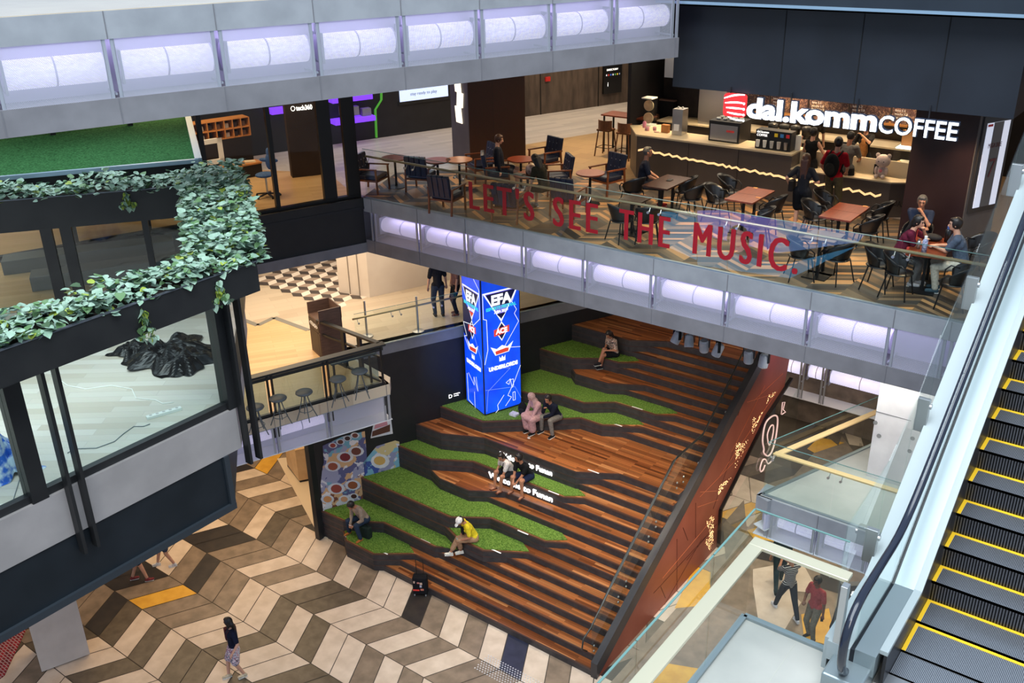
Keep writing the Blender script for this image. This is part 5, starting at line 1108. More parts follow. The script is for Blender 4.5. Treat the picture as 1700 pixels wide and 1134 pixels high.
# cabinet with cubby holes and bench with books
a = U(300, 306, Z3); b = U(424, 284, Z3); cb = thing('shelf_cabinet', 'dark cabinet with warm lit timber cubby holes inside the glazed shop', 'cabinet', (b.x, b.y, Z3))
d = Vector((b.x - a.x, b.y - a.y)).normalized(); a2 = Vector((a.x, a.y)); b2 = Vector((b.x, b.y)); n = Vector((-d.y, d.x)); Lc = (b2 - a2).length
zt2 = UV(413, 194, tuple(a2), tuple(b2)).z; zm2 = UV(418, 224, tuple(a2), tuple(b2)).z
DKB = mat('cabinet_black', s2l(28, 22, 20), .5); TIM = mat('cubby_timber', s2l(190, 128, 70), .5)
MB().slab(a2, b2, .45, Z3, zm2, side=.225).build('base_unit', DKB, cb); MB().slab(a2, b2, .04, zm2, zt2, side=.4).build('back_board', DKB, cb)
for i in range(3): z = zm2 + (zt2 - zm2) * i / 2; MB().slab(a2, b2, .4, z - .012, z + .012, side=.2).build('shelf', TIM, cb)
k = 9
for i in range(k + 1): c = a2 + d * (Lc * i / k); MB().slab(c, c + d * .02, .4, zm2, zt2, side=.2).build('divider', TIM, cb)
rr_ = random.Random(5)
for i in range(k):
    for j in range(2):
        if rr_.random() < .75:
            c = a2 + d * (Lc * (i + .45) / k) + n * .2; h = (zt2 - zm2) / 2; o = MB().box(-.06, .06, -.08, .08, 0, h * .5).build('boxed_gadget', mat('gadget_%d' % (i % 3), s2l(*((200, 196, 190), (60, 50, 50), (120, 90, 70))[i % 3]), .5)); o.location = (c.x, c.y, zm2 + h * j + .013); o.rotation_euler = (0, 0, math.atan2(d.y, d.x))
            tag(o, 'small boxed gadget standing in a timber cubby hole of the shop cabinet', 'box', 'boxed gadgets in the cubby holes')
bh = thing('display_bench', 'low light timber bench with open books in front of the dark cabinet', 'bench', (b2.x - n.x * .5, b2.y - n.y * .5, Z3))
q0_ = a2 + d * .4 - n * .45; q1_ = b2 - d * .05 - n * .45
MB().slab(q0_, q1_, .4, Z3 + .34, Z3 + .38).build('top', TIM, bh); MB().slab(q0_, q1_, .3, Z3, Z3 + .34).build('base', DKB, bh)
for i in range(3):
    c = q1_ - d * (.25 + i * .5); o = MB().box(-.14, .14, -.1, .1, 0, .03).build('open_book', mat('paper_cream', s2l(226, 206, 170), .6)); o.location = (c.x, c.y, Z3 + .38); o.rotation_euler = (0, .06, 1.1 + i * .3); tag(o, ('cream open book at the right end of the timber bench', 'cream open book in the middle of the timber bench', 'cream open book at the left end of the timber bench')[i], 'book')
wf = thing('picture_display', 'white square display frame standing in the shop window behind the ivy', 'frame', tuple(U(350, 292, Z3)))
f0 = UV(330, 272, tuple(a2 - n * .9), tuple(b2 - n * .9)); f1 = UV(372, 262, tuple(a2 - n * .9), tuple(b2 - n * .9)); fa = Vector((f0.x, f0.y)); fb_ = Vector((f1.x, f1.y))
fr_ = MB(); z0_, z1_ = f1.z - .12, f1.z + .52
fr_.slab(fa, fb_, .05, z0_, z0_ + .12); fr_.slab(fa, fb_, .05, z1_ - .12, z1_); fd = (fb_ - fa).normalized(); fr_.slab(fa, fa + fd * .1, .05, z0_, z1_); fr_.slab(fb_ - fd * .12, fb_, .05, z0_, z1_); fr_.build('frame', WHITE, wf)
MB().slab((fa + fb_) / 2 - fd * .04, (fa + fb_) / 2 + fd * .04, .05, Z3 + .01, z0_).build('stand', DKM, wf)
# blue ergonomic chair
bc = U(445, 327, Z3); oc = thing('office_chair', 'blue saddle office chair with T shaped backrest on a five star base', 'chair', (bc.x, bc.y, Z3), rad(200)); BLF = noisy('blue_fabric', s2l(52, 84, 132), s2l(64, 98, 150), 20, .8); 
MB().ell((0, .02, .56), (.23, .24, .06), 16).build('seat', BLF, oc, local=True, smooth=True)
bk = MB(); bk.ell((0, -.24, .82), (.10, .05, .20), 14); bk.ell((-.13, -.23, .86), (.13, .045, .05), 12); bk.ell((.13, -.23, .86), (.13, .045, .05), 12); bk.ell((0, -.25, 1.04), (.06, .04, .12), 12); bk.build('backrest', BLF, oc, local=True, smooth=True)
MB().tube([(0, 0, .1), (0, 0, .52)], .025, 10).build('gas_lift', STEEL, oc, local=True)
for k in range(5):
    a = k * 2 * PI / 5; MB().bar((0, 0, .1), (.3 * math.cos(a), .3 * math.sin(a), .06), .045, .03).build('leg', DARKFR, oc, local=True); MB().ell((.3 * math.cos(a), .3 * math.sin(a), .03), (.03, .03, .03), 8).build('caster', DARKFR, oc, local=True)
p = U(412, 300, Z3); crumple('clothes_pile', p.x - .3, p.y - 1.0, Z3 + .01, .35, .4, .35, 12, mat('dark_cloth', s2l(36, 40, 56), .8), 'dark clothes heap on the shop floor beside the ivy corner', 'clothes')
# ================================================================ bulkhead above the cafe, slab edge, sign
bk_ = MB().prism([(-9.03, 17.05), (-2.93, 17.05), (-2.93, 19.6), (-9.03, 19.6)], 12.3, 13.8); bko = struct(bk_.build('trim_bulkhead', [NAVY])); bko.name = 'trim_7'
for px_, py_ in ((1306, 24), (1435, 32), (1578, 38)): x = UY(px_, py_, 17.05).x; MB().box(x - .008, x + .008, 17.043, 17.05, 12.3, 13.8).build('joint', mat('black_gap', s2l(14, 15, 18), .8), bko)
sl = MB().box(-9.46, 8, 16.55, 20, 13.90, 14.42); slo = struct(sl.build('trim_8', [noisy('slab_navy', s2l(30, 38, 48), s2l(38, 46, 56), 1.2, .35)]))
MB().box(-9.46, 8, 16.53, 16.55, 13.88, 13.93).build('edge_strip', mat('pale_edge', s2l(150, 178, 200), .3, .5), slo)
SGL = mat('sign_white', (1, 1, 1), .4, emit=(.93, .96, 1), es=2.6); SGD = mat('sign_return', s2l(50, 60, 80), .5)
sgn = thing('cafe_sign', 'hanging lit white cafe sign with red striped logo tile', 'sign', (-7.9, 16.98, 11.9))
bx = UY(1240, 192, 16.98); ex_ = UY(1455, 214, 16.98)
def sign(s, x, z, size, sx, bold):
    text_mb(s, size, (x, 16.95, z), (1, 0, 0), depth=.02, sx=sx, bold=bold).build('lit_letters', SGL, sgn)
    text_mb(s, size, (x, 17.0, z), (1, 0, 0), depth=.07, sx=sx, bold=bold + .012).build('letter_return', SGD, sgn)
def twidth(s, size, bold):
    m_ = text_mb(s, size, (0, 0, 0), (1, 0, 0), bold=bold); xs = [v[0] for v in m_.v]; return min(xs), max(xs)
zb0 = 11.90
x0_, x1_ = twidth('dal.komm', .5, .018); W1 = ex_.x - bx.x; k = W1 / (x1_ - x0_); sign('dal.komm', bx.x - x0_ * k, zb0, .50, k, .018)
c0x = UY(1459, 214, 16.98).x; c1x = UY(1588, 232, 16.98).x; x0_, x1_ = twidth('COFFEE', .42, .002); k = (c1x - c0x) / (x1_ - x0_); sign('COFFEE', c0x - x0_ * k, zb0 - .02, .42, k, .002)
l0 = UY(1201, 190, 16.98); l1 = UY(1237, 190, 16.98)
P_ = rr_poly(l0.x, l1.x, 11.87, 12.29, .06); lg = plate(P_, 16.95, 17.03).build('logo_tile', mat('logo_red', s2l(214, 40, 44), .4, emit=s2l(220, 44, 48), es=.9), sgn)
for i in range(5):
    t0 = .30 - i * .085; q = []; q2 = []; Wl = l1.x - l0.x
    for j in range(9):
        u = j / 8; x = l0.x + Wl * (.02 + i * .06 + u * (.94 - i * .05)); z = 11.90 + t0 + .05 * math.sin(u * 2.2) * (1.0 - i * .45) + (.05 if i == 0 else 0) * u; th = .009 + .008 * math.sin(u * PI)
        q.append((x, 16.942, z + th)); q2.append((x, 16.942, z - th))
    for j in range(8):
        MB_ = MB()
    mm = MB(); 
    for j in range(8): mm.poly([q2[j], q2[j + 1], q[j + 1], q[j]])
    if i: mm.lathe([(.022, 0), (.022, .004)], (0, 0, 0), 12, M=Matrix.Translation((q[-1][0] - .01, 16.944, q[-1][2] - .015)) @ Matrix.Rotation(PI / 2, 4, 'X'))
    mm.build('logo_wave', SGL, sgn)
for x in (l0.x + .1, -6.6, -5.4, -4.2): MB().box(x - .01, x + .01, 17.0, 17.02, 12.05, 12.4).build('hanger', DARKFR, sgn)
# ================================================================ maroon pillar with advert screen
F_ = Vector((-3.71, 18.5)); R_2 = Vector((-3.35, 19.28)); G_ = Vector((-4.90, 18.90)); 
mp_ = struct(MB().prism([tuple(G_), tuple(F_), tuple(R_2), (R_2.x - 1.1, R_2.y + 1.2), (G_.x - .2, G_.y + 1.4)], Z3, 12.5).build('wall_maroon', [noisy('maroon_panel', s2l(46, 30, 32), s2l(38, 25, 27), 2, .4)]))
gd_ = (R_2 - F_).normalized(); MB().slab(F_, R_2, .02, Z3, 12.5, side=-.011).build('grey_face', noisy('taupe_metal', s2l(98, 92, 88), s2l(88, 82, 80), 2, .45), mp_)
ad = thing('advert_screen', 'tall framed advert screen on the grey side of the maroon pillar', 'screen', (F_.x, F_.y, 10.2))
def AD(px_, py_): return UV(px_, py_, tuple(F_), tuple(R_2))
zb1 = AD(1615, 345).z; zt1 = AD(1630, 205).z; gn = Vector((gd_.y, -gd_.x))
MB().slab(F_ + gd_ * .06 + gn * .03, R_2 - gd_ * .02 + gn * .03, .06, zb1 - .08, zt1 + .12).build('frame', mat('ad_frame', s2l(50, 48, 48), .4), ad)
MB().slab(F_ + gd_ * .15 + gn * .065, R_2 - gd_ * .10 + gn * .065, .012, zb1 + .02, zt1).build('screen', mat('ad_white', s2l(196, 200, 214), .4, emit=s2l(196, 202, 220), es=.75), ad)
MB().slab(F_ + gd_ * .32 + gn * .074, R_2 - gd_ * .28 + gn * .074, .006, zb1 + .02, zt1).build('grey_band', mat('ad_grey', s2l(96, 96, 98), .4), ad)
MB().slab(F_ + gd_ * .15 + gn * .08, F_ + gd_ * .28 + gn * .08, .004, zt1 - .06, zt1 - .02).build('red_header', mat('ad_red', s2l(190, 50, 50), .5), ad)
text_mb('MEGA SALE', .12, (*(F_ + gd_ * .24 + gn * .085), zt1 - .45), (gd_.x, gd_.y, 0), depth=.003, sx=.6).build('lettering', mat('ad_maroon', s2l(96, 50, 54), .5), ad)
text_mb('7', .5, (*(F_ + gd_ * .34 + gn * .085), zt1 - 1.0), (gd_.x, gd_.y, 0), depth=.003, sx=.8).build('lettering', mat('ad_maroon', (0, 0, 0)) if 0 else MATS['ad_maroon'], ad)
# ================================================================ service counter
CTY = 21.0; ct = thing('service_counter', 'long grey clad cafe counter with a glowing jagged crack along its front', 'counter', (-9, CTY, Z3))
CTM = noisy('counter_grey', s2l(104, 94, 88), s2l(92, 84, 78), 1.2, .4); CTT = noisy('counter_top_white', s2l(226, 208, 176), s2l(214, 196, 162), 2, .3)
main = [(-12.72, 21.85), (-12.05, CTY), (-8.0, CTY), (-8.0, 21.75), (-11.7, 21.75), (-12.1, 22.3)]
MB().prism(main, Z3, 10.27).build('body', CTM, ct); MB().prism([(-12.76, 21.86), (-12.07, CTY - .03), (-8.0, CTY - .03), (-8.0, 21.8), (-11.7, 21.8), (-12.1, 22.35)], 10.27, 10.31).build('top', CTT, ct)
low = [(-8.0, CTY), (-5.75, CTY), (-5.35, 21.25), (-5.35, 22), (-8.0, 22)]
MB().prism(low, Z3, 9.96).build('low_body', CTM, ct); MB().prism([(-8.0, CTY - .03), (-5.74, CTY - .03), (-5.3, 21.24), (-5.3, 22), (-8.0, 22)], 9.96, 9.99).build('low_top', CTT, ct)
MB().box(-8.0, -5.4, 21.5, 21.55, 9.99, 10.32).build('back_panel', CTT, ct)
CRK = mat('crack_glow', s2l(220, 180, 120), .5, emit=s2l(255, 214, 150), es=1.1)
rr_ = random.Random(2); xs = []; x = -12.0
while x < -5.8: xs.append(x); x += rr_.uniform(.07, .16)
za = [9.93 - (x + 12) * .045 + (.035 if i % 2 else -.01) + rr_.uniform(-.015, .015) for i, x in enumerate(xs)]
cm = MB()
for i in range(len(xs) - 1): cm.hexa([(xs[i], CTY - .012, za[i] - .035), (xs[i + 1], CTY - .012, za[i + 1] - .035), (xs[i + 1], CTY, za[i + 1] - .035), (xs[i], CTY, za[i] - .035), (xs[i], CTY - .012, za[i] + .012), (xs[i + 1], CTY - .012, za[i + 1] + .012), (xs[i + 1], CTY, za[i + 1] + .012), (xs[i], CTY, za[i] + .012)])
cm.build('glowing_crack', CRK, ct)
for x in (-10.6, -9.3, -7.2): MB().box(x - .004, x + .004, CTY - .006, CTY, Z3, 10.25 if x < -8 else 9.95).build('joint', MATS['black_gap'], ct)
rp = UY(1476, 334, 21.0); text_mb('ROAST', .17, (rp.x + .0, 20.985 + .0, rp.z - .08), (1, 0, 0), depth=.004, sx=.75, bold=.003).build('lettering', mat('text_black', s2l(24, 22, 22), .6), ct)
BLM = mat('black_metal', s2l(22, 22, 24), .45, .3)
# back bar and kitchen wall
struct(MB().box(-13.2, -4.7, 24.4, 24.6, Z3, 12.4).build('wall_kitchen', [noisy('kitchen_tile', s2l(52, 44, 40), s2l(38, 33, 30), 5, .4)]))
struct(MB().box(-13.3, -13.2, 22.6, 24.6, Z3, 12.4).build('wall_kitchen_side', [BLACK]))
struct(MB().box(-4.9, -4.7, 20.2, 24.6, Z3, 12.4).build('wall_kitchen_right', [MATS['maroon_panel']]))
bb = thing('back_bar', 'timber topped back bar along the kitchen wall behind the cafe counter', 'counter', (-9, 24, Z3))
MB().box(-12.9, -5.2, 23.6, 24.38, Z3, 10.1).build('body', mat('backbar_dark', s2l(40, 34, 30), .5), bb); MB().box(-12.9, -5.2, 23.55, 24.38, 10.1, 10.14).build('top', CTT, bb)
for i, (x0, x1, z) in enumerate(((-10.3, -8.3, 10.5), (-8.0, -6.4, 10.55), (-6.2, -5.0, 10.5))):
    o = MB().box(x0, x1, 24.05, 24.39, z, z + .04).build('wall_shelf', TIM); tag(o, ('timber shelf on the kitchen wall left of the coffee machines', 'timber shelf on the kitchen wall behind the barista', 'timber shelf on the kitchen wall above the display case')[i], 'shelf')
MENU = pat('menu_board', [s2l(60, 40, 44), s2l(90, 66, 66), s2l(70, 50, 54), s2l(150, 120, 100)], 9)
MN = thing('menu_board', 'row of lit menu boards hanging behind the white sign letters', 'menu board', (-8, 22.95, 11.0))
for x in (-10.2, -7.4, -4.95): MB().tube([(x, 22.98, 11.3), (x, 22.98, 12.4)], .01, 6).build('rod', BLM, MN)
for i in range(6):
    x = -10.4 + i * .98; MB().box(x, x + .92, 22.95, 23.0, 10.84, 11.36).build('panel', MENU, MN)
    text_mb(('COFFEE', 'TEA', 'FOOD', 'DRINKS', 'SET A', 'CAKES')[i], .1, (x + .06, 22.94, 11.24), (1, 0, 0), depth=.004).build('caption', LIT, MN)
    for j_, s_ in enumerate(('latte 5.2', 'mocha 5.8', 'flat white 5')): text_mb(s_, .07, (x + .06, 22.94, 11.12 - j_ * .08), (1, 0, 0), depth=.004).build('caption', WHITE, MN)
rf = thing('extractor_hood', 'steel extractor box under the ceiling left of the cafe sign', 'hood', (-12.0, 23.4, 11.2)); MB().box(-12.6, -11.2, 23.3, 24.38, 11.35, 11.9).build('body', STEEL, rf); MB().box(-11.9, -11.4, 23.27, 23.3, 11.4, 11.75).build('panel', mat('pale_blue_panel', s2l(176, 196, 220), .4, emit=s2l(176, 196, 220), es=.4), rf)
sf = thing('steel_fridge', 'tall steel cabinet at the back of the kitchen beneath the extractor', 'cabinet', (-11.3, 24, Z3)); MB().box(-11.75, -10.95, 23.7, 24.39, 10.14, 11.2).build('body', STEEL, sf, bevel=.01)
im = thing('ice_machine', 'black and steel ice machine on the counter below the red logo', 'machine', (-9.85, 21.6, 10.31)); MB().box(-10.25, -9.45, 21.3, 21.95, 10.31, 10.80).build('casing', mat('machine_black', s2l(26, 26, 28), .4), im, bevel=.01); MB().box(-10.20, -9.50, 21.285, 21.3, 10.35, 10.72).build('steel_front', STEEL, im); MB().box(-9.78, -9.58, 21.28, 21.285, 10.56, 10.61).build('red_label', mat('label_red', s2l(190, 60, 60), .5), im)
for i in range(8): o = MB().ell((0, 0, .03), (.07, .05, .03), 8).build('folded_cloth', WPL, smooth=True); o.location = (-10.1 + (i % 4) * .17, 21.5 + (i // 4) * .2, 10.80); tag(o, 'small white folded cloth lying on top of the ice machine', 'cloth', 'folded cloths on the ice machine')
bl_ = thing('water_boiler', 'tall narrow steel water boiler on the counter left of the ice machine', 'boiler', (-11.15, 21.5, 10.31)); MB().box(-11.3, -11.02, 21.4, 21.7, 10.31, 10.95).build('body', STEEL, bl_, bevel=.01); MB().box(-11.24, -11.1, 21.385, 21.4, 10.42, 10.58).build('label', WHITE, bl_)
for x in (-11.22, -11.1): MB().ell((x, 21.55, .98 + 9.99), (.03, .03, .03), 8).build('knob', STEEL, bl_)
cd_ = thing('cup_dispenser', 'black cup holder rack with paper cups and yellow blue red labels', 'cup holder', (-8.6, 21.3, 10.31)); MB().box(-8.98, -8.12, 21.15, 21.45, 10.31, 10.75).build('body', mat('machine_black', (0, 0, 0)) if 0 else MATS['machine_black'], cd_, bevel=.01)
for i in range(5): 
    MB().lathe([(.035, 0), (.048, .16)], (-8.9 + i * .17, 21.12, 10.36), 12).build('paper_cup', (WPL, WPL, MATS['socket_grey'], MATS['socket_grey'], STEEL)[i], cd_)
for i, c in enumerate(((230, 200, 40), (60, 130, 200), (210, 50, 60))): MB().box(-8.52 + i * .14, -8.44 + i * .14, 21.14, 21.15, 10.62, 10.70).build('label', mat('lab_%d' % i, s2l(*c), .5), cd_)
text_mb('dal.komm\nCOFFEE', .075, (-8.95, 21.14, 10.68), (1, 0, 0), depth=.004).build('lettering', LIT, cd_)
for i in range(4): 
    o = thing('coffee_grinder', ('leftmost', 'second', 'third', 'rightmost')[i] + ' black coffee grinder behind the cup holder rack', 'grinder', (-9.0 + i * .28, 22.2, 10.14)); MB().lathe([(.08, 0), (.08, .3), (.06, .34), (.11, .36), (.12, .55), (.04, .58)], (0, 0, 0), 14).build('body', MATS['machine_black'], o, local=True, smooth=True); MB().box(-.05, .05, -.13, -.06, .2, .28).build('spout', STEEL, o, local=True)
tp2 = MB().box(-9.3, -7.7, 22.0, 22.5, Z3, 10.14); tag(tp2.build('work_table', mat('worktop_steel', s2l(150, 140, 126), .4, .5)), 'work table behind the counter carrying the coffee grinders', 'table')
jar = [(-12.3, 21.8, .05, .16, 'glass jar at the left corner of the cafe counter'), (-12.05, 21.5, .06, .1, 'small red and white condiment tub on the counter'), (-11.9, 21.62, .05, .1, 'white sugar caddy on the counter behind the red tub'), (-11.75, 21.45, .07, .03, 'round white saucer on the counter near its left end')]
for x, y, r, h, lab in jar: o = MB().lathe([(r * .9, 0), (r, h * .8), (r * .6, h)], (0, 0, 0), 14).build('condiment_jar', mat('jar_mix_%d' % int(h * 100), s2l(210, 180 - int(h * 300), 160), .4), smooth=True); o.location = (x, y, 10.31); tag(o, lab, 'jar')
o = MB().box(-.1, .1, -.06, .06, 0, .2).build('tissue_box', TIM, bevel=.01); o.location = (-11.55, 21.55, 10.31); tag(o, 'light timber tissue box on the cafe counter beside the saucer', 'box')
wv = thing('display_tower', 'clear display tower with round wooden discs at the left end of the counter', 'display', (-12.35, 22.1, 10.31)); MB().box(-12.5, -12.2, 21.95, 22.25, 10.31, 10.34).build('base', WPL, wv); MB().box(-12.5, -12.2, 21.95, 22.25, 11.0, 11.03).build('top', WPL, wv)
for z in (10.5, 10.82): MB().lathe([(.14, 0), (.14, .04)], (0, 0, 0), 20, M=Matrix.Translation((-12.35, 22.1, z)) @ Matrix.Rotation(PI / 2, 4, 'X')).build('disc', noisy('pale_wood_disc', s2l(176, 156, 130), s2l(156, 134, 108), 8, .5), wv)
MB().box(-12.21, -12.19, 21.95, 22.25, 10.34, 11.0).build('side_panel', GLASS, wv)
pos = thing('till', 'cash till with tilted screen on the low counter', 'till', (-7.0, 21.7, 9.99)); MB().box(-7.15, -6.85, 21.6, 21.9, 10.0, 10.3).build('body', MATS['machine_black'], pos); MB().box(-7.25, -6.8, 21.55, 21.58, 10.3, 10.6).build('display', MATS['machine_black'], pos); MB().box(-7.2, -7.05, 21.54, 21.55, 10.36, 10.56).build('lit_screen', MATS['pale_blue_panel'], pos)
for i, (x, z, sx_) in enumerate(((-8.1, 10.0, .22), (-5.75, 10.6, .30), (-5.42, 10.6, .28), (-6.2, 10.0, .16))):
    o = MB().box(-sx_ / 2, sx_ / 2, -.01, .01, 0, .34 if i != 3 else .22).build('notice_card', (WPL, TIM, WPL, MATS['machine_black'])[i]); o.location = (x, 21.45 if i in (0, 3) else 21.9, z if i != 0 else 10.31); tag(o, ('white notice card on the counter end beside the cup rack', 'brown food menu card on the glass display case, left one', 'white food menu card on the glass display case, right one', 'small black card holder on the low counter')[i], 'card')
dc = thing('display_case', 'lit glass cake display case beside the maroon pillar', 'display case', (-5.4, 21.6, 9.99))
MB().box(-5.95, -5.0, 21.6, 22.2, 9.45, 10.62).build('glass_case', glassy('case_glass', (.95, 1, 1), .6, .1), dc)
for z in (9.5, 9.85, 10.2, 10.58): MB().box(-5.93, -5.02, 21.62, 22.18, z, z + .02).build('shelf', LIT if z > 10.5 else CTT, dc)
for i in range(9): o = MB().lathe([(.05, 0), (.055, .05), (.02, .07)], (0, 0, 0), 10).build('pastry', mat('pastry_%d' % (i % 3), s2l(*((214, 160, 90), (236, 214, 170), (150, 90, 50))[i % 3]), .6), smooth=True); o.location = (-5.85 + (i % 3) * .32, 21.75, (9.52, 9.87, 10.22)[i // 3]); tag(o, 'small pastry on a shelf of the lit cake display case', 'pastry', 'pastries in the display case')
# plush bear under clear dome on the low counter
tb2 = thing('toy_bear', 'pale plush toy bear with big round head sitting on the low counter', 'toy', (-6.05, 21.25, 9.99)); PLS = noisy('pale_plush', s2l(226, 206, 196), s2l(206, 186, 176), 20, .9)
MB().ell((0, 0, .14), (.10, .09, .14), 14).build('body', PLS, tb2, local=True, smooth=True); MB().ell((0, 0, .37), (.16, .14, .145), 16).build('head', PLS, tb2, local=True, smooth=True)
for s_ in (-1, 1):
    MB().ell((s_ * .12, 0, .49), (.05, .03, .05), 10).build('ear', PLS, tb2, local=True, smooth=True); MB().ell((s_ * .11, -.04, .16), (.04, .05, .09), 10).build('arm', PLS, tb2, local=True, smooth=True); MB().ell((s_ * .07, -.11, .05), (.045, .07, .045), 10).build('foot', PLS, tb2, local=True, smooth=True); MB().ell((s_ * .055, -.135, .38), (.012, .01, .014), 8).build('eye', MATS['machine_black'], tb2, local=True)
MB().ell((0, -.09, .17), (.04, .02, .04), 8).build('heart', mat('heart_pink', s2l(220, 130, 140), .6), tb2, local=True, smooth=True)
# low black partition, high tables and stools, pendant lamp
struct(MB().box(-13.75, -12.75, 24.2, 24.3, Z3, 10.55).build('wall_partition', [BLACK]))
MB().box(-13.78, -12.72, 24.17, 24.33, 10.55, 10.59).build('cap', mat('pinkish_cap', s2l(150, 118, 104), .5), bpy.data.objects['wall_partition'])
REDW = noisy('red_wood_top', s2l(122, 58, 34), s2l(104, 46, 28), 3, .28, stretch=(6, 1, 1)); BLM = mat('black_metal', s2l(22, 22, 24), .45, .3)
def high_table(c, sx_, sy_, rz, lab, h=1.05):
    t = thing('high_table', lab, 'table', (c[0], c[1], Z3 + .006), rz)
    MB().box(-sx_ / 2, sx_ / 2, -sy_ / 2, sy_ / 2, h - .04, h).build('tabletop', REDW, t, local=True, bevel=.006)
    for x in (-sx_ / 2 + .08, sx_ / 2 - .08):
        for y in (-sy_ / 2 + .06, sy_ / 2 - .06): MB().box(x - .02, x + .02, y - .02, y + .02, 0, h - .04).build('leg', BLM, t, local=True)
    return t
high_table((-13.62, 23.25), 1.45, .62, 0, 'long reddish high table beside the left end of the cafe counter')
high_table((-13.1, 25.0), 1.0, .55, 0, 'second reddish high table behind the low black partition', 1.1)
STW = noisy('stool_walnut', s2l(116, 74, 46), s2l(98, 60, 36), 8, .45)
def bstool(lab):
    t = thing('bar_stool', lab, 'stool', (0, 0, 0), 0, 'wooden bar stools at the high table')
    MB().prism([(-.2, -.18), (.2, -.18), (.19, .18), (-.19, .18)], .70, .75).build('seat', STW, t, local=True, bevel=.01)
    b_ = MB(); 
    for i in range(8):
        a0_, a1_ = rad(200 + i * 17.5), rad(200 + (i + 1) * 17.5); P4 = [(.22 * math.cos(a), .02 + .2 * math.sin(a)) for a in (a0_, a1_)]; Q4 = [(.235 * math.cos(a), .02 + .215 * math.sin(a)) for a in (a0_, a1_)]
        b_.prism([P4[0], P4[1], Q4[1], Q4[0]], .75, 1.0)
    b_.build('backrest', STW, t, local=True)
    for x in (-1, 1):
        for y in (-1, 1): MB().tube([(x * .16, y * .14, .71), (x * .23, y * .21, 0)], .019, 6).build('leg', STW, t, local=True)
    MB().tube([(-.2, -.18, .25), (.2, -.18, .25), (.2, .18, .25), (-.2, .18, .25)], .01, 5, closed=True).build('foot_ring', BLM, t, local=True); return t
for i, (x, y, rz, lab) in enumerate(((-13.95, 22.6, 0, 'left wooden bar stool in front of the long high table'), (-13.3, 22.55, .05, 'right wooden bar stool in front of the long high table'), (-13.25, 23.85, PI, 'wooden bar stool on the far side of the long high table'))):
    if i == 0: bs0 = bstool(lab); bs0.location = (x, y, Z3 + .006)
    else: dup(bs0, (x, y, Z3 + .006), rz, lab)
pl_ = UY(1062, 124, 23.4); pn = thing('pendant_lamp', 'small red glass pendant lamp near the top beam end', 'lamp', (pl_.x, pl_.y, pl_.z)); RDG = mat('red_lamp_glass', s2l(170, 24, 22), .3, emit=s2l(220, 40, 24), es=.5)
MB().lathe([(.03, .16), (.05, .1), (.16, .06), (.17, .05), (.09, .03), (.08, -.04), (.1, -.1), (.07, -.13)], (0, 0, 0), 16).build('shade', RDG, pn, local=True, smooth=True); MB().lathe([(.085, -.03), (.09, -.0), (.085, .03)], (0, 0, 0), 16).build('glowing_band', LIT, pn, local=True); MB().tube([(0, 0, .16), (0, 0, 13.24 - pl_.z)], .006, 6).build('cord', BLM, pn, local=True)
# ================================================================ tables and chairs on the bridge terrace
def round_table(lab, top=REDW):
    t = thing('round_table', lab, 'table', (0, 0, 0), 0, 'round cafe tables')
    MB().lathe([(.30, .70), (.33, .715), (.335, .73), (.33, .745)], (0, 0, 0), 32).build('tabletop', top, t, local=True); MB().tube([(0, 0, .02), (0, 0, .70)], .03, 10).build('pedestal', BLM, t, local=True); MB().lathe([(.24, 0), (.24, .012), (.05, .03)], (0, 0, 0), 24).build('base', BLM, t, local=True); return t
rts = [((655, 262), 'leftmost round red table at the corner of the bridge terrace'), ((726, 266), 'round red table partly behind the light bronze table'), ((762, 265), 'round light bronze table in front of the grey pillar'), ((864.5, 264), 'round red table right of the walnut pillar'), ((980, 287), 'round red table between two navy armchairs near the counter end'), ((876, 290), 'round table cluttered with a wrapped bag and cup')]
RTP = []
for i, (p, lab) in enumerate(rts):
    q = U(*p, Z3 + .745); RTP.append(q)
    if i == 0: t = round_table(lab); t0_ = t
    elif i == 2: t = round_table(lab, noisy('bronze_top', s2l(176, 124, 84), s2l(156, 104, 68), 3, .25))
    else: t = dup(t0_, (0, 0, 0), 0, lab)
    t.location = (q.x, q.y, Z3 + .008)
NVY = noisy('navy_leather', s2l(20, 28, 50), s2l(28, 38, 64), 4, .3, spec=.6); CHW = noisy('chair_teak', s2l(128, 72, 40), s2l(108, 58, 32), 8, .4)
def navy_chair(lab):
    t = thing('armchair', lab, 'armchair', (0, 0, 0), 0, 'navy tufted armchairs with wooden arms')
    MB().box(-.27, .27, -.24, .28, .34, .46).build('seat', NVY, t, local=True, bevel=.03)
    b_ = MB(); Mr = Matrix.Translation((0, -.27, .42)) @ Matrix.Rotation(rad(10), 4, 'X')
    for i in range(4): b_.box(-.28 + i * .141, -.28 + i * .141 + .137, -.05, .05, 0, .50, M=Mr)
    b_.build('backrest', NVY, t, local=True, bevel=.02)
    for i in range(3):
        for j in range(2): MB().ell(Mr @ Vector((-.14 + i * .141, .052, .18 + j * .17)), (.014, .01, .014), 6).build('button', STEEL, t, local=True)
    for s_ in (-1, 1):
        MB().bar((s_ * .32, -.30, .60), (s_ * .32, .30, .62), .05, .03).build('armrest', CHW, t, local=True)
        MB().bar((s_ * .31, .27, .60), (s_ * .30, .29, 0), .035, .04).build('leg', CHW, t, local=True); MB().bar((s_ * .31, -.26, .60), (s_ * .30, -.32, 0), .035, .04).build('leg', CHW, t, local=True)
    MB().box(-.29, .29, -.26, .29, .30, .34).build('seat_frame', CHW, t, local=True); return t
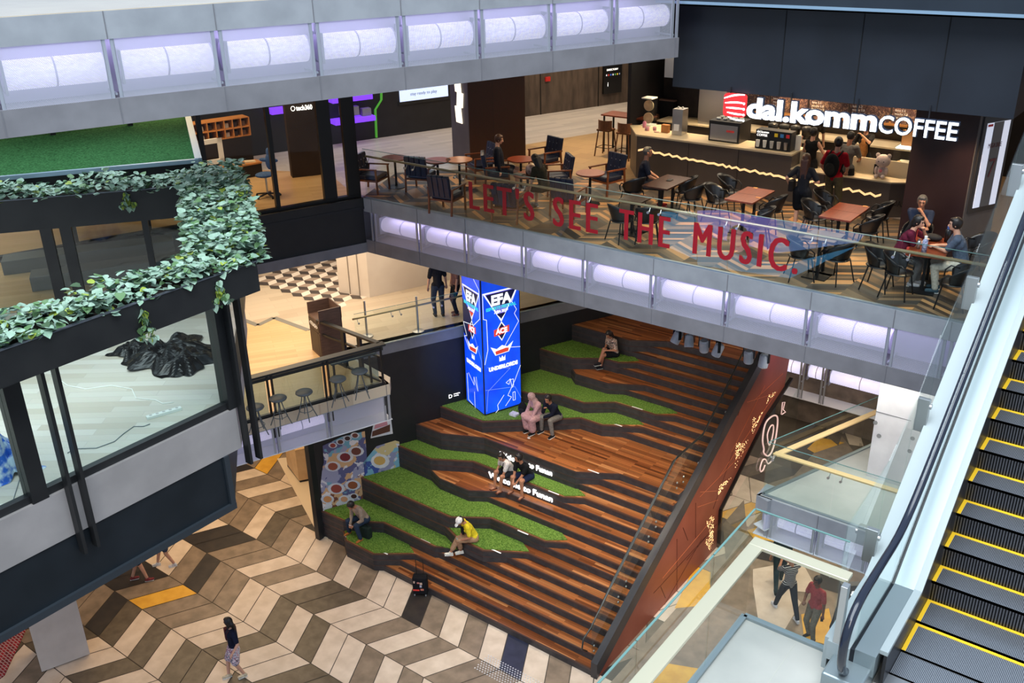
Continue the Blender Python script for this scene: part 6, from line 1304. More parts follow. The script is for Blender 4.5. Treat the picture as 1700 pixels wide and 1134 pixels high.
nvs = [((700, 288), .3, 'navy armchair seen from behind left of the light bronze table'), ((742, 322), .15, 'large navy armchair seen from behind below the light bronze table'), ((618, 290), -1.3, 'navy armchair at the far left end of the bridge terrace'), ((798, 272), PI - .5, 'navy armchair facing us right of the light bronze table'), ((905, 262), PI - .25, 'navy tufted armchair facing us behind the cluttered table'), ((923, 292), PI - .7, 'navy tufted armchair right of the cluttered round table'), ((1008, 292), PI - .25, 'navy tufted armchair facing us at the counter end table'), ((944, 326), .1, 'navy armchair seen from behind above the word SEE'), ((846, 335), .25, 'navy armchair seen from behind above the T of the first word'), ((826, 286), -.9, 'navy armchair carrying the seated person with a mask')]
for i, (p, rz, lab) in enumerate(nvs):
    q = U(*p, Z3 + .42)
    if i == 0: nv0 = navy_chair(lab); nv0.location = (q.x, q.y, Z3 + .008); nv0.rotation_euler = (0, 0, rz)
    else: dup(nv0, (q.x, q.y, Z3 + .008), rz, lab)
BPL = mat('black_shell', s2l(20, 20, 22), .28, spec=.7)
def shell_chair(lab):
    t = thing('cafe_chair', lab, 'chair', (0, 0, 0), 0, 'black shell chairs')
    m_ = MB(); n_ = 18; rows_ = 6; g_ = []
    for j in range(rows_):
        v = j / (rows_ - 1); row = []
        for i in range(n_ + 1):
            u = i / n_; a = rad(165 + 210 * u); e_ = math.sin(u * PI) ** .6; r = .20 + .07 * v; top_ = .43 + v * (.16 + .22 * e_)
            row.append((r * math.cos(a) * 1.02, r * .95 * math.sin(a) + .03 - .06 * v * e_, top_))
        g_.append(row)
    m_.v = [p for r in g_ for p in r]; w_ = n_ + 1
    for j in range(rows_ - 1):
        for i in range(n_): m_.f.append((j * w_ + i, j * w_ + i + 1, (j + 1) * w_ + i + 1, (j + 1) * w_ + i)); m_.mi.append(0)
    ob_ = m_.build('shell_back', BPL, t, local=True, smooth=True); md_ = ob_.modifiers.new('thick', 'SOLIDIFY'); md_.thickness = .014
    MB().ell((0, .03, .44), (.24, .24, .03), 16).build('seat', BPL, t, local=True, smooth=True)
    for s_ in (-1, 1): MB().tube([(s_ * .24, -.02, .62), (s_ * .26, .12, .64), (s_ * .25, .2, .56), (s_ * .22, .2, .45)], .014, 6).build('armrest', BPL, t, local=True, smooth=True)
    for x in (-1, 1):
        for y in (-1, 1): MB().tube([(x * .17, y * .15 + .03, .43), (x * .24, y * .23 + .02, 0)], .013, 6).build('leg', BLM, t, local=True)
    return t
def rect_table(lab, sx_=.62, sy_=1.15, top=REDW):
    t = thing('cafe_table', lab, 'table', (0, 0, 0), 0, 'rectangular cafe tables')
    MB().box(-sx_ / 2, sx_ / 2, -sy_ / 2, sy_ / 2, .71, .745).build('tabletop', top, t, local=True, bevel=.004)
    MB().box(-sx_ / 2 + .004, sx_ / 2 - .004, -.003, .003, .7455, .7465).build('centre_joint', BLM, t, local=True)
    for y in (-sy_ / 4, sy_ / 4): MB().box(-.025, .025, y - .025, y + .025, .02, .71).build('pedestal', BLM, t, local=True); MB().box(-.22, .22, y - .2, y + .2, 0, .02).build('base', BLM, t, local=True)
    return t
DKT = noisy('dark_walnut_top', s2l(64, 38, 26), s2l(54, 32, 22), 3, .25, stretch=(6, 1, 1))
tt1 = rect_table('dark wood table in front of the bald man at the counter end', top=DKT); tt1.location = (-9.86, 18.58, Z3 + .008)
tt3 = rect_table('reddish wood table left of the long haired woman'); tt3.location = (-7.90, 18.58, Z3 + .008)
tt4 = dup(tt3, (-5.85, 18.46, Z3 + .008), 0, 'reddish wood table in front of the maroon pillar')
tt2 = rect_table('small dark square table above the word THE', .52, .55, DKT); tt2.location = (-9.77, 17.08, Z3 + .008)
tt5 = dup(tt3, (-3.88, 17.2, Z3 + .008), .12, 'reddish table shared by the three seated people'); 
tt6 = rect_table('black square table close to the glass above the word MUSIC', .6, .6, DKT); q = U(1368, 392, Z3 + .745); tt6.location = (q.x, q.y, Z3 + .008)
shs = [((1052, 318), 1.2, 'black shell chair holding the bald man'), ((1137, 318), PI / 2 + .2, 'black shell chair at the upper right of the dark wood table'), ((1150, 330), PI / 2, 'black shell chair at the lower right of the dark wood table'), ((1030, 366), -.4, 'black metal legged chair above the E of THE'), ((1075, 368), .5, 'black metal legged chair beside the reversed number reflection'), ((1188, 334), -PI / 2, 'black shell chair at the near left of the left reddish table'), ((1210, 318), -PI / 2 + .1, 'black shell chair at the far left of the left reddish table'), ((1283, 350), PI / 2, 'black shell chair right of the left reddish table'), ((1262, 372), PI / 2 + .3, 'black shell chair between the two reddish tables, close to the glass'), ((1350, 362), -PI / 2, 'black shell chair at the near left of the right reddish table'), ((1370, 345), -PI / 2 + .1, 'black shell chair behind the right reddish table on its left'), ((1440, 385), PI / 2, 'black shell chair at the near right of the right reddish table'), ((1458, 362), PI / 2 + .1, 'black shell chair at the far right of the right reddish table'), ((1328, 425), -1.0, 'black shell chair close to the glass behind the letter U'), ((1392, 430), 1.2, 'black shell chair close to the glass right of the word MUSIC'), ((1458, 440), -PI / 2, 'empty black chair left of the woman in maroon'), ((1490, 452), -PI / 2, 'black chair carrying the woman in maroon'), ((1520, 402), PI, 'black chair carrying the man in navy'), ((1586, 470), PI / 2 + .15, 'black chair carrying the man in grey blue'), ((1622, 420), PI / 2 + .6, 'empty black shell chair behind the man in grey blue')]
for i, (p, rz, lab) in enumerate(shs):
    q = U(*p, Z3 + .44)
    if i == 0: sh0 = shell_chair(lab); sh0.location = (q.x, q.y, Z3 + .008); sh0.rotation_euler = (0, 0, rz)
    else: dup(sh0, (q.x, q.y, Z3 + .008), rz, lab)
# things on the tables
q = RTP[5]; bgm = noisy('wrapped_bag', s2l(206, 180, 170), s2l(120, 90, 80), 14, .3); o = MB().ell((0, 0, .13), (.16, .13, .14), 14).build('wrapped_bag', bgm, smooth=True); o.location = (q.x + .12, q.y, Z3 + .753); tag(o, 'pale wrapped bag standing on the cluttered round table', 'bag')
o = MB().lathe([(.03, 0), (.04, .1), (.042, .105)], (0, 0, 0), 12).build('takeaway_cup', BLM); o.location = (q.x - .05, q.y + .05, Z3 + .753); tag(o, 'small black cup on the cluttered round table', 'cup')
o = MB().box(-.12, .12, -.08, .08, 0, .02).build('notebook', mat('slate_note', s2l(60, 70, 72), .5)); o.location = (q.x - .16, q.y - .12, Z3 + .753); tag(o, 'dark notebook lying on the cluttered round table', 'notebook')
zt5 = Z3 + .753
def bottle(x, y, r, h, m__, cap, lab, nm='water_bottle'):
    t = thing(nm, lab, 'bottle', (x, y, zt5)); MB().lathe([(r, 0), (r, h * .75), (r * .5, h * .84)], (0, 0, 0), 16).build('body', m__, t, local=True, smooth=True); MB().lathe([(r * .55, h * .82), (r * .6, h)], (0, 0, 0), 14).build('cap', cap, t, local=True); return t
bottle(-3.88, 16.78, .045, .30, noisy('blue_speckle', s2l(70, 80, 130), s2l(190, 196, 216), 30, .2), WPL, 'speckled blue bottle with white cap on the shared table')
bottle(-4.02, 16.95, .035, .18, STEEL, STEEL, 'short steel flask on the shared table in front of the woman')
bottle(-3.72, 17.62, .05, .28, MATS['black_shell'], mat('cap_blue', s2l(60, 90, 150), .4), 'large black bottle on the shared table beside the black pouch')
o = MB().ell((0, 0, .06), (.17, .11, .06), 14).build('black_pouch', mat('black_canvas', s2l(26, 24, 24), .8), smooth=True); o.location = (-3.95, 17.55, zt5); tag(o, 'black zipped pouch on the shared table between the two men', 'pouch')
o = MB().box(-.05, .05, -.08, .08, 0, .012).build('phone', BLM); o.location = (-9.86, 18.7, zt5); tag(o, 'black phone lying on the dark wood table', 'phone')
for i, (x, y) in enumerate(((-8.02, 19.12), (-7.66, 18.45), (-5.63, 19.0))): o = MB().box(-.05, .05, -.035, .035, 0, .006).build('table_card', TIM); o.location = (x, y, zt5 + .001); tag(o, ('small gold number plate at the far corner of the left reddish table', 'small gold number plate at the near corner of the left reddish table', 'small gold number plate on the right reddish table')[i], 'number plate')
# ================================================================ bridge glass balustrade with red lettering
bg_ = balustrade('glass_balustrade', 'long cafe glass balustrade with red letters reading LETS SEE THE MUSIC', [(-16.55, BYY + .04), (-2.45, BYY + .04)], 9.2, 1.2, 9.2 + 1.0, .1, RAILB, railw=.055, glass=glassy('cafe_glass', (.95, .98, .97), 1.5, .0), joints=[[0] + [UY(x, y, BYY).x + 16.55 for x, y in ((677, 300), (760, 320), (858.5, 340), (966, 365), (1081, 400), (1208, 420), (1350, 450), (1487, 470))] + [14.1]])
RL_ = mat('letter_red', s2l(150, 12, 28), .45)
yb_ = BYY + .02
for s, xa, xb, ya in (("LET'S", 781, 886, 355), ('SEE', 919, 991, 390), ('THE', 1028, 1110, 405), ('MUSIC.', 1149, 1322, 450)):
    a = UY(xa, ya, yb_).x; b = UY(xb, ya, yb_).x; tm = text_mb(s, .90, (0, 0, 0), (1, 0, 0), bold=.0, space=1.32); x0_ = min(v[0] for v in tm.v); x1_ = max(v[0] for v in tm.v); k = (b - a) / (x1_ - x0_)
    for i_, ch in enumerate(s):
        full = text_mb(s[:i_ + 1], .90, (0, 0, 0), (1, 0, 0), space=1.32); one = text_mb(ch, .90, (0, 0, 0), (1, 0, 0), space=1.32)
        sh_ = max(v[0] for v in full.v) - max(v[0] for v in one.v); mm = MB()
        for dx, dy in ((-.02, 0), (0, .0), (.02, 0)): mm = merge(mm, text_mb(ch, .90, (a + (sh_ - x0_) * k + dx, yb_ + dx * .02, 9.47), (1, 0, 0), depth=.004, sx=k))
        mm.build('letter', RL_, bg_)
# safety signage lamps under the bridge: stage spots
SPM = noisy('spot_grey', s2l(186, 188, 196), s2l(160, 162, 170), 4, .45)
def stage(px_, py_, tilt, pan, lab, lit):
    p = UY(px_, py_, 16.9); t = thing('stage_spotlight', lab, 'spotlight', tuple(p), pan, 'stage spotlights under the bridge')
    Mr = Matrix.Rotation(tilt, 4, 'X'); MB().lathe([(.09, -.14), (.10, -.12), (.10, .1), (.075, .14)], (0, 0, 0), 20, M=Mr).build('barrel', SPM, t, local=True, smooth=False)
    MB().lathe([(.085, -.142), (.085, -.138)], (0, 0, 0), 20, M=Mr).build('lens', mat('lens_lit', (1, .9, .7), .4, emit=(1, .86, .6), es=2.5) if lit else mat('lens_dark', s2l(40, 36, 34), .2), t, local=True)
    b_ = MB(); b_.box(-.12, -.105, -.03, .03, -.02, .22); b_.box(.105, .12, -.03, .03, -.02, .22); b_.box(-.12, .12, -.03, .03, .2, .22); b_.build('yoke', BLM, t, local=True); MB().tube([(0, 0, .22), (0, 0, 7.81 - p.z)], .012, 6).build('rod', BLM, t, local=True)
    return t
for i, (x, y, ti, pa_, lit) in enumerate(((1124, 560, .5, 2.6, 0), (1144, 566, -.5, .5, 0), (1169, 574, .2, .2, 0), (1192, 581, .35, 2.2, 1), (1243, 592, .1, .1, 0), (1268, 599, .2, 3.0, 1))):
    stage(x, y, ti, pa_, ('first grey stage spotlight from the left under the bridge', 'second grey stage spotlight from the left under the bridge', 'third grey stage spotlight from the left under the bridge', 'fourth stage spotlight with glowing lens under the bridge', 'fifth grey stage spotlight from the left under the bridge', 'last stage spotlight above the copper wall top')[i], lit)
# ================================================================ interior lighting
for x, y, e in ((-15.5, 18.2, 60), (-13, 18.5, 80), (-10.5, 18.6, 80), (-8, 18.6, 80), (-5.6, 18.6, 80), (-3.9, 17.9, 60), (-14.5, 22.5, 90), (-11.5, 22.3, 80), (-8.6, 22.4, 110), (-6.3, 22.2, 90)):
    spot('cafe_downlight', (x, y, 12.25 if y > 21 else 12.2), (x, y, Z3), e * 3.6, WARM, 95, .8, .06)
area('back_mall_light', (-18, 24.5, 13.0), (5, 5), 200, WARM2); area('back_mall_light', (-15.5, 28, 13.0), (5, 3), 170, WARM2); area('right_mall_light', (-1.5, 22, 13), (3, 4), 130, WARM)
area('shop_light', (-20, 13.5, 12.8), (3, 4), 190, WARM); area('shop_light', (-22, 7, 12.8), (3, 5), 120, WARM)
area('store_light', (-20.5, 19.5, 13.0), (3, 3), 90, (.9, .9, 1))
area('second_floor_light', (-20, 16.5, 7.6), (6, 6), 330, WARM2); area('second_floor_light', (-18.0, 12, 7.7), (3, 4), 120, WARM); area('second_floor_light', (-18.5, 22, 7.6), (3, 4), 120, WARM2)
area('under_balcony_light', (-20, 12.0, 4.8), (5, 6), 300, WARM); area('under_balcony_light', (-22, 17, 4.8), (5, 5), 120, WARM)
area('ground_floor_light', (-19, 4, 6.8), (6, 6), 200, WARM2)

# ================================================================ advertising screen facing the bridge, seen only mirrored in the cafe glass
YM = -6.0; YV = 2 * (BYY + .04) - YM
def MR(px_, py_, o=0.): v = UY(px_, py_, YV); return (v.x, YM + o, v.z)
adv = thing('advertising_screen', 'large lilac and blue advertising screen mirrored in the cafe glass balustrade', 'screen', (-13, YM, 0))
MB().box(-21, -6, YM - .3, YM - .02, 0.02, 5.2).build('casing', PFR, adv)
def EM(n, c, e): return mat(n, (0, 0, 0), .5, emit=s2l(*c), es=e)
def mpoly(pts, m__, nm, o): MB().poly([MR(x, y, o) for x, y in pts]).build(nm, m__, adv)
mpoly([(1158, 330), (1290, 350), (1292, 420), (1158, 388)], EM('ad_lilac', (150, 140, 235), 7), 'lilac_area', .0)
mpoly([(1290, 350), (1450, 375), (1425, 402), (1292, 420)], EM('ad_pale_blue', (130, 170, 235), 6), 'pale_area', .0)
mpoly([(1158, 405), (1300, 440), (1425, 408), (1312, 462), (1158, 440)], EM('ad_blue', (70, 150, 200), 6), 'blue_area', .0)
mpoly([(1098, 348), (1157, 362), (1157, 432), (1098, 405)], EM('ad_sky', (90, 165, 215), 6), 'sky_area', .0)
mpoly([(1098, 332), (1157, 345), (1157, 361), (1098, 347)], EM('ad_white2', (214, 220, 230), 5), 'white_area', .0)
cx_, cy_ = 1226, 396
mpoly([(cx_ + 19 * math.cos(t * PI / 8), cy_ + 23 * math.sin(t * PI / 8)) for t in range(16)], EM('ad_hair', (14, 12, 16), .5), 'hair_shape', .01)
mpoly([(cx_ + 15 * math.cos(t * PI / 8), cy_ + 4 + 19 * math.sin(t * PI / 8)) for t in range(16)], EM('ad_face', (225, 165, 170), 6), 'face_shape', .02)
for s_ in (-1, 1): mpoly([(cx_ + s_ * 6 + 3 * math.cos(t * PI / 4), cy_ + 2 * math.sin(t * PI / 4)) for t in range(8)], EM('ad_hair', (0, 0, 0), 0), 'eye_shape', .03)
mpoly([(cx_ - 5, cy_ + 12), (cx_ + 5, cy_ + 12), (cx_, cy_ + 15)], EM('ad_lip', (200, 60, 80), 5), 'mouth_shape', .03)
q = MR(1128, 352, .02); text_mb('63', .55, (q[0] + .9, YM + .03, q[2] + .0), (-1, 0, 0), depth=.01).build('lettering', EM('ad_hair', (0, 0, 0), 0), adv)
# warm area light inside the kitchen and over the counter
area('kitchen_light', (-9, 23.2, 12.1), (7, 1.2), 150, WARM2); area('counter_light', (-8.8, 20.6, 12.2), (7, .6), 80, WARM2, (rad(-25), 0, 0))
area('pod_fill', (-15.8, 8.6, 12.9), (3.5, 4.5), 130, COOL); area('pod_fill', (-18.5, 6.5, 12.9), (3, 4), 80, COOL)  # cool fill added under the slab to lift the dark ivy and turf
struct(MB().prism([(-13.95, 9.45), (-15.75, 6.95), (-20.6, .9), (-24.4, -4), (-19.5, 9.5), (-18.9, 10.9)], 9.02, 9.19).build('floor_oak_rear', [OAK]))
for i, s_ in enumerate((0., 1.5)):
    o = MB().box(-1.6, 1.6, -.25, .25, 0, .28).build('grey_bar', mat('bar_grey', s2l(96, 100, 100), .6), bevel=.01); o.location = (-16.6 - s_ * .9, 9.3 + s_ * .1, 9.19); o.rotation_euler = (0, 0, rad(58)); tag(o, ('nearer grey horizontal bar seen through the rear glass wall', 'farther grey horizontal bar seen through the rear glass wall')[i], 'bench')  # boxes standing in for grey horizontal bars on the oak floor
# ================================================================ people
def V(*a): return Vector(a)
SKIN = {'fair': noisy('skin_fair', s2l(206, 158, 132), s2l(196, 146, 120), 12, .5), 'tan': noisy('skin_tan', s2l(176, 122, 92), s2l(164, 110, 82), 12, .5), 'brown': noisy('skin_brown', s2l(112, 74, 56), s2l(100, 64, 48), 12, .5)}
LIP = mat('lip', s2l(150, 74, 66), .5); EYE = mat('eye_dark', s2l(30, 22, 20), .3); BROW = mat('brow', s2l(40, 28, 22), .8)
HAIRK = noisy('hair_black', s2l(20, 16, 15), s2l(34, 27, 24), 30, .45); HAIRB = noisy('hair_brown', s2l(74, 44, 30), s2l(52, 30, 22), 30, .4, stretch=(6, 6, 1)); HAIRG = noisy('hair_grey', s2l(92, 88, 84), s2l(60, 56, 54), 30, .5)
_cl = {}
def cloth(c, sc=24., c2=None):
    k = 'cloth_%d_%d_%d' % c
    return noisy(k, s2l(*c), s2l(*(c2 or tuple(int(v * .86) for v in c))), sc, .85, spec=.2)
def capsule(mb, a, ra, b, rb, n=12):
    a, b = Vector(a), Vector(b); d = (b - a); ln = d.length
    if ln < 1e-5: return mb.ell(a, (ra, ra, ra), n)
    d /= ln; pts = []; rs = []
    for t in (-.98, -.8, -.5, 0): pts.append(a + d * ra * t); rs.append(ra * math.sqrt(1 - t * t) if t else ra)
    for t in (0, .5, .8, .98): pts.append(b + d * rb * t); rs.append(rb * math.sqrt(1 - t * t) if t else rb)
    return mb.tube(pts, rs, n)
def remesh(mb, name, vox, mats, parent, assign=None, smooth_it=3):
    me = mb.mesh('tmp', mats); o = bpy.data.objects.new('tmp', me); COL.objects.link(o)
    r = o.modifiers.new('r', 'REMESH'); r.mode = 'VOXEL'; r.voxel_size = vox
    s = o.modifiers.new('s', 'SMOOTH'); s.factor = .5; s.iterations = smooth_it
    dg = bpy.context.evaluated_depsgraph_get(); m2 = bpy.data.meshes.new_from_object(o.evaluated_get(dg)); m2.name = name
    bpy.data.objects.remove(o); bpy.data.meshes.remove(me)
    m2.materials.clear()
    for x in mats: m2.materials.append(x)
    m2.polygons.foreach_set('use_smooth', [True] * len(m2.polygons)); mi = [0] * len(m2.polygons)
    if assign:
        for p in m2.polygons: mi[p.index] = assign(p.center)
    m2.polygons.foreach_set('material_index', mi); m2.update()
    o = bpy.data.objects.new(name, m2); COL.objects.link(o); o.parent = parent; return o
def ik(a, c, l1, l2, pole):
    a, c, pole = Vector(a), Vector(c), Vector(pole); d = c - a; L_ = d.length; mx = (l1 + l2) * .998
    if L_ > mx: c = a + d * (mx / L_); d = c - a; L_ = mx
    x = (l1 * l1 - l2 * l2 + L_ * L_) / (2 * L_); h = math.sqrt(max(0, l1 * l1 - x * x)); u = d / L_; p = pole - u * pole.dot(u)
    return a + u * x + (p.normalized() * h if p.length > 1e-5 else Vector()), c
def person(label, loc, yaw, S, sex='m', H=1.7, skin='fair', hair=None, hairm=None, top=(60, 60, 60), bottom=(50, 50, 60), shoe=(230, 230, 230), sleeve='short', legs='long', top2=None, feet=None, knees=None, hands=None, lean=0., side=0., twist=0., head=(0, 0), seat=None, extra=None, group=None, apron=None, elb=None, bottom_len=None, vox=.0085, shawl=None, openc=False):
    """local frame: facing +Y, right hand +X; heights from the seat/foot level at z 0. S = 'stand' or 'sit'"""
    k = H / 1.7; t = thing('person', label, 'person', tuple(loc), yaw, group)
    hz = seat if S == 'sit' else .92 * k
    pel = V(0, 0, hz + (.10 * k if S == 'sit' else 0)); w = 1.0 if sex == 'm' else .9
    up = V(math.sin(side), math.sin(lean), math.cos(lean) * math.cos(side)).normalized()
    chest = pel + up * .36 * k; neck = pel + up * .53 * k; tw = Matrix.Rotation(twist, 3, 'Z')
    rx = tw @ V(1, 0, 0); rx = (rx - up * rx.dot(up)).normalized(); fw = up.cross(rx)
    sh = {s: neck - up * .055 * k + rx * s * .175 * k * w for s in (-1, 1)}
    hp = {s: pel + V(s * .092 * k, 0, -.02) for s in (-1, 1)}
    if feet is None: feet = {-1: V(-.1, .04, .08), 1: V(.1, -.02, .08)} if S == 'stand' else {-1: V(-.12, .42, .08), 1: V(.12, .42, .08)}
    else: feet = {-1: V(*feet[0]), 1: V(*feet[1])}
    pole = {s: V(s * .15, 1, .25) for s in (-1, 1)}
    if knees: pole = {-1: V(*knees[0]), 1: V(*knees[1])}
    kn = {}; an = {}
    for s in (-1, 1): kn[s], an[s] = ik(hp[s], feet[s], .43 * k, .42 * k, pole[s])
    if hands is None: hands = {s: sh[s] + V(s * .09, .08, -.56 * k) for s in (-1, 1)}
    else: hands = {-1: V(*hands[0]), 1: V(*hands[1])}
    el = {}; ha = {}; ep = {s: V(s * .8, -.7, -.6) for s in (-1, 1)}
    if elb: ep = {-1: V(*elb[0]), 1: V(*elb[1])}
    for s in (-1, 1): el[s], ha[s] = ik(sh[s], hands[s], .28 * k, .25 * k, ep[s])
    hd = neck + up * .05 * k + fw * .01; Rh = Matrix.Rotation(head[1], 3, 'Z') @ Matrix.Rotation(-head[0], 3, 'X'); hc = hd + Rh @ V(0, .02, .125 * k)
    # ---- body
    b = MB(); c = lambda a, ra, q, rb, n=12: capsule(b, a, ra * k, q, rb * k, n)
    c(pel - rx * .07, .095, pel + rx * .07, .095); c(pel, .11, chest, .115); c(chest - rx * .05, .10, chest + rx * .05, .10); c(sh[-1] * .85 + sh[1] * .15, .055, sh[1] * .85 + sh[-1] * .15, .055); c(neck - up * .03, .056, hd + Rh @ V(0, .0, .05), .05)
    for s in (-1, 1):
        c(sh[s], .048, el[s], .038); c(el[s], .037, ha[s], .026); c(hp[s], .085, kn[s], .056); c(kn[s], .055, an[s], .036)
        shin = kn[s] + (an[s] - kn[s]) * .32; bk = (an[s] - kn[s]).cross(V(1, 0, 0)).normalized(); c(shin, .05, shin + (an[s] - kn[s]) * .15, .044)
        # hand: palm, four bent fingers, thumb
        dr = (ha[s] - el[s]).normalized(); sd = dr.cross(V(0, 0, 1)); sd = sd.normalized() if sd.length > .1 else V(1, 0, 0); nr = sd.cross(dr)
        if nr.z > 0: nr = -nr
        pm = ha[s] + dr * .05 * k
        for f in (-1.1, 0, 1.1): c(ha[s] + sd * f * .012, .017, pm + sd * f * .02 + dr * .01, .014, 8)
        for i, (off, ln) in enumerate(((-.031, .028), (-.011, .035), (.010, .033), (.030, .025))):
            p0 = pm + sd * off * k + dr * .012 * k; p1 = p0 + (dr * .9 + nr * .35).normalized() * ln * k; p2 = p1 + (dr * .45 + nr * .9).normalized() * ln * .85 * k; c(p0, .0092, p1, .0088, 6); c(p1, .0088, p2, .0078, 6)
        th0 = ha[s] + dr * .02 * k - sd * .022 * s * k; th1 = th0 + (dr * .7 - sd * s * .7 + nr * .2).normalized() * .036 * k; th2 = th1 + (dr * .9 + nr * .4).normalized() * .028 * k; c(th0, .0115, th1, .0105, 6); c(th1, .0105, th2, .009, 6)
    # head
    b.ell(hc, (.074 * k, .092 * k, .105 * k), 20, R=Rh)
    b.ell(hc + Rh @ V(0, .022, -.055) * k, (.054 * k, .062 * k, .062 * k), 14, R=Rh); b.ell(hc + Rh @ V(0, .062, -.092) * k, (.024 * k, .02 * k, .018 * k), 10, R=Rh)
    capsule(b, hc + Rh @ V(0, .088, .0) * k, .010 * k, hc + Rh @ V(0, .104, -.034) * k, .015 * k, 8)
    b.ell(hc + Rh @ V(0, .082, .022) * k, (.05 * k, .014 * k, .010 * k), 10, R=Rh); b.ell(hc + Rh @ V(0, .086, -.062) * k, (.022 * k, .010 * k, .010 * k), 8, R=Rh)
    for s in (-1, 1): b.ell(hc + Rh @ V(s * .076, -.004, -.012) * k, (.012 * k, .020 * k, .030 * k), 8, R=Rh)
    Ri = Rh.inverted()
    if S != 'sit' or True:
        for s in (-1, 1):
            toe = V(pole[s].x * .3, 1, 0).normalized() if not (extra and 'toe' in extra) else V(*extra['toe'][0 if s < 0 else 1]).normalized()
            if legs == 'crossed_up': pass
            c(an[s] + V(0, -.01, -.045), .032, an[s] + toe * .10 * k + V(0, 0, -.055), .028)
    def asg(p):
        q = (Ri @ (p - hc)) / k
        if q.y > .055 and abs(q.x) < .06:
            if abs(abs(q.x) - .03) < .014 and abs(q.z - .004) < .007: return 2
            if abs(abs(q.x) - .03) < .018 and abs(q.z - .024) < .005: return 3
            if abs(q.x) < .022 and abs(q.z + .062) < .007: return 1
        return 0
    remesh(b, 'body', vox, [SKIN[skin], LIP, EYE, BROW], t, asg)
    # ---- shirt
    sm = cloth(top, c2=top2) if not isinstance(top, bpy.types.Material) else top
    g = MB(); c = lambda a, ra, q, rb, n=12: capsule(g, a, ra * k, q, rb * k, n)
    low = pel + up * (.02 if S == 'stand' else .01)
    c(low - rx * .075 * w, .108, low + rx * .075 * w, .108, 14); c(low, .125, chest, .125, 14); c(chest - rx * .06 * w, .112, chest + rx * .06 * w, .112, 14); c(chest + up * .06 - rx * .05, .10, chest + up * .06 + rx * .05, .10, 14)
    c(sh[-1] * .9 + sh[1] * .1, .062, sh[1] * .9 + sh[-1] * .1, .062)
    if sex == 'f':
        for s in (-1, 1): g.ell(chest + rx * s * .06 * k + fw * .085 * k - up * .0, (.055 * k, .055 * k, .055 * k), 12)
    for s in (-1, 1):
        if sleeve == 'short': c(sh[s], .066, sh[s] * .25 + el[s] * .75, .060)
        elif sleeve == 'long': c(sh[s], .066, el[s], .052); c(el[s], .052, ha[s] * .95 + el[s] * .05, .040)
    if bottom_len == 'robe' or shawl:
        for s in (-1, 1):
            c(pel + rx * s * .08, .12, kn[s] + V(s * .02, .0, .02), .10); c(kn[s], .10, an[s] * .75 + kn[s] * .25 + V(0, 0, 0), .115)
        c(kn[-1], .09, kn[1], .09); c((kn[-1] * .3 + an[-1] * .7), .10, (kn[1] * .3 + an[1] * .7), .10)
    so_ = remesh(g, 'shirt' if bottom_len != 'robe' else 'coat', .0125, [sm], t, None, 4)
    # ---- trousers, shorts, skirt
    bm_ = cloth(bottom) if not isinstance(bottom, bpy.types.Material) else bottom
    g = MB(); c(pel - rx * .075 * w, .112, pel + rx * .075 * w, .112, 14)
    for s in (-1, 1):
        c(hp[s], .10, kn[s], .072) if legs == 'long' else None
        if legs == 'long': c(kn[s], .070, an[s] * .97 + kn[s] * .03, .052)
        elif legs == 'crop': c(hp[s], .10, kn[s], .074); c(kn[s], .072, an[s] * .72 + kn[s] * .28, .066)
        elif legs == 'shorts': c(hp[s], .104, hp[s] * .3 + kn[s] * .7, .088)
        elif legs == 'skirt': c(hp[s], .115, hp[s] * .15 + kn[s] * .85, .105)
    if legs == 'skirt': c(hp[-1] * .2 + kn[-1] * .8, .10, hp[1] * .2 + kn[1] * .8, .10)
    remesh(g, {'long': 'trousers', 'crop': 'trousers', 'shorts': 'shorts', 'skirt': 'skirt'}[legs], .0125, [bm_], t, None, 4)
    # ---- shoes
    for s in (-1, 1):
        toe = V(pole[s].x * .3, 1, 0).normalized() if not (extra and 'toe' in extra) else V(*extra['toe'][0 if s < 0 else 1]).normalized()
        g = MB(); h_ = -.045
        if shoe != 'bare':
            capsule(g, an[s] - toe * .03 * k + V(0, 0, h_ + .005), .044 * k, an[s] + toe * .13 * k + V(0, 0, h_ - .0), .036 * k); capsule(g, an[s], .044 * k, an[s] + V(0, 0, -.04), .044 * k)
            remesh(g, 'shoe', .012, [cloth(shoe)], t, None, 2)
        so2 = MB(); ax = toe.cross(V(0, 0, 1)); P_ = [an[s] - toe * .07 * k - ax * .033, an[s] - toe * .07 * k + ax * .033, an[s] + toe * .15 * k + ax * .042, an[s] + toe * .15 * k - ax * .042]
        so2.prism([(p.x, p.y) for p in P_], an[s].z - .082, an[s].z - .068); so2.build('sole', cloth((226, 226, 222)) if shoe != 'bare' else cloth((90, 50, 40)), t, local=True, bevel=.004)
    # ---- hair
    hm = hairm or HAIRK; g = MB()
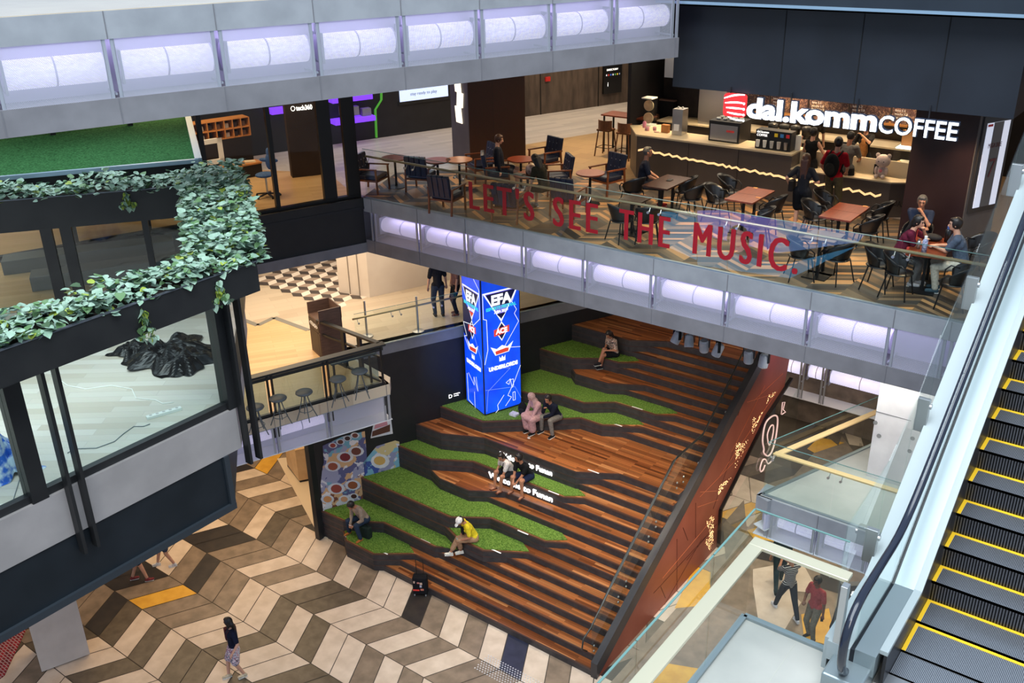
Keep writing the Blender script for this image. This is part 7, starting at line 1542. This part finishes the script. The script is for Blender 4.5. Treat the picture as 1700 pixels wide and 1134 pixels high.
    if hair in ('short', 'long', 'tail', 'grey', 'thin', 'bob'):
        e = .007 if hair == 'thin' else .016
        g.ell(hc + Rh @ V(0, -.016, .018) * k, ((.076 + e) * k, (.088 + e) * k, (.098 + e) * k), 18, R=Rh)
        g.ell(hc + Rh @ V(0, .035, .085) * k, (.062 * k, .05 * k, .03 * k), 12, R=Rh)
        if hair in ('long', 'tail', 'bob'):
            ln = {'long': .36, 'tail': .30, 'bob': .15}[hair]; g.ell(hc + Rh @ V(0, -.05, -.04) * k, (.085 * k, .06 * k, .10 * k), 14, R=Rh)
            bk = hc + Rh @ V(0, -.085, -.03) * k; dn = bk + (-up * ln - fw * .03) * k
            if hair == 'tail': capsule(g, bk, .05 * k, dn, .025 * k)
            else:
                for f in (-.045, 0, .045): capsule(g, bk + rx * f * k, .045 * k, dn + rx * f * .9 * k, .035 * k)
                for s in (-1, 1): capsule(g, hc + Rh @ V(s * .072, -.005, .02) * k, .028 * k, hc + Rh @ V(s * .075, -.02, -.12 - (.08 if hair == 'long' else 0)) * k, .022 * k)
    def cut(o_):
        bm = bmesh.new(); bm.from_mesh(o_.data)
        dl = [f for f in bm.faces if (lambda q: q.y > .045 and q.z < .055 and abs(q.x) < .064)((Ri @ (f.calc_center_median() - hc)) / k)]
        bmesh.ops.delete(bm, geom=dl, context='FACES'); bm.to_mesh(o_.data); bm.free()
    if g.v: cut(remesh(g, 'hair', .010, [hm], t, None, 2))
    if hair == 'scarf':
        g = MB(); g.ell(hc + Rh @ V(0, -.008, .008) * k, (.094 * k, .108 * k, .122 * k), 18, R=Rh); capsule(g, hc + Rh @ V(0, -.01, -.07) * k, .075 * k, neck - up * .02 * k, .10 * k); capsule(g, neck, .085 * k, chest + fw * .09 * k + up * .05, .07 * k); cut(remesh(g, 'headscarf', .011, [hm], t, None, 3))
    if hair == 'cap':
        g = MB(); g.ell(hc + Rh @ V(0, -.008, .04) * k, (.090 * k, .104 * k, .085 * k), 18, R=Rh); g.ell(hc + Rh @ V(0, .12, .035) * k, (.062 * k, .07 * k, .009 * k), 12, R=Rh); remesh(g, 'cap', .010, [cloth((236, 232, 226))], t, None, 2)
        g = MB(); capsule(g, hc + Rh @ V(0, -.085, -.01) * k, .04 * k, hc + Rh @ V(0, -.11, .07) * k, .03 * k); g.ell(hc + Rh @ V(0, -.03, -.03) * k, (.084 * k, .08 * k, .07 * k), 12, R=Rh); cut(remesh(g, 'hair', .010, [HAIRK], t, None, 2))
    if apron:
        g = MB(); capsule(g, chest + fw * .05, .10 * k, pel + fw * .03, .125 * k); remesh(g, 'apron', .0125, [cloth(apron)], t, None, 2)
    J = dict(pel=pel, chest=chest, neck=neck, hc=hc, ha=ha, el=el, kn=kn, an=an, sh=sh, hp=hp, fw=fw, up=up, rx=rx, t=t, k=k, Rh=Rh)
    return J
def wpt(J, v): return wmat(J['t']) @ Vector(v)
def strap_bag(J, color, lab, name='shoulder_bag', s=1, size=(.10, .05, .09), off=None):
    """a bag hanging at the hip on a strap over the far shoulder"""
    t = J['t']; p = J['pel'] + J['rx'] * s * .17 + J['fw'] * .10 + V(0, 0, .05) if off is None else V(*off); w_ = wpt(J, p)
    o = thing(name, lab, 'bag', tuple(w_), t.rotation_euler.z); m_ = cloth(color)
    MB().box(-size[0], size[0], -size[1], size[1], -size[2], size[2]).build('body', m_, o, local=True, bevel=.02)
    pts = [J['neck'] - J['rx'] * s * .09 + J['up'] * .0 + J['fw'] * .07, J['chest'] + J['fw'] * .135, p + V(0, 0, size[2])]
    pts2 = [Vector(q) - p for q in pts]; bk = [J['neck'] - J['rx'] * s * .09 - J['fw'] * .07, J['chest'] - J['fw'] * .13, p + V(0, -.02, size[2])]
    MB().tube([q for q in pts2], .008, 6).build('strap', m_, o, local=True); return o
def held_phone(J, lab, s=1, c=(40, 60, 70)):
    p = wpt(J, (J['ha'][-1] + J['ha'][1]) / 2 + J['fw'] * .05 + V(0, 0, .02)); o = MB().box(-.035, .035, -.07, .07, -.005, .005).build('phone', cloth(c), bevel=.003); o.location = tuple(p); o.rotation_euler = (.7, 0, J['t'].rotation_euler.z); tag(o, lab, 'phone')
def seat_at(px, py, z, zf): return U(px, py, z), z - zf
def face(px0, px1): return 0
YC = PI                               # facing the viewer side (-Y)
FLORAL = pat('floral_print', [s2l(230, 216, 196), s2l(40, 34, 36), s2l(196, 150, 130), s2l(60, 50, 52)], 13)
# 1 woman on the top turf
p = U(1016, 594, 24 * RS); J = person('seated woman in dark floral blouse and black shorts, crossed legs, on the highest turf', (p.x, p.y + .12, 22 * RS), YC - .35, 'sit', 'f', 1.62, 'tan', 'bob', top=FLORAL, bottom=(22, 22, 26), shoe=(40, 40, 44), legs='shorts', seat=.36, lean=.25, head=(.6, .2), hands=((-.06, .30, .62), (.08, .28, .60)), feet=((.10, .38, .10), (.02, .52, .28)), knees=((.1, 1, .5), (-.2, 1, .9)), extra={'toe': ((.2, 1, 0), (.2, 1, 0))})
held_phone(J, 'dark phone held by the woman in the floral blouse on the highest turf')
# 2, 3 pair below the screen tower
p = U(892, 697, 18 * RS); J2 = person('seated woman in long pink coat and pale headscarf beside the man in navy', (p.x, p.y + .12, 16 * RS), YC - .25, 'sit', 'f', 1.63, 'fair', 'scarf', hairm=cloth((196, 158, 152)), top=cloth((196, 152, 150)), bottom=(24, 22, 24), shoe=(30, 28, 28), legs='long', seat=.35, lean=.35, sleeve='long', bottom_len='robe', head=(.45, -.5), hands=((-.05, .42, .42), (.16, .40, .46)), feet=((-.10, .34, .08), (.10, .34, .08)))
p = U(920, 698, 18 * RS); J3 = person('seated man in navy sweater and grey trousers resting chin on hand', (p.x, p.y + .12, 16 * RS), YC - .15, 'sit', 'm', 1.7, 'tan', 'short', top=(26, 30, 46), bottom=(128, 122, 114), shoe=(34, 34, 36), seat=.35, lean=.5, sleeve='long', head=(.25, .1), hands=((.10, .40, .50), (.04, .42, .80)), feet=((-.20, .38, .08), (.20, .38, .08)))
q = U(866, 690, 18 * RS); o = thing('backpack', 'black backpack on the turf beside the woman in the pink coat', 'bag', (q.x, q.y + .05, 18 * RS + .02), .3); MB().ell((0, 0, .18), (.13, .09, .19), 14).build('body', cloth((24, 24, 30)), o, local=True, smooth=True); MB().ell((0, -.08, .12), (.09, .04, .10), 12).build('pocket', cloth((34, 34, 44)), o, local=True, smooth=True); MB().tube([(-.04, 0, .36), (0, 0, .41), (.04, 0, .36)], .008, 6).build('strap', cloth((24, 24, 30)), o, local=True)
q = U(853, 691, 18 * RS); o = MB().box(-.11, .11, -.09, .09, 0, .07).build('paper_box', cloth((214, 212, 222)), bevel=.01); o.location = (q.x, q.y + .02, 18 * RS + .022); tag(o, 'white paper box on the turf left of the black backpack', 'box')
q = U(878, 728, 16 * RS); o = MB().ell((0, 0, .01), (.05, .03, .012), 8).build('tissue', cloth((236, 236, 236))); o.location = (q.x, q.y, 16 * RS + .003); tag(o, 'small white scrap on the wooden landing below the pink coat', 'tissue')
# 4, 5 pair over the lettering
p = U(846, 790, 13 * RS); J4 = person('seated woman in white t-shirt and dark shorts leaning toward the man in black', (p.x, p.y + .10, 11 * RS), YC - .35, 'sit', 'f', 1.62, 'tan', 'tail', top=(224, 214, 208), bottom=(36, 38, 44), shoe='bare', legs='shorts', seat=.35, lean=.55, side=-.05, head=(.35, .45), hands=((-.10, .45, .30), (.15, .40, .42)), feet=((-.10, .42, .08), (.12, .46, .08)))
p = U(873, 796, 13 * RS); J5 = person('seated man in black t-shirt and dark blue shorts beside the woman in white', (p.x, p.y + .10, 11 * RS), YC - .1, 'sit', 'm', 1.7, 'tan', 'short', top=(22, 22, 24), bottom=(28, 38, 66), shoe='bare', legs='shorts', seat=.35, lean=.5, head=(.15, -.6), hands=((-.02, .46, .42), (.10, .46, .40)), feet=((-.16, .42, .08), (.22, .40, .08)))
strap_bag(J4, (26, 24, 26), 'small black bag on the lap of the woman in white', 'handbag', 1, (.09, .04, .06), tuple(J4['pel'] + V(.02, .24, .10)))
# 6 man with green bag
p = U(601, 868, 5 * RS); J6 = person('seated man in beige shirt, jeans and tan boots looking at his phone', (p.x, p.y + .10, 3 * RS), YC - .1, 'sit', 'm', 1.7, 'tan', 'short', top=(158, 138, 120), bottom=(44, 56, 76), shoe=(176, 106, 50), seat=.35, lean=.5, sleeve='long', head=(.75, 0), hands=((-.10, .42, .46), (.06, .42, .44)), feet=((-.24, .36, .08), (.24, .36, .08)))
held_phone(J6, 'white phone held by the man in the beige shirt', c=(200, 200, 204))
q = U(601, 897, 3 * RS); o = thing('green_tote', 'dark green box bag standing between the tan boots', 'bag', (q.x + .02, q.y + .15, 3 * RS + .022), .1); MB().box(-.15, .15, -.08, .08, 0, .34).build('body', cloth((34, 46, 40)), o, local=True, bevel=.03); MB().tube([(-.08, 0, .34), (-.05, 0, .40), (.05, 0, .40), (.08, 0, .34)], .01, 6).build('handle', cloth((24, 34, 30)), o, local=True)
# 7 woman in yellow
p = U(778, 900, 7 * RS); J7 = person('seated woman in yellow t-shirt, white cap and wide tan trousers, legs crossed', (p.x + .06, p.y + .14, 4 * RS), YC - .55, 'sit', 'f', 1.66, 'tan', 'cap', top=(224, 200, 44), bottom=(166, 130, 100), shoe=(226, 220, 206), legs='crop', seat=.53, lean=.45, head=(.85, .3), hands=((-.10, .36, .68), (.02, .36, .66)), feet=((.05, .34, .26), (.02, .62, .30)), knees=((0, 1, .5), (-.2, 1, .8)), extra={'toe': ((.1, 1, 0), (.4, 1, 0))})
held_phone(J7, 'pale blue phone held by the woman in yellow', c=(120, 190, 200))
strap_bag(J7, (20, 20, 24), 'black belt bag across the chest of the woman in yellow', 'belt_bag', 1, (.07, .03, .09), tuple(J7['chest'] + J7['fw'] * .15))
# 8 walking woman
DRS = pat('floral_dress', [s2l(40, 44, 66), s2l(224, 216, 220), s2l(190, 70, 80), s2l(90, 100, 130), s2l(226, 222, 224)], 12)
p = U(397, 1122, 0); J8 = person('walking woman in navy top and floral skirt with brown shoulder bag', (p.x, p.y, 0), 2.75, 'stand', 'f', 1.6, 'fair', 'bob', top=(24, 28, 48), bottom=DRS, shoe=(214, 196, 166), legs='skirt', feet=((-.08, -.10, .08), (.09, .20, .08)), hands=((-.32, .12, .92), (.34, -.06, .90)), head=(.1, -.7))
strap_bag(J8, (86, 44, 50), 'brown shoulder bag of the walking woman in the floral skirt', 'shoulder_bag', 1, (.06, .13, .16), (.24, -.02, 1.05))
# 9, 10 walkers mostly hidden behind the glass room
p = U(226, 966, 0); person('person with dark sock and red trainer walking behind the dark glass room', (p.x, p.y + .05, 0), -.6, 'stand', 'm', 1.7, 'fair', 'short', top=(150, 90, 90), bottom=(40, 40, 48), shoe=(130, 60, 62), legs='shorts', feet=((-.1, -.12, .08), (.1, .25, .08)))
p = U(277, 940, 0); person('person with bare legs and white shoes walking below the glass room corner', (p.x, p.y + .05, 0), 2.6, 'stand', 'f', 1.65, 'fair', 'long', top=(200, 190, 180), bottom=(70, 80, 100), shoe=(226, 222, 220), legs='shorts', feet=((-.1, -.15, .08), (.1, .25, .08)))
# ---- cafe people
def at9(px, py, h=0.): return U(px, py, Z3 + h)
ZZ = Z3 + .008
p = at9(1066, 312, .46); J11 = person('bald man in dark t-shirt seated at the dark table by the counter end', (p.x, p.y, ZZ), -PI / 2 + .5, 'sit', 'm', 1.74, 'tan', 'thin', hairm=HAIRG, top=(28, 32, 46), bottom=(60, 60, 66), shoe=(150, 40, 44), seat=.46, lean=.12, head=(-.05, .1), hands=((-.16, .34, .66), (.12, .36, .66)))
p = at9(1325, 386); J12 = person('standing woman with long brown hair in black dress seen from behind', (p.x, p.y, ZZ), .1, 'stand', 'f', 1.62, 'fair', 'long', hairm=HAIRB, top=(24, 28, 38), bottom=(18, 20, 26), shoe=(40, 36, 36), legs='skirt', hands=((-.30, .05, .98), (.2, .20, 1.05)))
strap_bag(J12, (30, 26, 26), 'dark shoulder bag of the long haired woman', 'shoulder_bag', -1, (.05, .12, .11), (-.23, .0, .98))
p = at9(1376, 366); J13 = person('standing man in red t-shirt and olive shorts with black backpack', (p.x, p.y, ZZ), -.05, 'stand', 'm', 1.76, 'fair', 'short', top=(176, 20, 36), bottom=(84, 78, 60), shoe=(60, 56, 50), legs='crop', hands=((-.22, .10, .98), (.15, .28, 1.02)), head=(.15, .2))
wv_ = wpt(J13, J13['chest'] - J13['fw'] * .22 - V(0, 0, .08)); o = thing('backpack', 'large black backpack worn by the man in the red t-shirt', 'bag', tuple(wv_), J13['t'].rotation_euler.z); MB().ell((0, 0, 0), (.17, .10, .26), 16).build('body', cloth((26, 26, 26)), o, local=True, smooth=True); MB().ell((0, -.09, -.06), (.11, .05, .14), 12).build('pocket', cloth((36, 36, 34)), o, local=True, smooth=True)
for s_ in (-1, 1): MB().tube([(s_ * .11, .05, .2), (s_ * .12, .22, .28), (s_ * .13, .36, .1), (s_ * .14, .18, -.15)], .018, 6).build('strap', cloth((26, 26, 26)), o, local=True, smooth=True)
person('short haired woman in black sleeveless top ordering at the low counter', (at9(1338, 333).x, at9(1338, 333).y, ZZ), -.2, 'stand', 'f', 1.64, 'fair', 'short', top=(20, 20, 22), bottom=(30, 30, 34), shoe=(40, 40, 40), sleeve='none', hands=((-.16, .3, 1.05), (.16, .34, 1.05)))
person('dark haired customer at the till partly hidden by the man in red', (at9(1396, 347).x, at9(1396, 347).y, ZZ), .0, 'stand', 'm', 1.7, 'tan', 'thin', top=(120, 116, 110), bottom=(40, 40, 44), shoe=(40, 40, 40), hands=((-.16, .3, 1.05), (.16, .34, 1.05)), head=(.3, 0))
person('barista in black top and tan apron behind the till', (-6.9, 22.6, ZZ), PI, 'stand', 'f', 1.64, 'fair', 'short', top=(30, 30, 32), bottom=(30, 30, 32), shoe=(40, 40, 40), apron=(168, 116, 68), hands=((.0, .30, 1.42), (.2, .3, 1.05)), head=(.2, 0))
person('barista in dark clothes working behind the coffee grinders', (-8.35, 23.2, ZZ), .4, 'stand', 'm', 1.7, 'fair', 'short', top=(56, 50, 44), bottom=(30, 30, 32), shoe=(40, 40, 40), head=(.5, 0))
p = at9(1494, 430, .46); J18 = person('woman in maroon top and white dotted trousers seated leaning on her hand', (p.x - .05, p.y, ZZ), -PI / 2 + .15, 'sit', 'f', 1.62, 'fair', 'tail', top=(98, 30, 52), bottom=pat('dotted_black', [s2l(24, 24, 26), s2l(24, 24, 26), s2l(24, 24, 26), s2l(220, 220, 220)], 34), shoe=(190, 190, 196), seat=.46, lean=.4, head=(.15, -.2), hands=((-.04, .36, 1.02), (-.08, .40, .82)), feet=((-.08, .38, .08), (.1, .30, .08)))
o = strap_bag(J18, (196, 70, 60), 'red handbag on the lap of the woman in maroon', 'handbag', 1, (.10, .06, .09), tuple(J18['pel'] + V(.05, .20, .08)))
p = at9(1524, 396, .46); person('grey haired man in navy t-shirt resting his mouth on his hand', (p.x, p.y, ZZ), PI + .1, 'sit', 'm', 1.72, 'tan', 'short', hairm=HAIRG, top=(40, 48, 68), bottom=(60, 60, 66), shoe=(60, 60, 60), seat=.46, lean=.35, head=(.1, .1), hands=((-.05, .36, 1.06), (-.12, .42, .80)))
p = at9(1590, 446, .46); person('man in grey blue t-shirt and light trousers seated with his back to the escalator', (p.x + .05, p.y, ZZ), PI / 2 + .25, 'sit', 'm', 1.72, 'fair', 'short', top=(86, 98, 116), bottom=(196, 190, 174), shoe=(60, 80, 90), seat=.46, lean=.3, head=(.05, 0), hands=((.05, .48, .80), (.12, .46, .80)), feet=((-.1, .36, .08), (.12, .34, .08)))
p = at9(830, 285, .46); person('person in dark clothes with pale face mask slouching in a navy armchair', (p.x, p.y, ZZ), -1.0, 'sit', 'm', 1.68, 'fair', 'short', hairm=HAIRB, top=(24, 28, 40), bottom=(70, 70, 74), shoe=(150, 160, 170), seat=.46, lean=-.1, legs='shorts', sleeve='long', head=(.2, 0))
p = at9(900, 320, .46); person('person in olive clothes seated behind the cluttered round table', (p.x, p.y + .1, ZZ), PI / 2 - .2, 'sit', 'f', 1.62, 'fair', 'long', top=(60, 54, 40), bottom=(52, 50, 44), shoe=(120, 130, 140), seat=.46, legs='shorts', lean=.4, head=(.6, 0))
# ---- two people standing on the second floor left
p = U(741, 540, L2); person('person in blue jeans standing behind the balustrade left of the screen tower', (p.x - .55, p.y + .35, L2), 1.0, 'stand', 'm', 1.7, 'fair', 'short', top=(40, 40, 46), bottom=(56, 68, 88), shoe=(60, 50, 46))
person('person in dark trousers standing closest to the screen tower on the second floor', (p.x - .25, p.y + .75, L2), 2.6, 'stand', 'f', 1.66, 'fair', 'long', top=(150, 110, 100), bottom=(30, 32, 40), shoe=(120, 70, 50))
# ---- four people on the ground floor, bottom right
STR = mat('striped_shirt', s2l(30, 32, 38), .85); bn_ = STR.node_tree.nodes['Principled BSDF']; tcx = N(STR, 'ShaderNodeTexCoord'); wvx = N(STR, 'ShaderNodeTexWave', wave_type='BANDS', bands_direction='Z', ins={'Scale': 8.0}); crx = N(STR, 'ShaderNodeValToRGB'); crx.color_ramp.interpolation = 'CONSTANT'; crx.color_ramp.elements[0].color = (*s2l(28, 30, 36), 1); crx.color_ramp.elements[1].position = .78; crx.color_ramp.elements[1].color = (*s2l(196, 194, 190), 1); L(STR, tcx, 'Object', wvx, 0); L(STR, wvx, 'Fac', crx, 0); L(STR, crx, 0, bn_, 'Base Color')
p = U(1304, 1022, 0); J23 = person('striding man in black and white striped shirt holding up a phone', (p.x, p.y, 0), .9, 'stand', 'm', 1.74, 'tan', 'short', top=STR, bottom=(30, 36, 48), shoe=(200, 200, 204), feet=((-.1, .34, .08), (.12, -.34, .08)), hands=((-.02, .40, 1.34), (.10, .42, 1.30)), head=(.2, 0))
held_phone(J23, 'phone raised by the man in the striped shirt', c=(30, 30, 34))
p = U(1346, 1060, 0); J24 = person('standing man in red short sleeved shirt and grey trousers on the yellow tile', (p.x, p.y, 0), YC - .45, 'stand', 'm', 1.74, 'brown', 'short', top=(168, 70, 74), bottom=(116, 110, 96), shoe=(40, 38, 38), hands=((-.30, .05, .90), (.10, .26, 1.12)), head=(.1, 0))
o = MB().box(-.03, .03, -.06, .06, -.01, .01).build('phone', cloth((24, 24, 26)), bevel=.003); o.location = tuple(wpt(J24, J24['ha'][-1] + V(0, .02, -.08))); o.rotation_euler = (1.2, 0, .5); tag(o, 'black phone in the lowered hand of the man in the red shirt', 'phone')
p = U(1388, 1088, 0); person('man in dark suit with white shirt beside the directory totem', (p.x, p.y, 0), 1.3, 'stand', 'm', 1.72, 'brown', 'short', top=(34, 38, 50), top2=(30, 34, 46), bottom=(28, 30, 40), shoe=(24, 24, 26), sleeve='long', head=(.15, 0))
p = U(1275, 980, 0); person('person in dark green clothes stepping away behind the handrail corner', (p.x + .15, p.y + .25, 0), .5, 'stand', 'f', 1.66, 'tan', 'short', top=(30, 48, 50), bottom=(30, 48, 50), shoe=(30, 34, 36), feet=((-.1, -.40, .12), (.1, .30, .08)))
# suitcase at the foot of the stair
p = U(699, 986, 0); sc_ = thing('suitcase', 'black upright suitcase with stickers and raised handle at the foot of the steps', 'suitcase', (p.x, p.y, 0), rad(32)); BKS = cloth((22, 22, 26))
MB().box(-.18, .18, -.11, .11, .06, .56).build('body', BKS, sc_, local=True, bevel=.03)
for x in (-.14, .14):
    for y in (-.08, .08): MB().lathe([(.03, -.012), (.03, .012)], (0, 0, 0), 12, M=Matrix.Translation((x, y, .03)) @ Matrix.Rotation(PI / 2, 4, 'Y')).build('wheel', mat('wheel_grey', s2l(120, 120, 124), .5), sc_, local=True)
for s_ in (-1, 1): MB().tube([(s_ * .09, .05, .55), (s_ * .09, .05, 1.0)], .009, 8).build('handle_rod', BLM, sc_, local=True)
MB().tube([(-.10, .05, 1.0), (.10, .05, 1.0)], .014, 8).build('grip', BLM, sc_, local=True)
for i, (x, z, w_, h_, c) in enumerate(((-.09, .20, .08, .02, (220, 60, 50)), (.04, .40, .03, .03, (200, 170, 150)), (-.03, .42, .03, .02, (190, 120, 110)), (.03, .32, .025, .03, (170, 170, 190)), (.06, .22, .04, .025, (190, 110, 90)), (-.13, .44, .02, .03, (190, 160, 140)))): MB().box(x - w_, x + w_, -.118, -.110, z - h_, z + h_).build('sticker', mat('sticker_%d' % i, s2l(*c), .5), sc_, local=True)
# lights that the steps have: warm spots fixed under the bridge and along the balcony
for a, b, e in (((-12.5, 17.2, 7.6), (-12.5, 20.5, 4), 260), ((-10.2, 17.2, 7.6), (-10.2, 20.5, 4), 260), ((-13.2, 16.9, 7.6), (-13.4, 18.2, 3), 260), ((-11.2, 16.9, 7.6), (-11.0, 17.6, 2.6), 240), ((-9.4, 16.9, 7.6), (-9.6, 18.0, 2.8), 200), ((-14.6, 16.5, 7.6), (-14.8, 15.6, 1.6), 150), ((-12.5, 16.0, 7.6), (-12.2, 14.8, 1.0), 330), ((-10.5, 16.0, 7.6), (-10.4, 15.2, 1.0), 240), ((-12.5, 15.9, 7.6), (-15.0, 14.3, .6), 200), ((-10.5, 16.0, 7.6), (-9.6, 13.9, .4), 160)):
    spot('step_spot', a, b, e, WARM2, 75, .9, .08)
spot('copper_fill', (-7.6, 22.3, 5.4), (-8.5, 22.8, 3.6), 60, (1, .45, .8), 80, .8, .05); spot('copper_fill', (-6.6, 17.0, 3.4), (-8.5, 17.5, 1.0), 170, (1, .85, .7), 100, .9, .3)  # spots added to brighten the copper wall, the second standing in for daylight
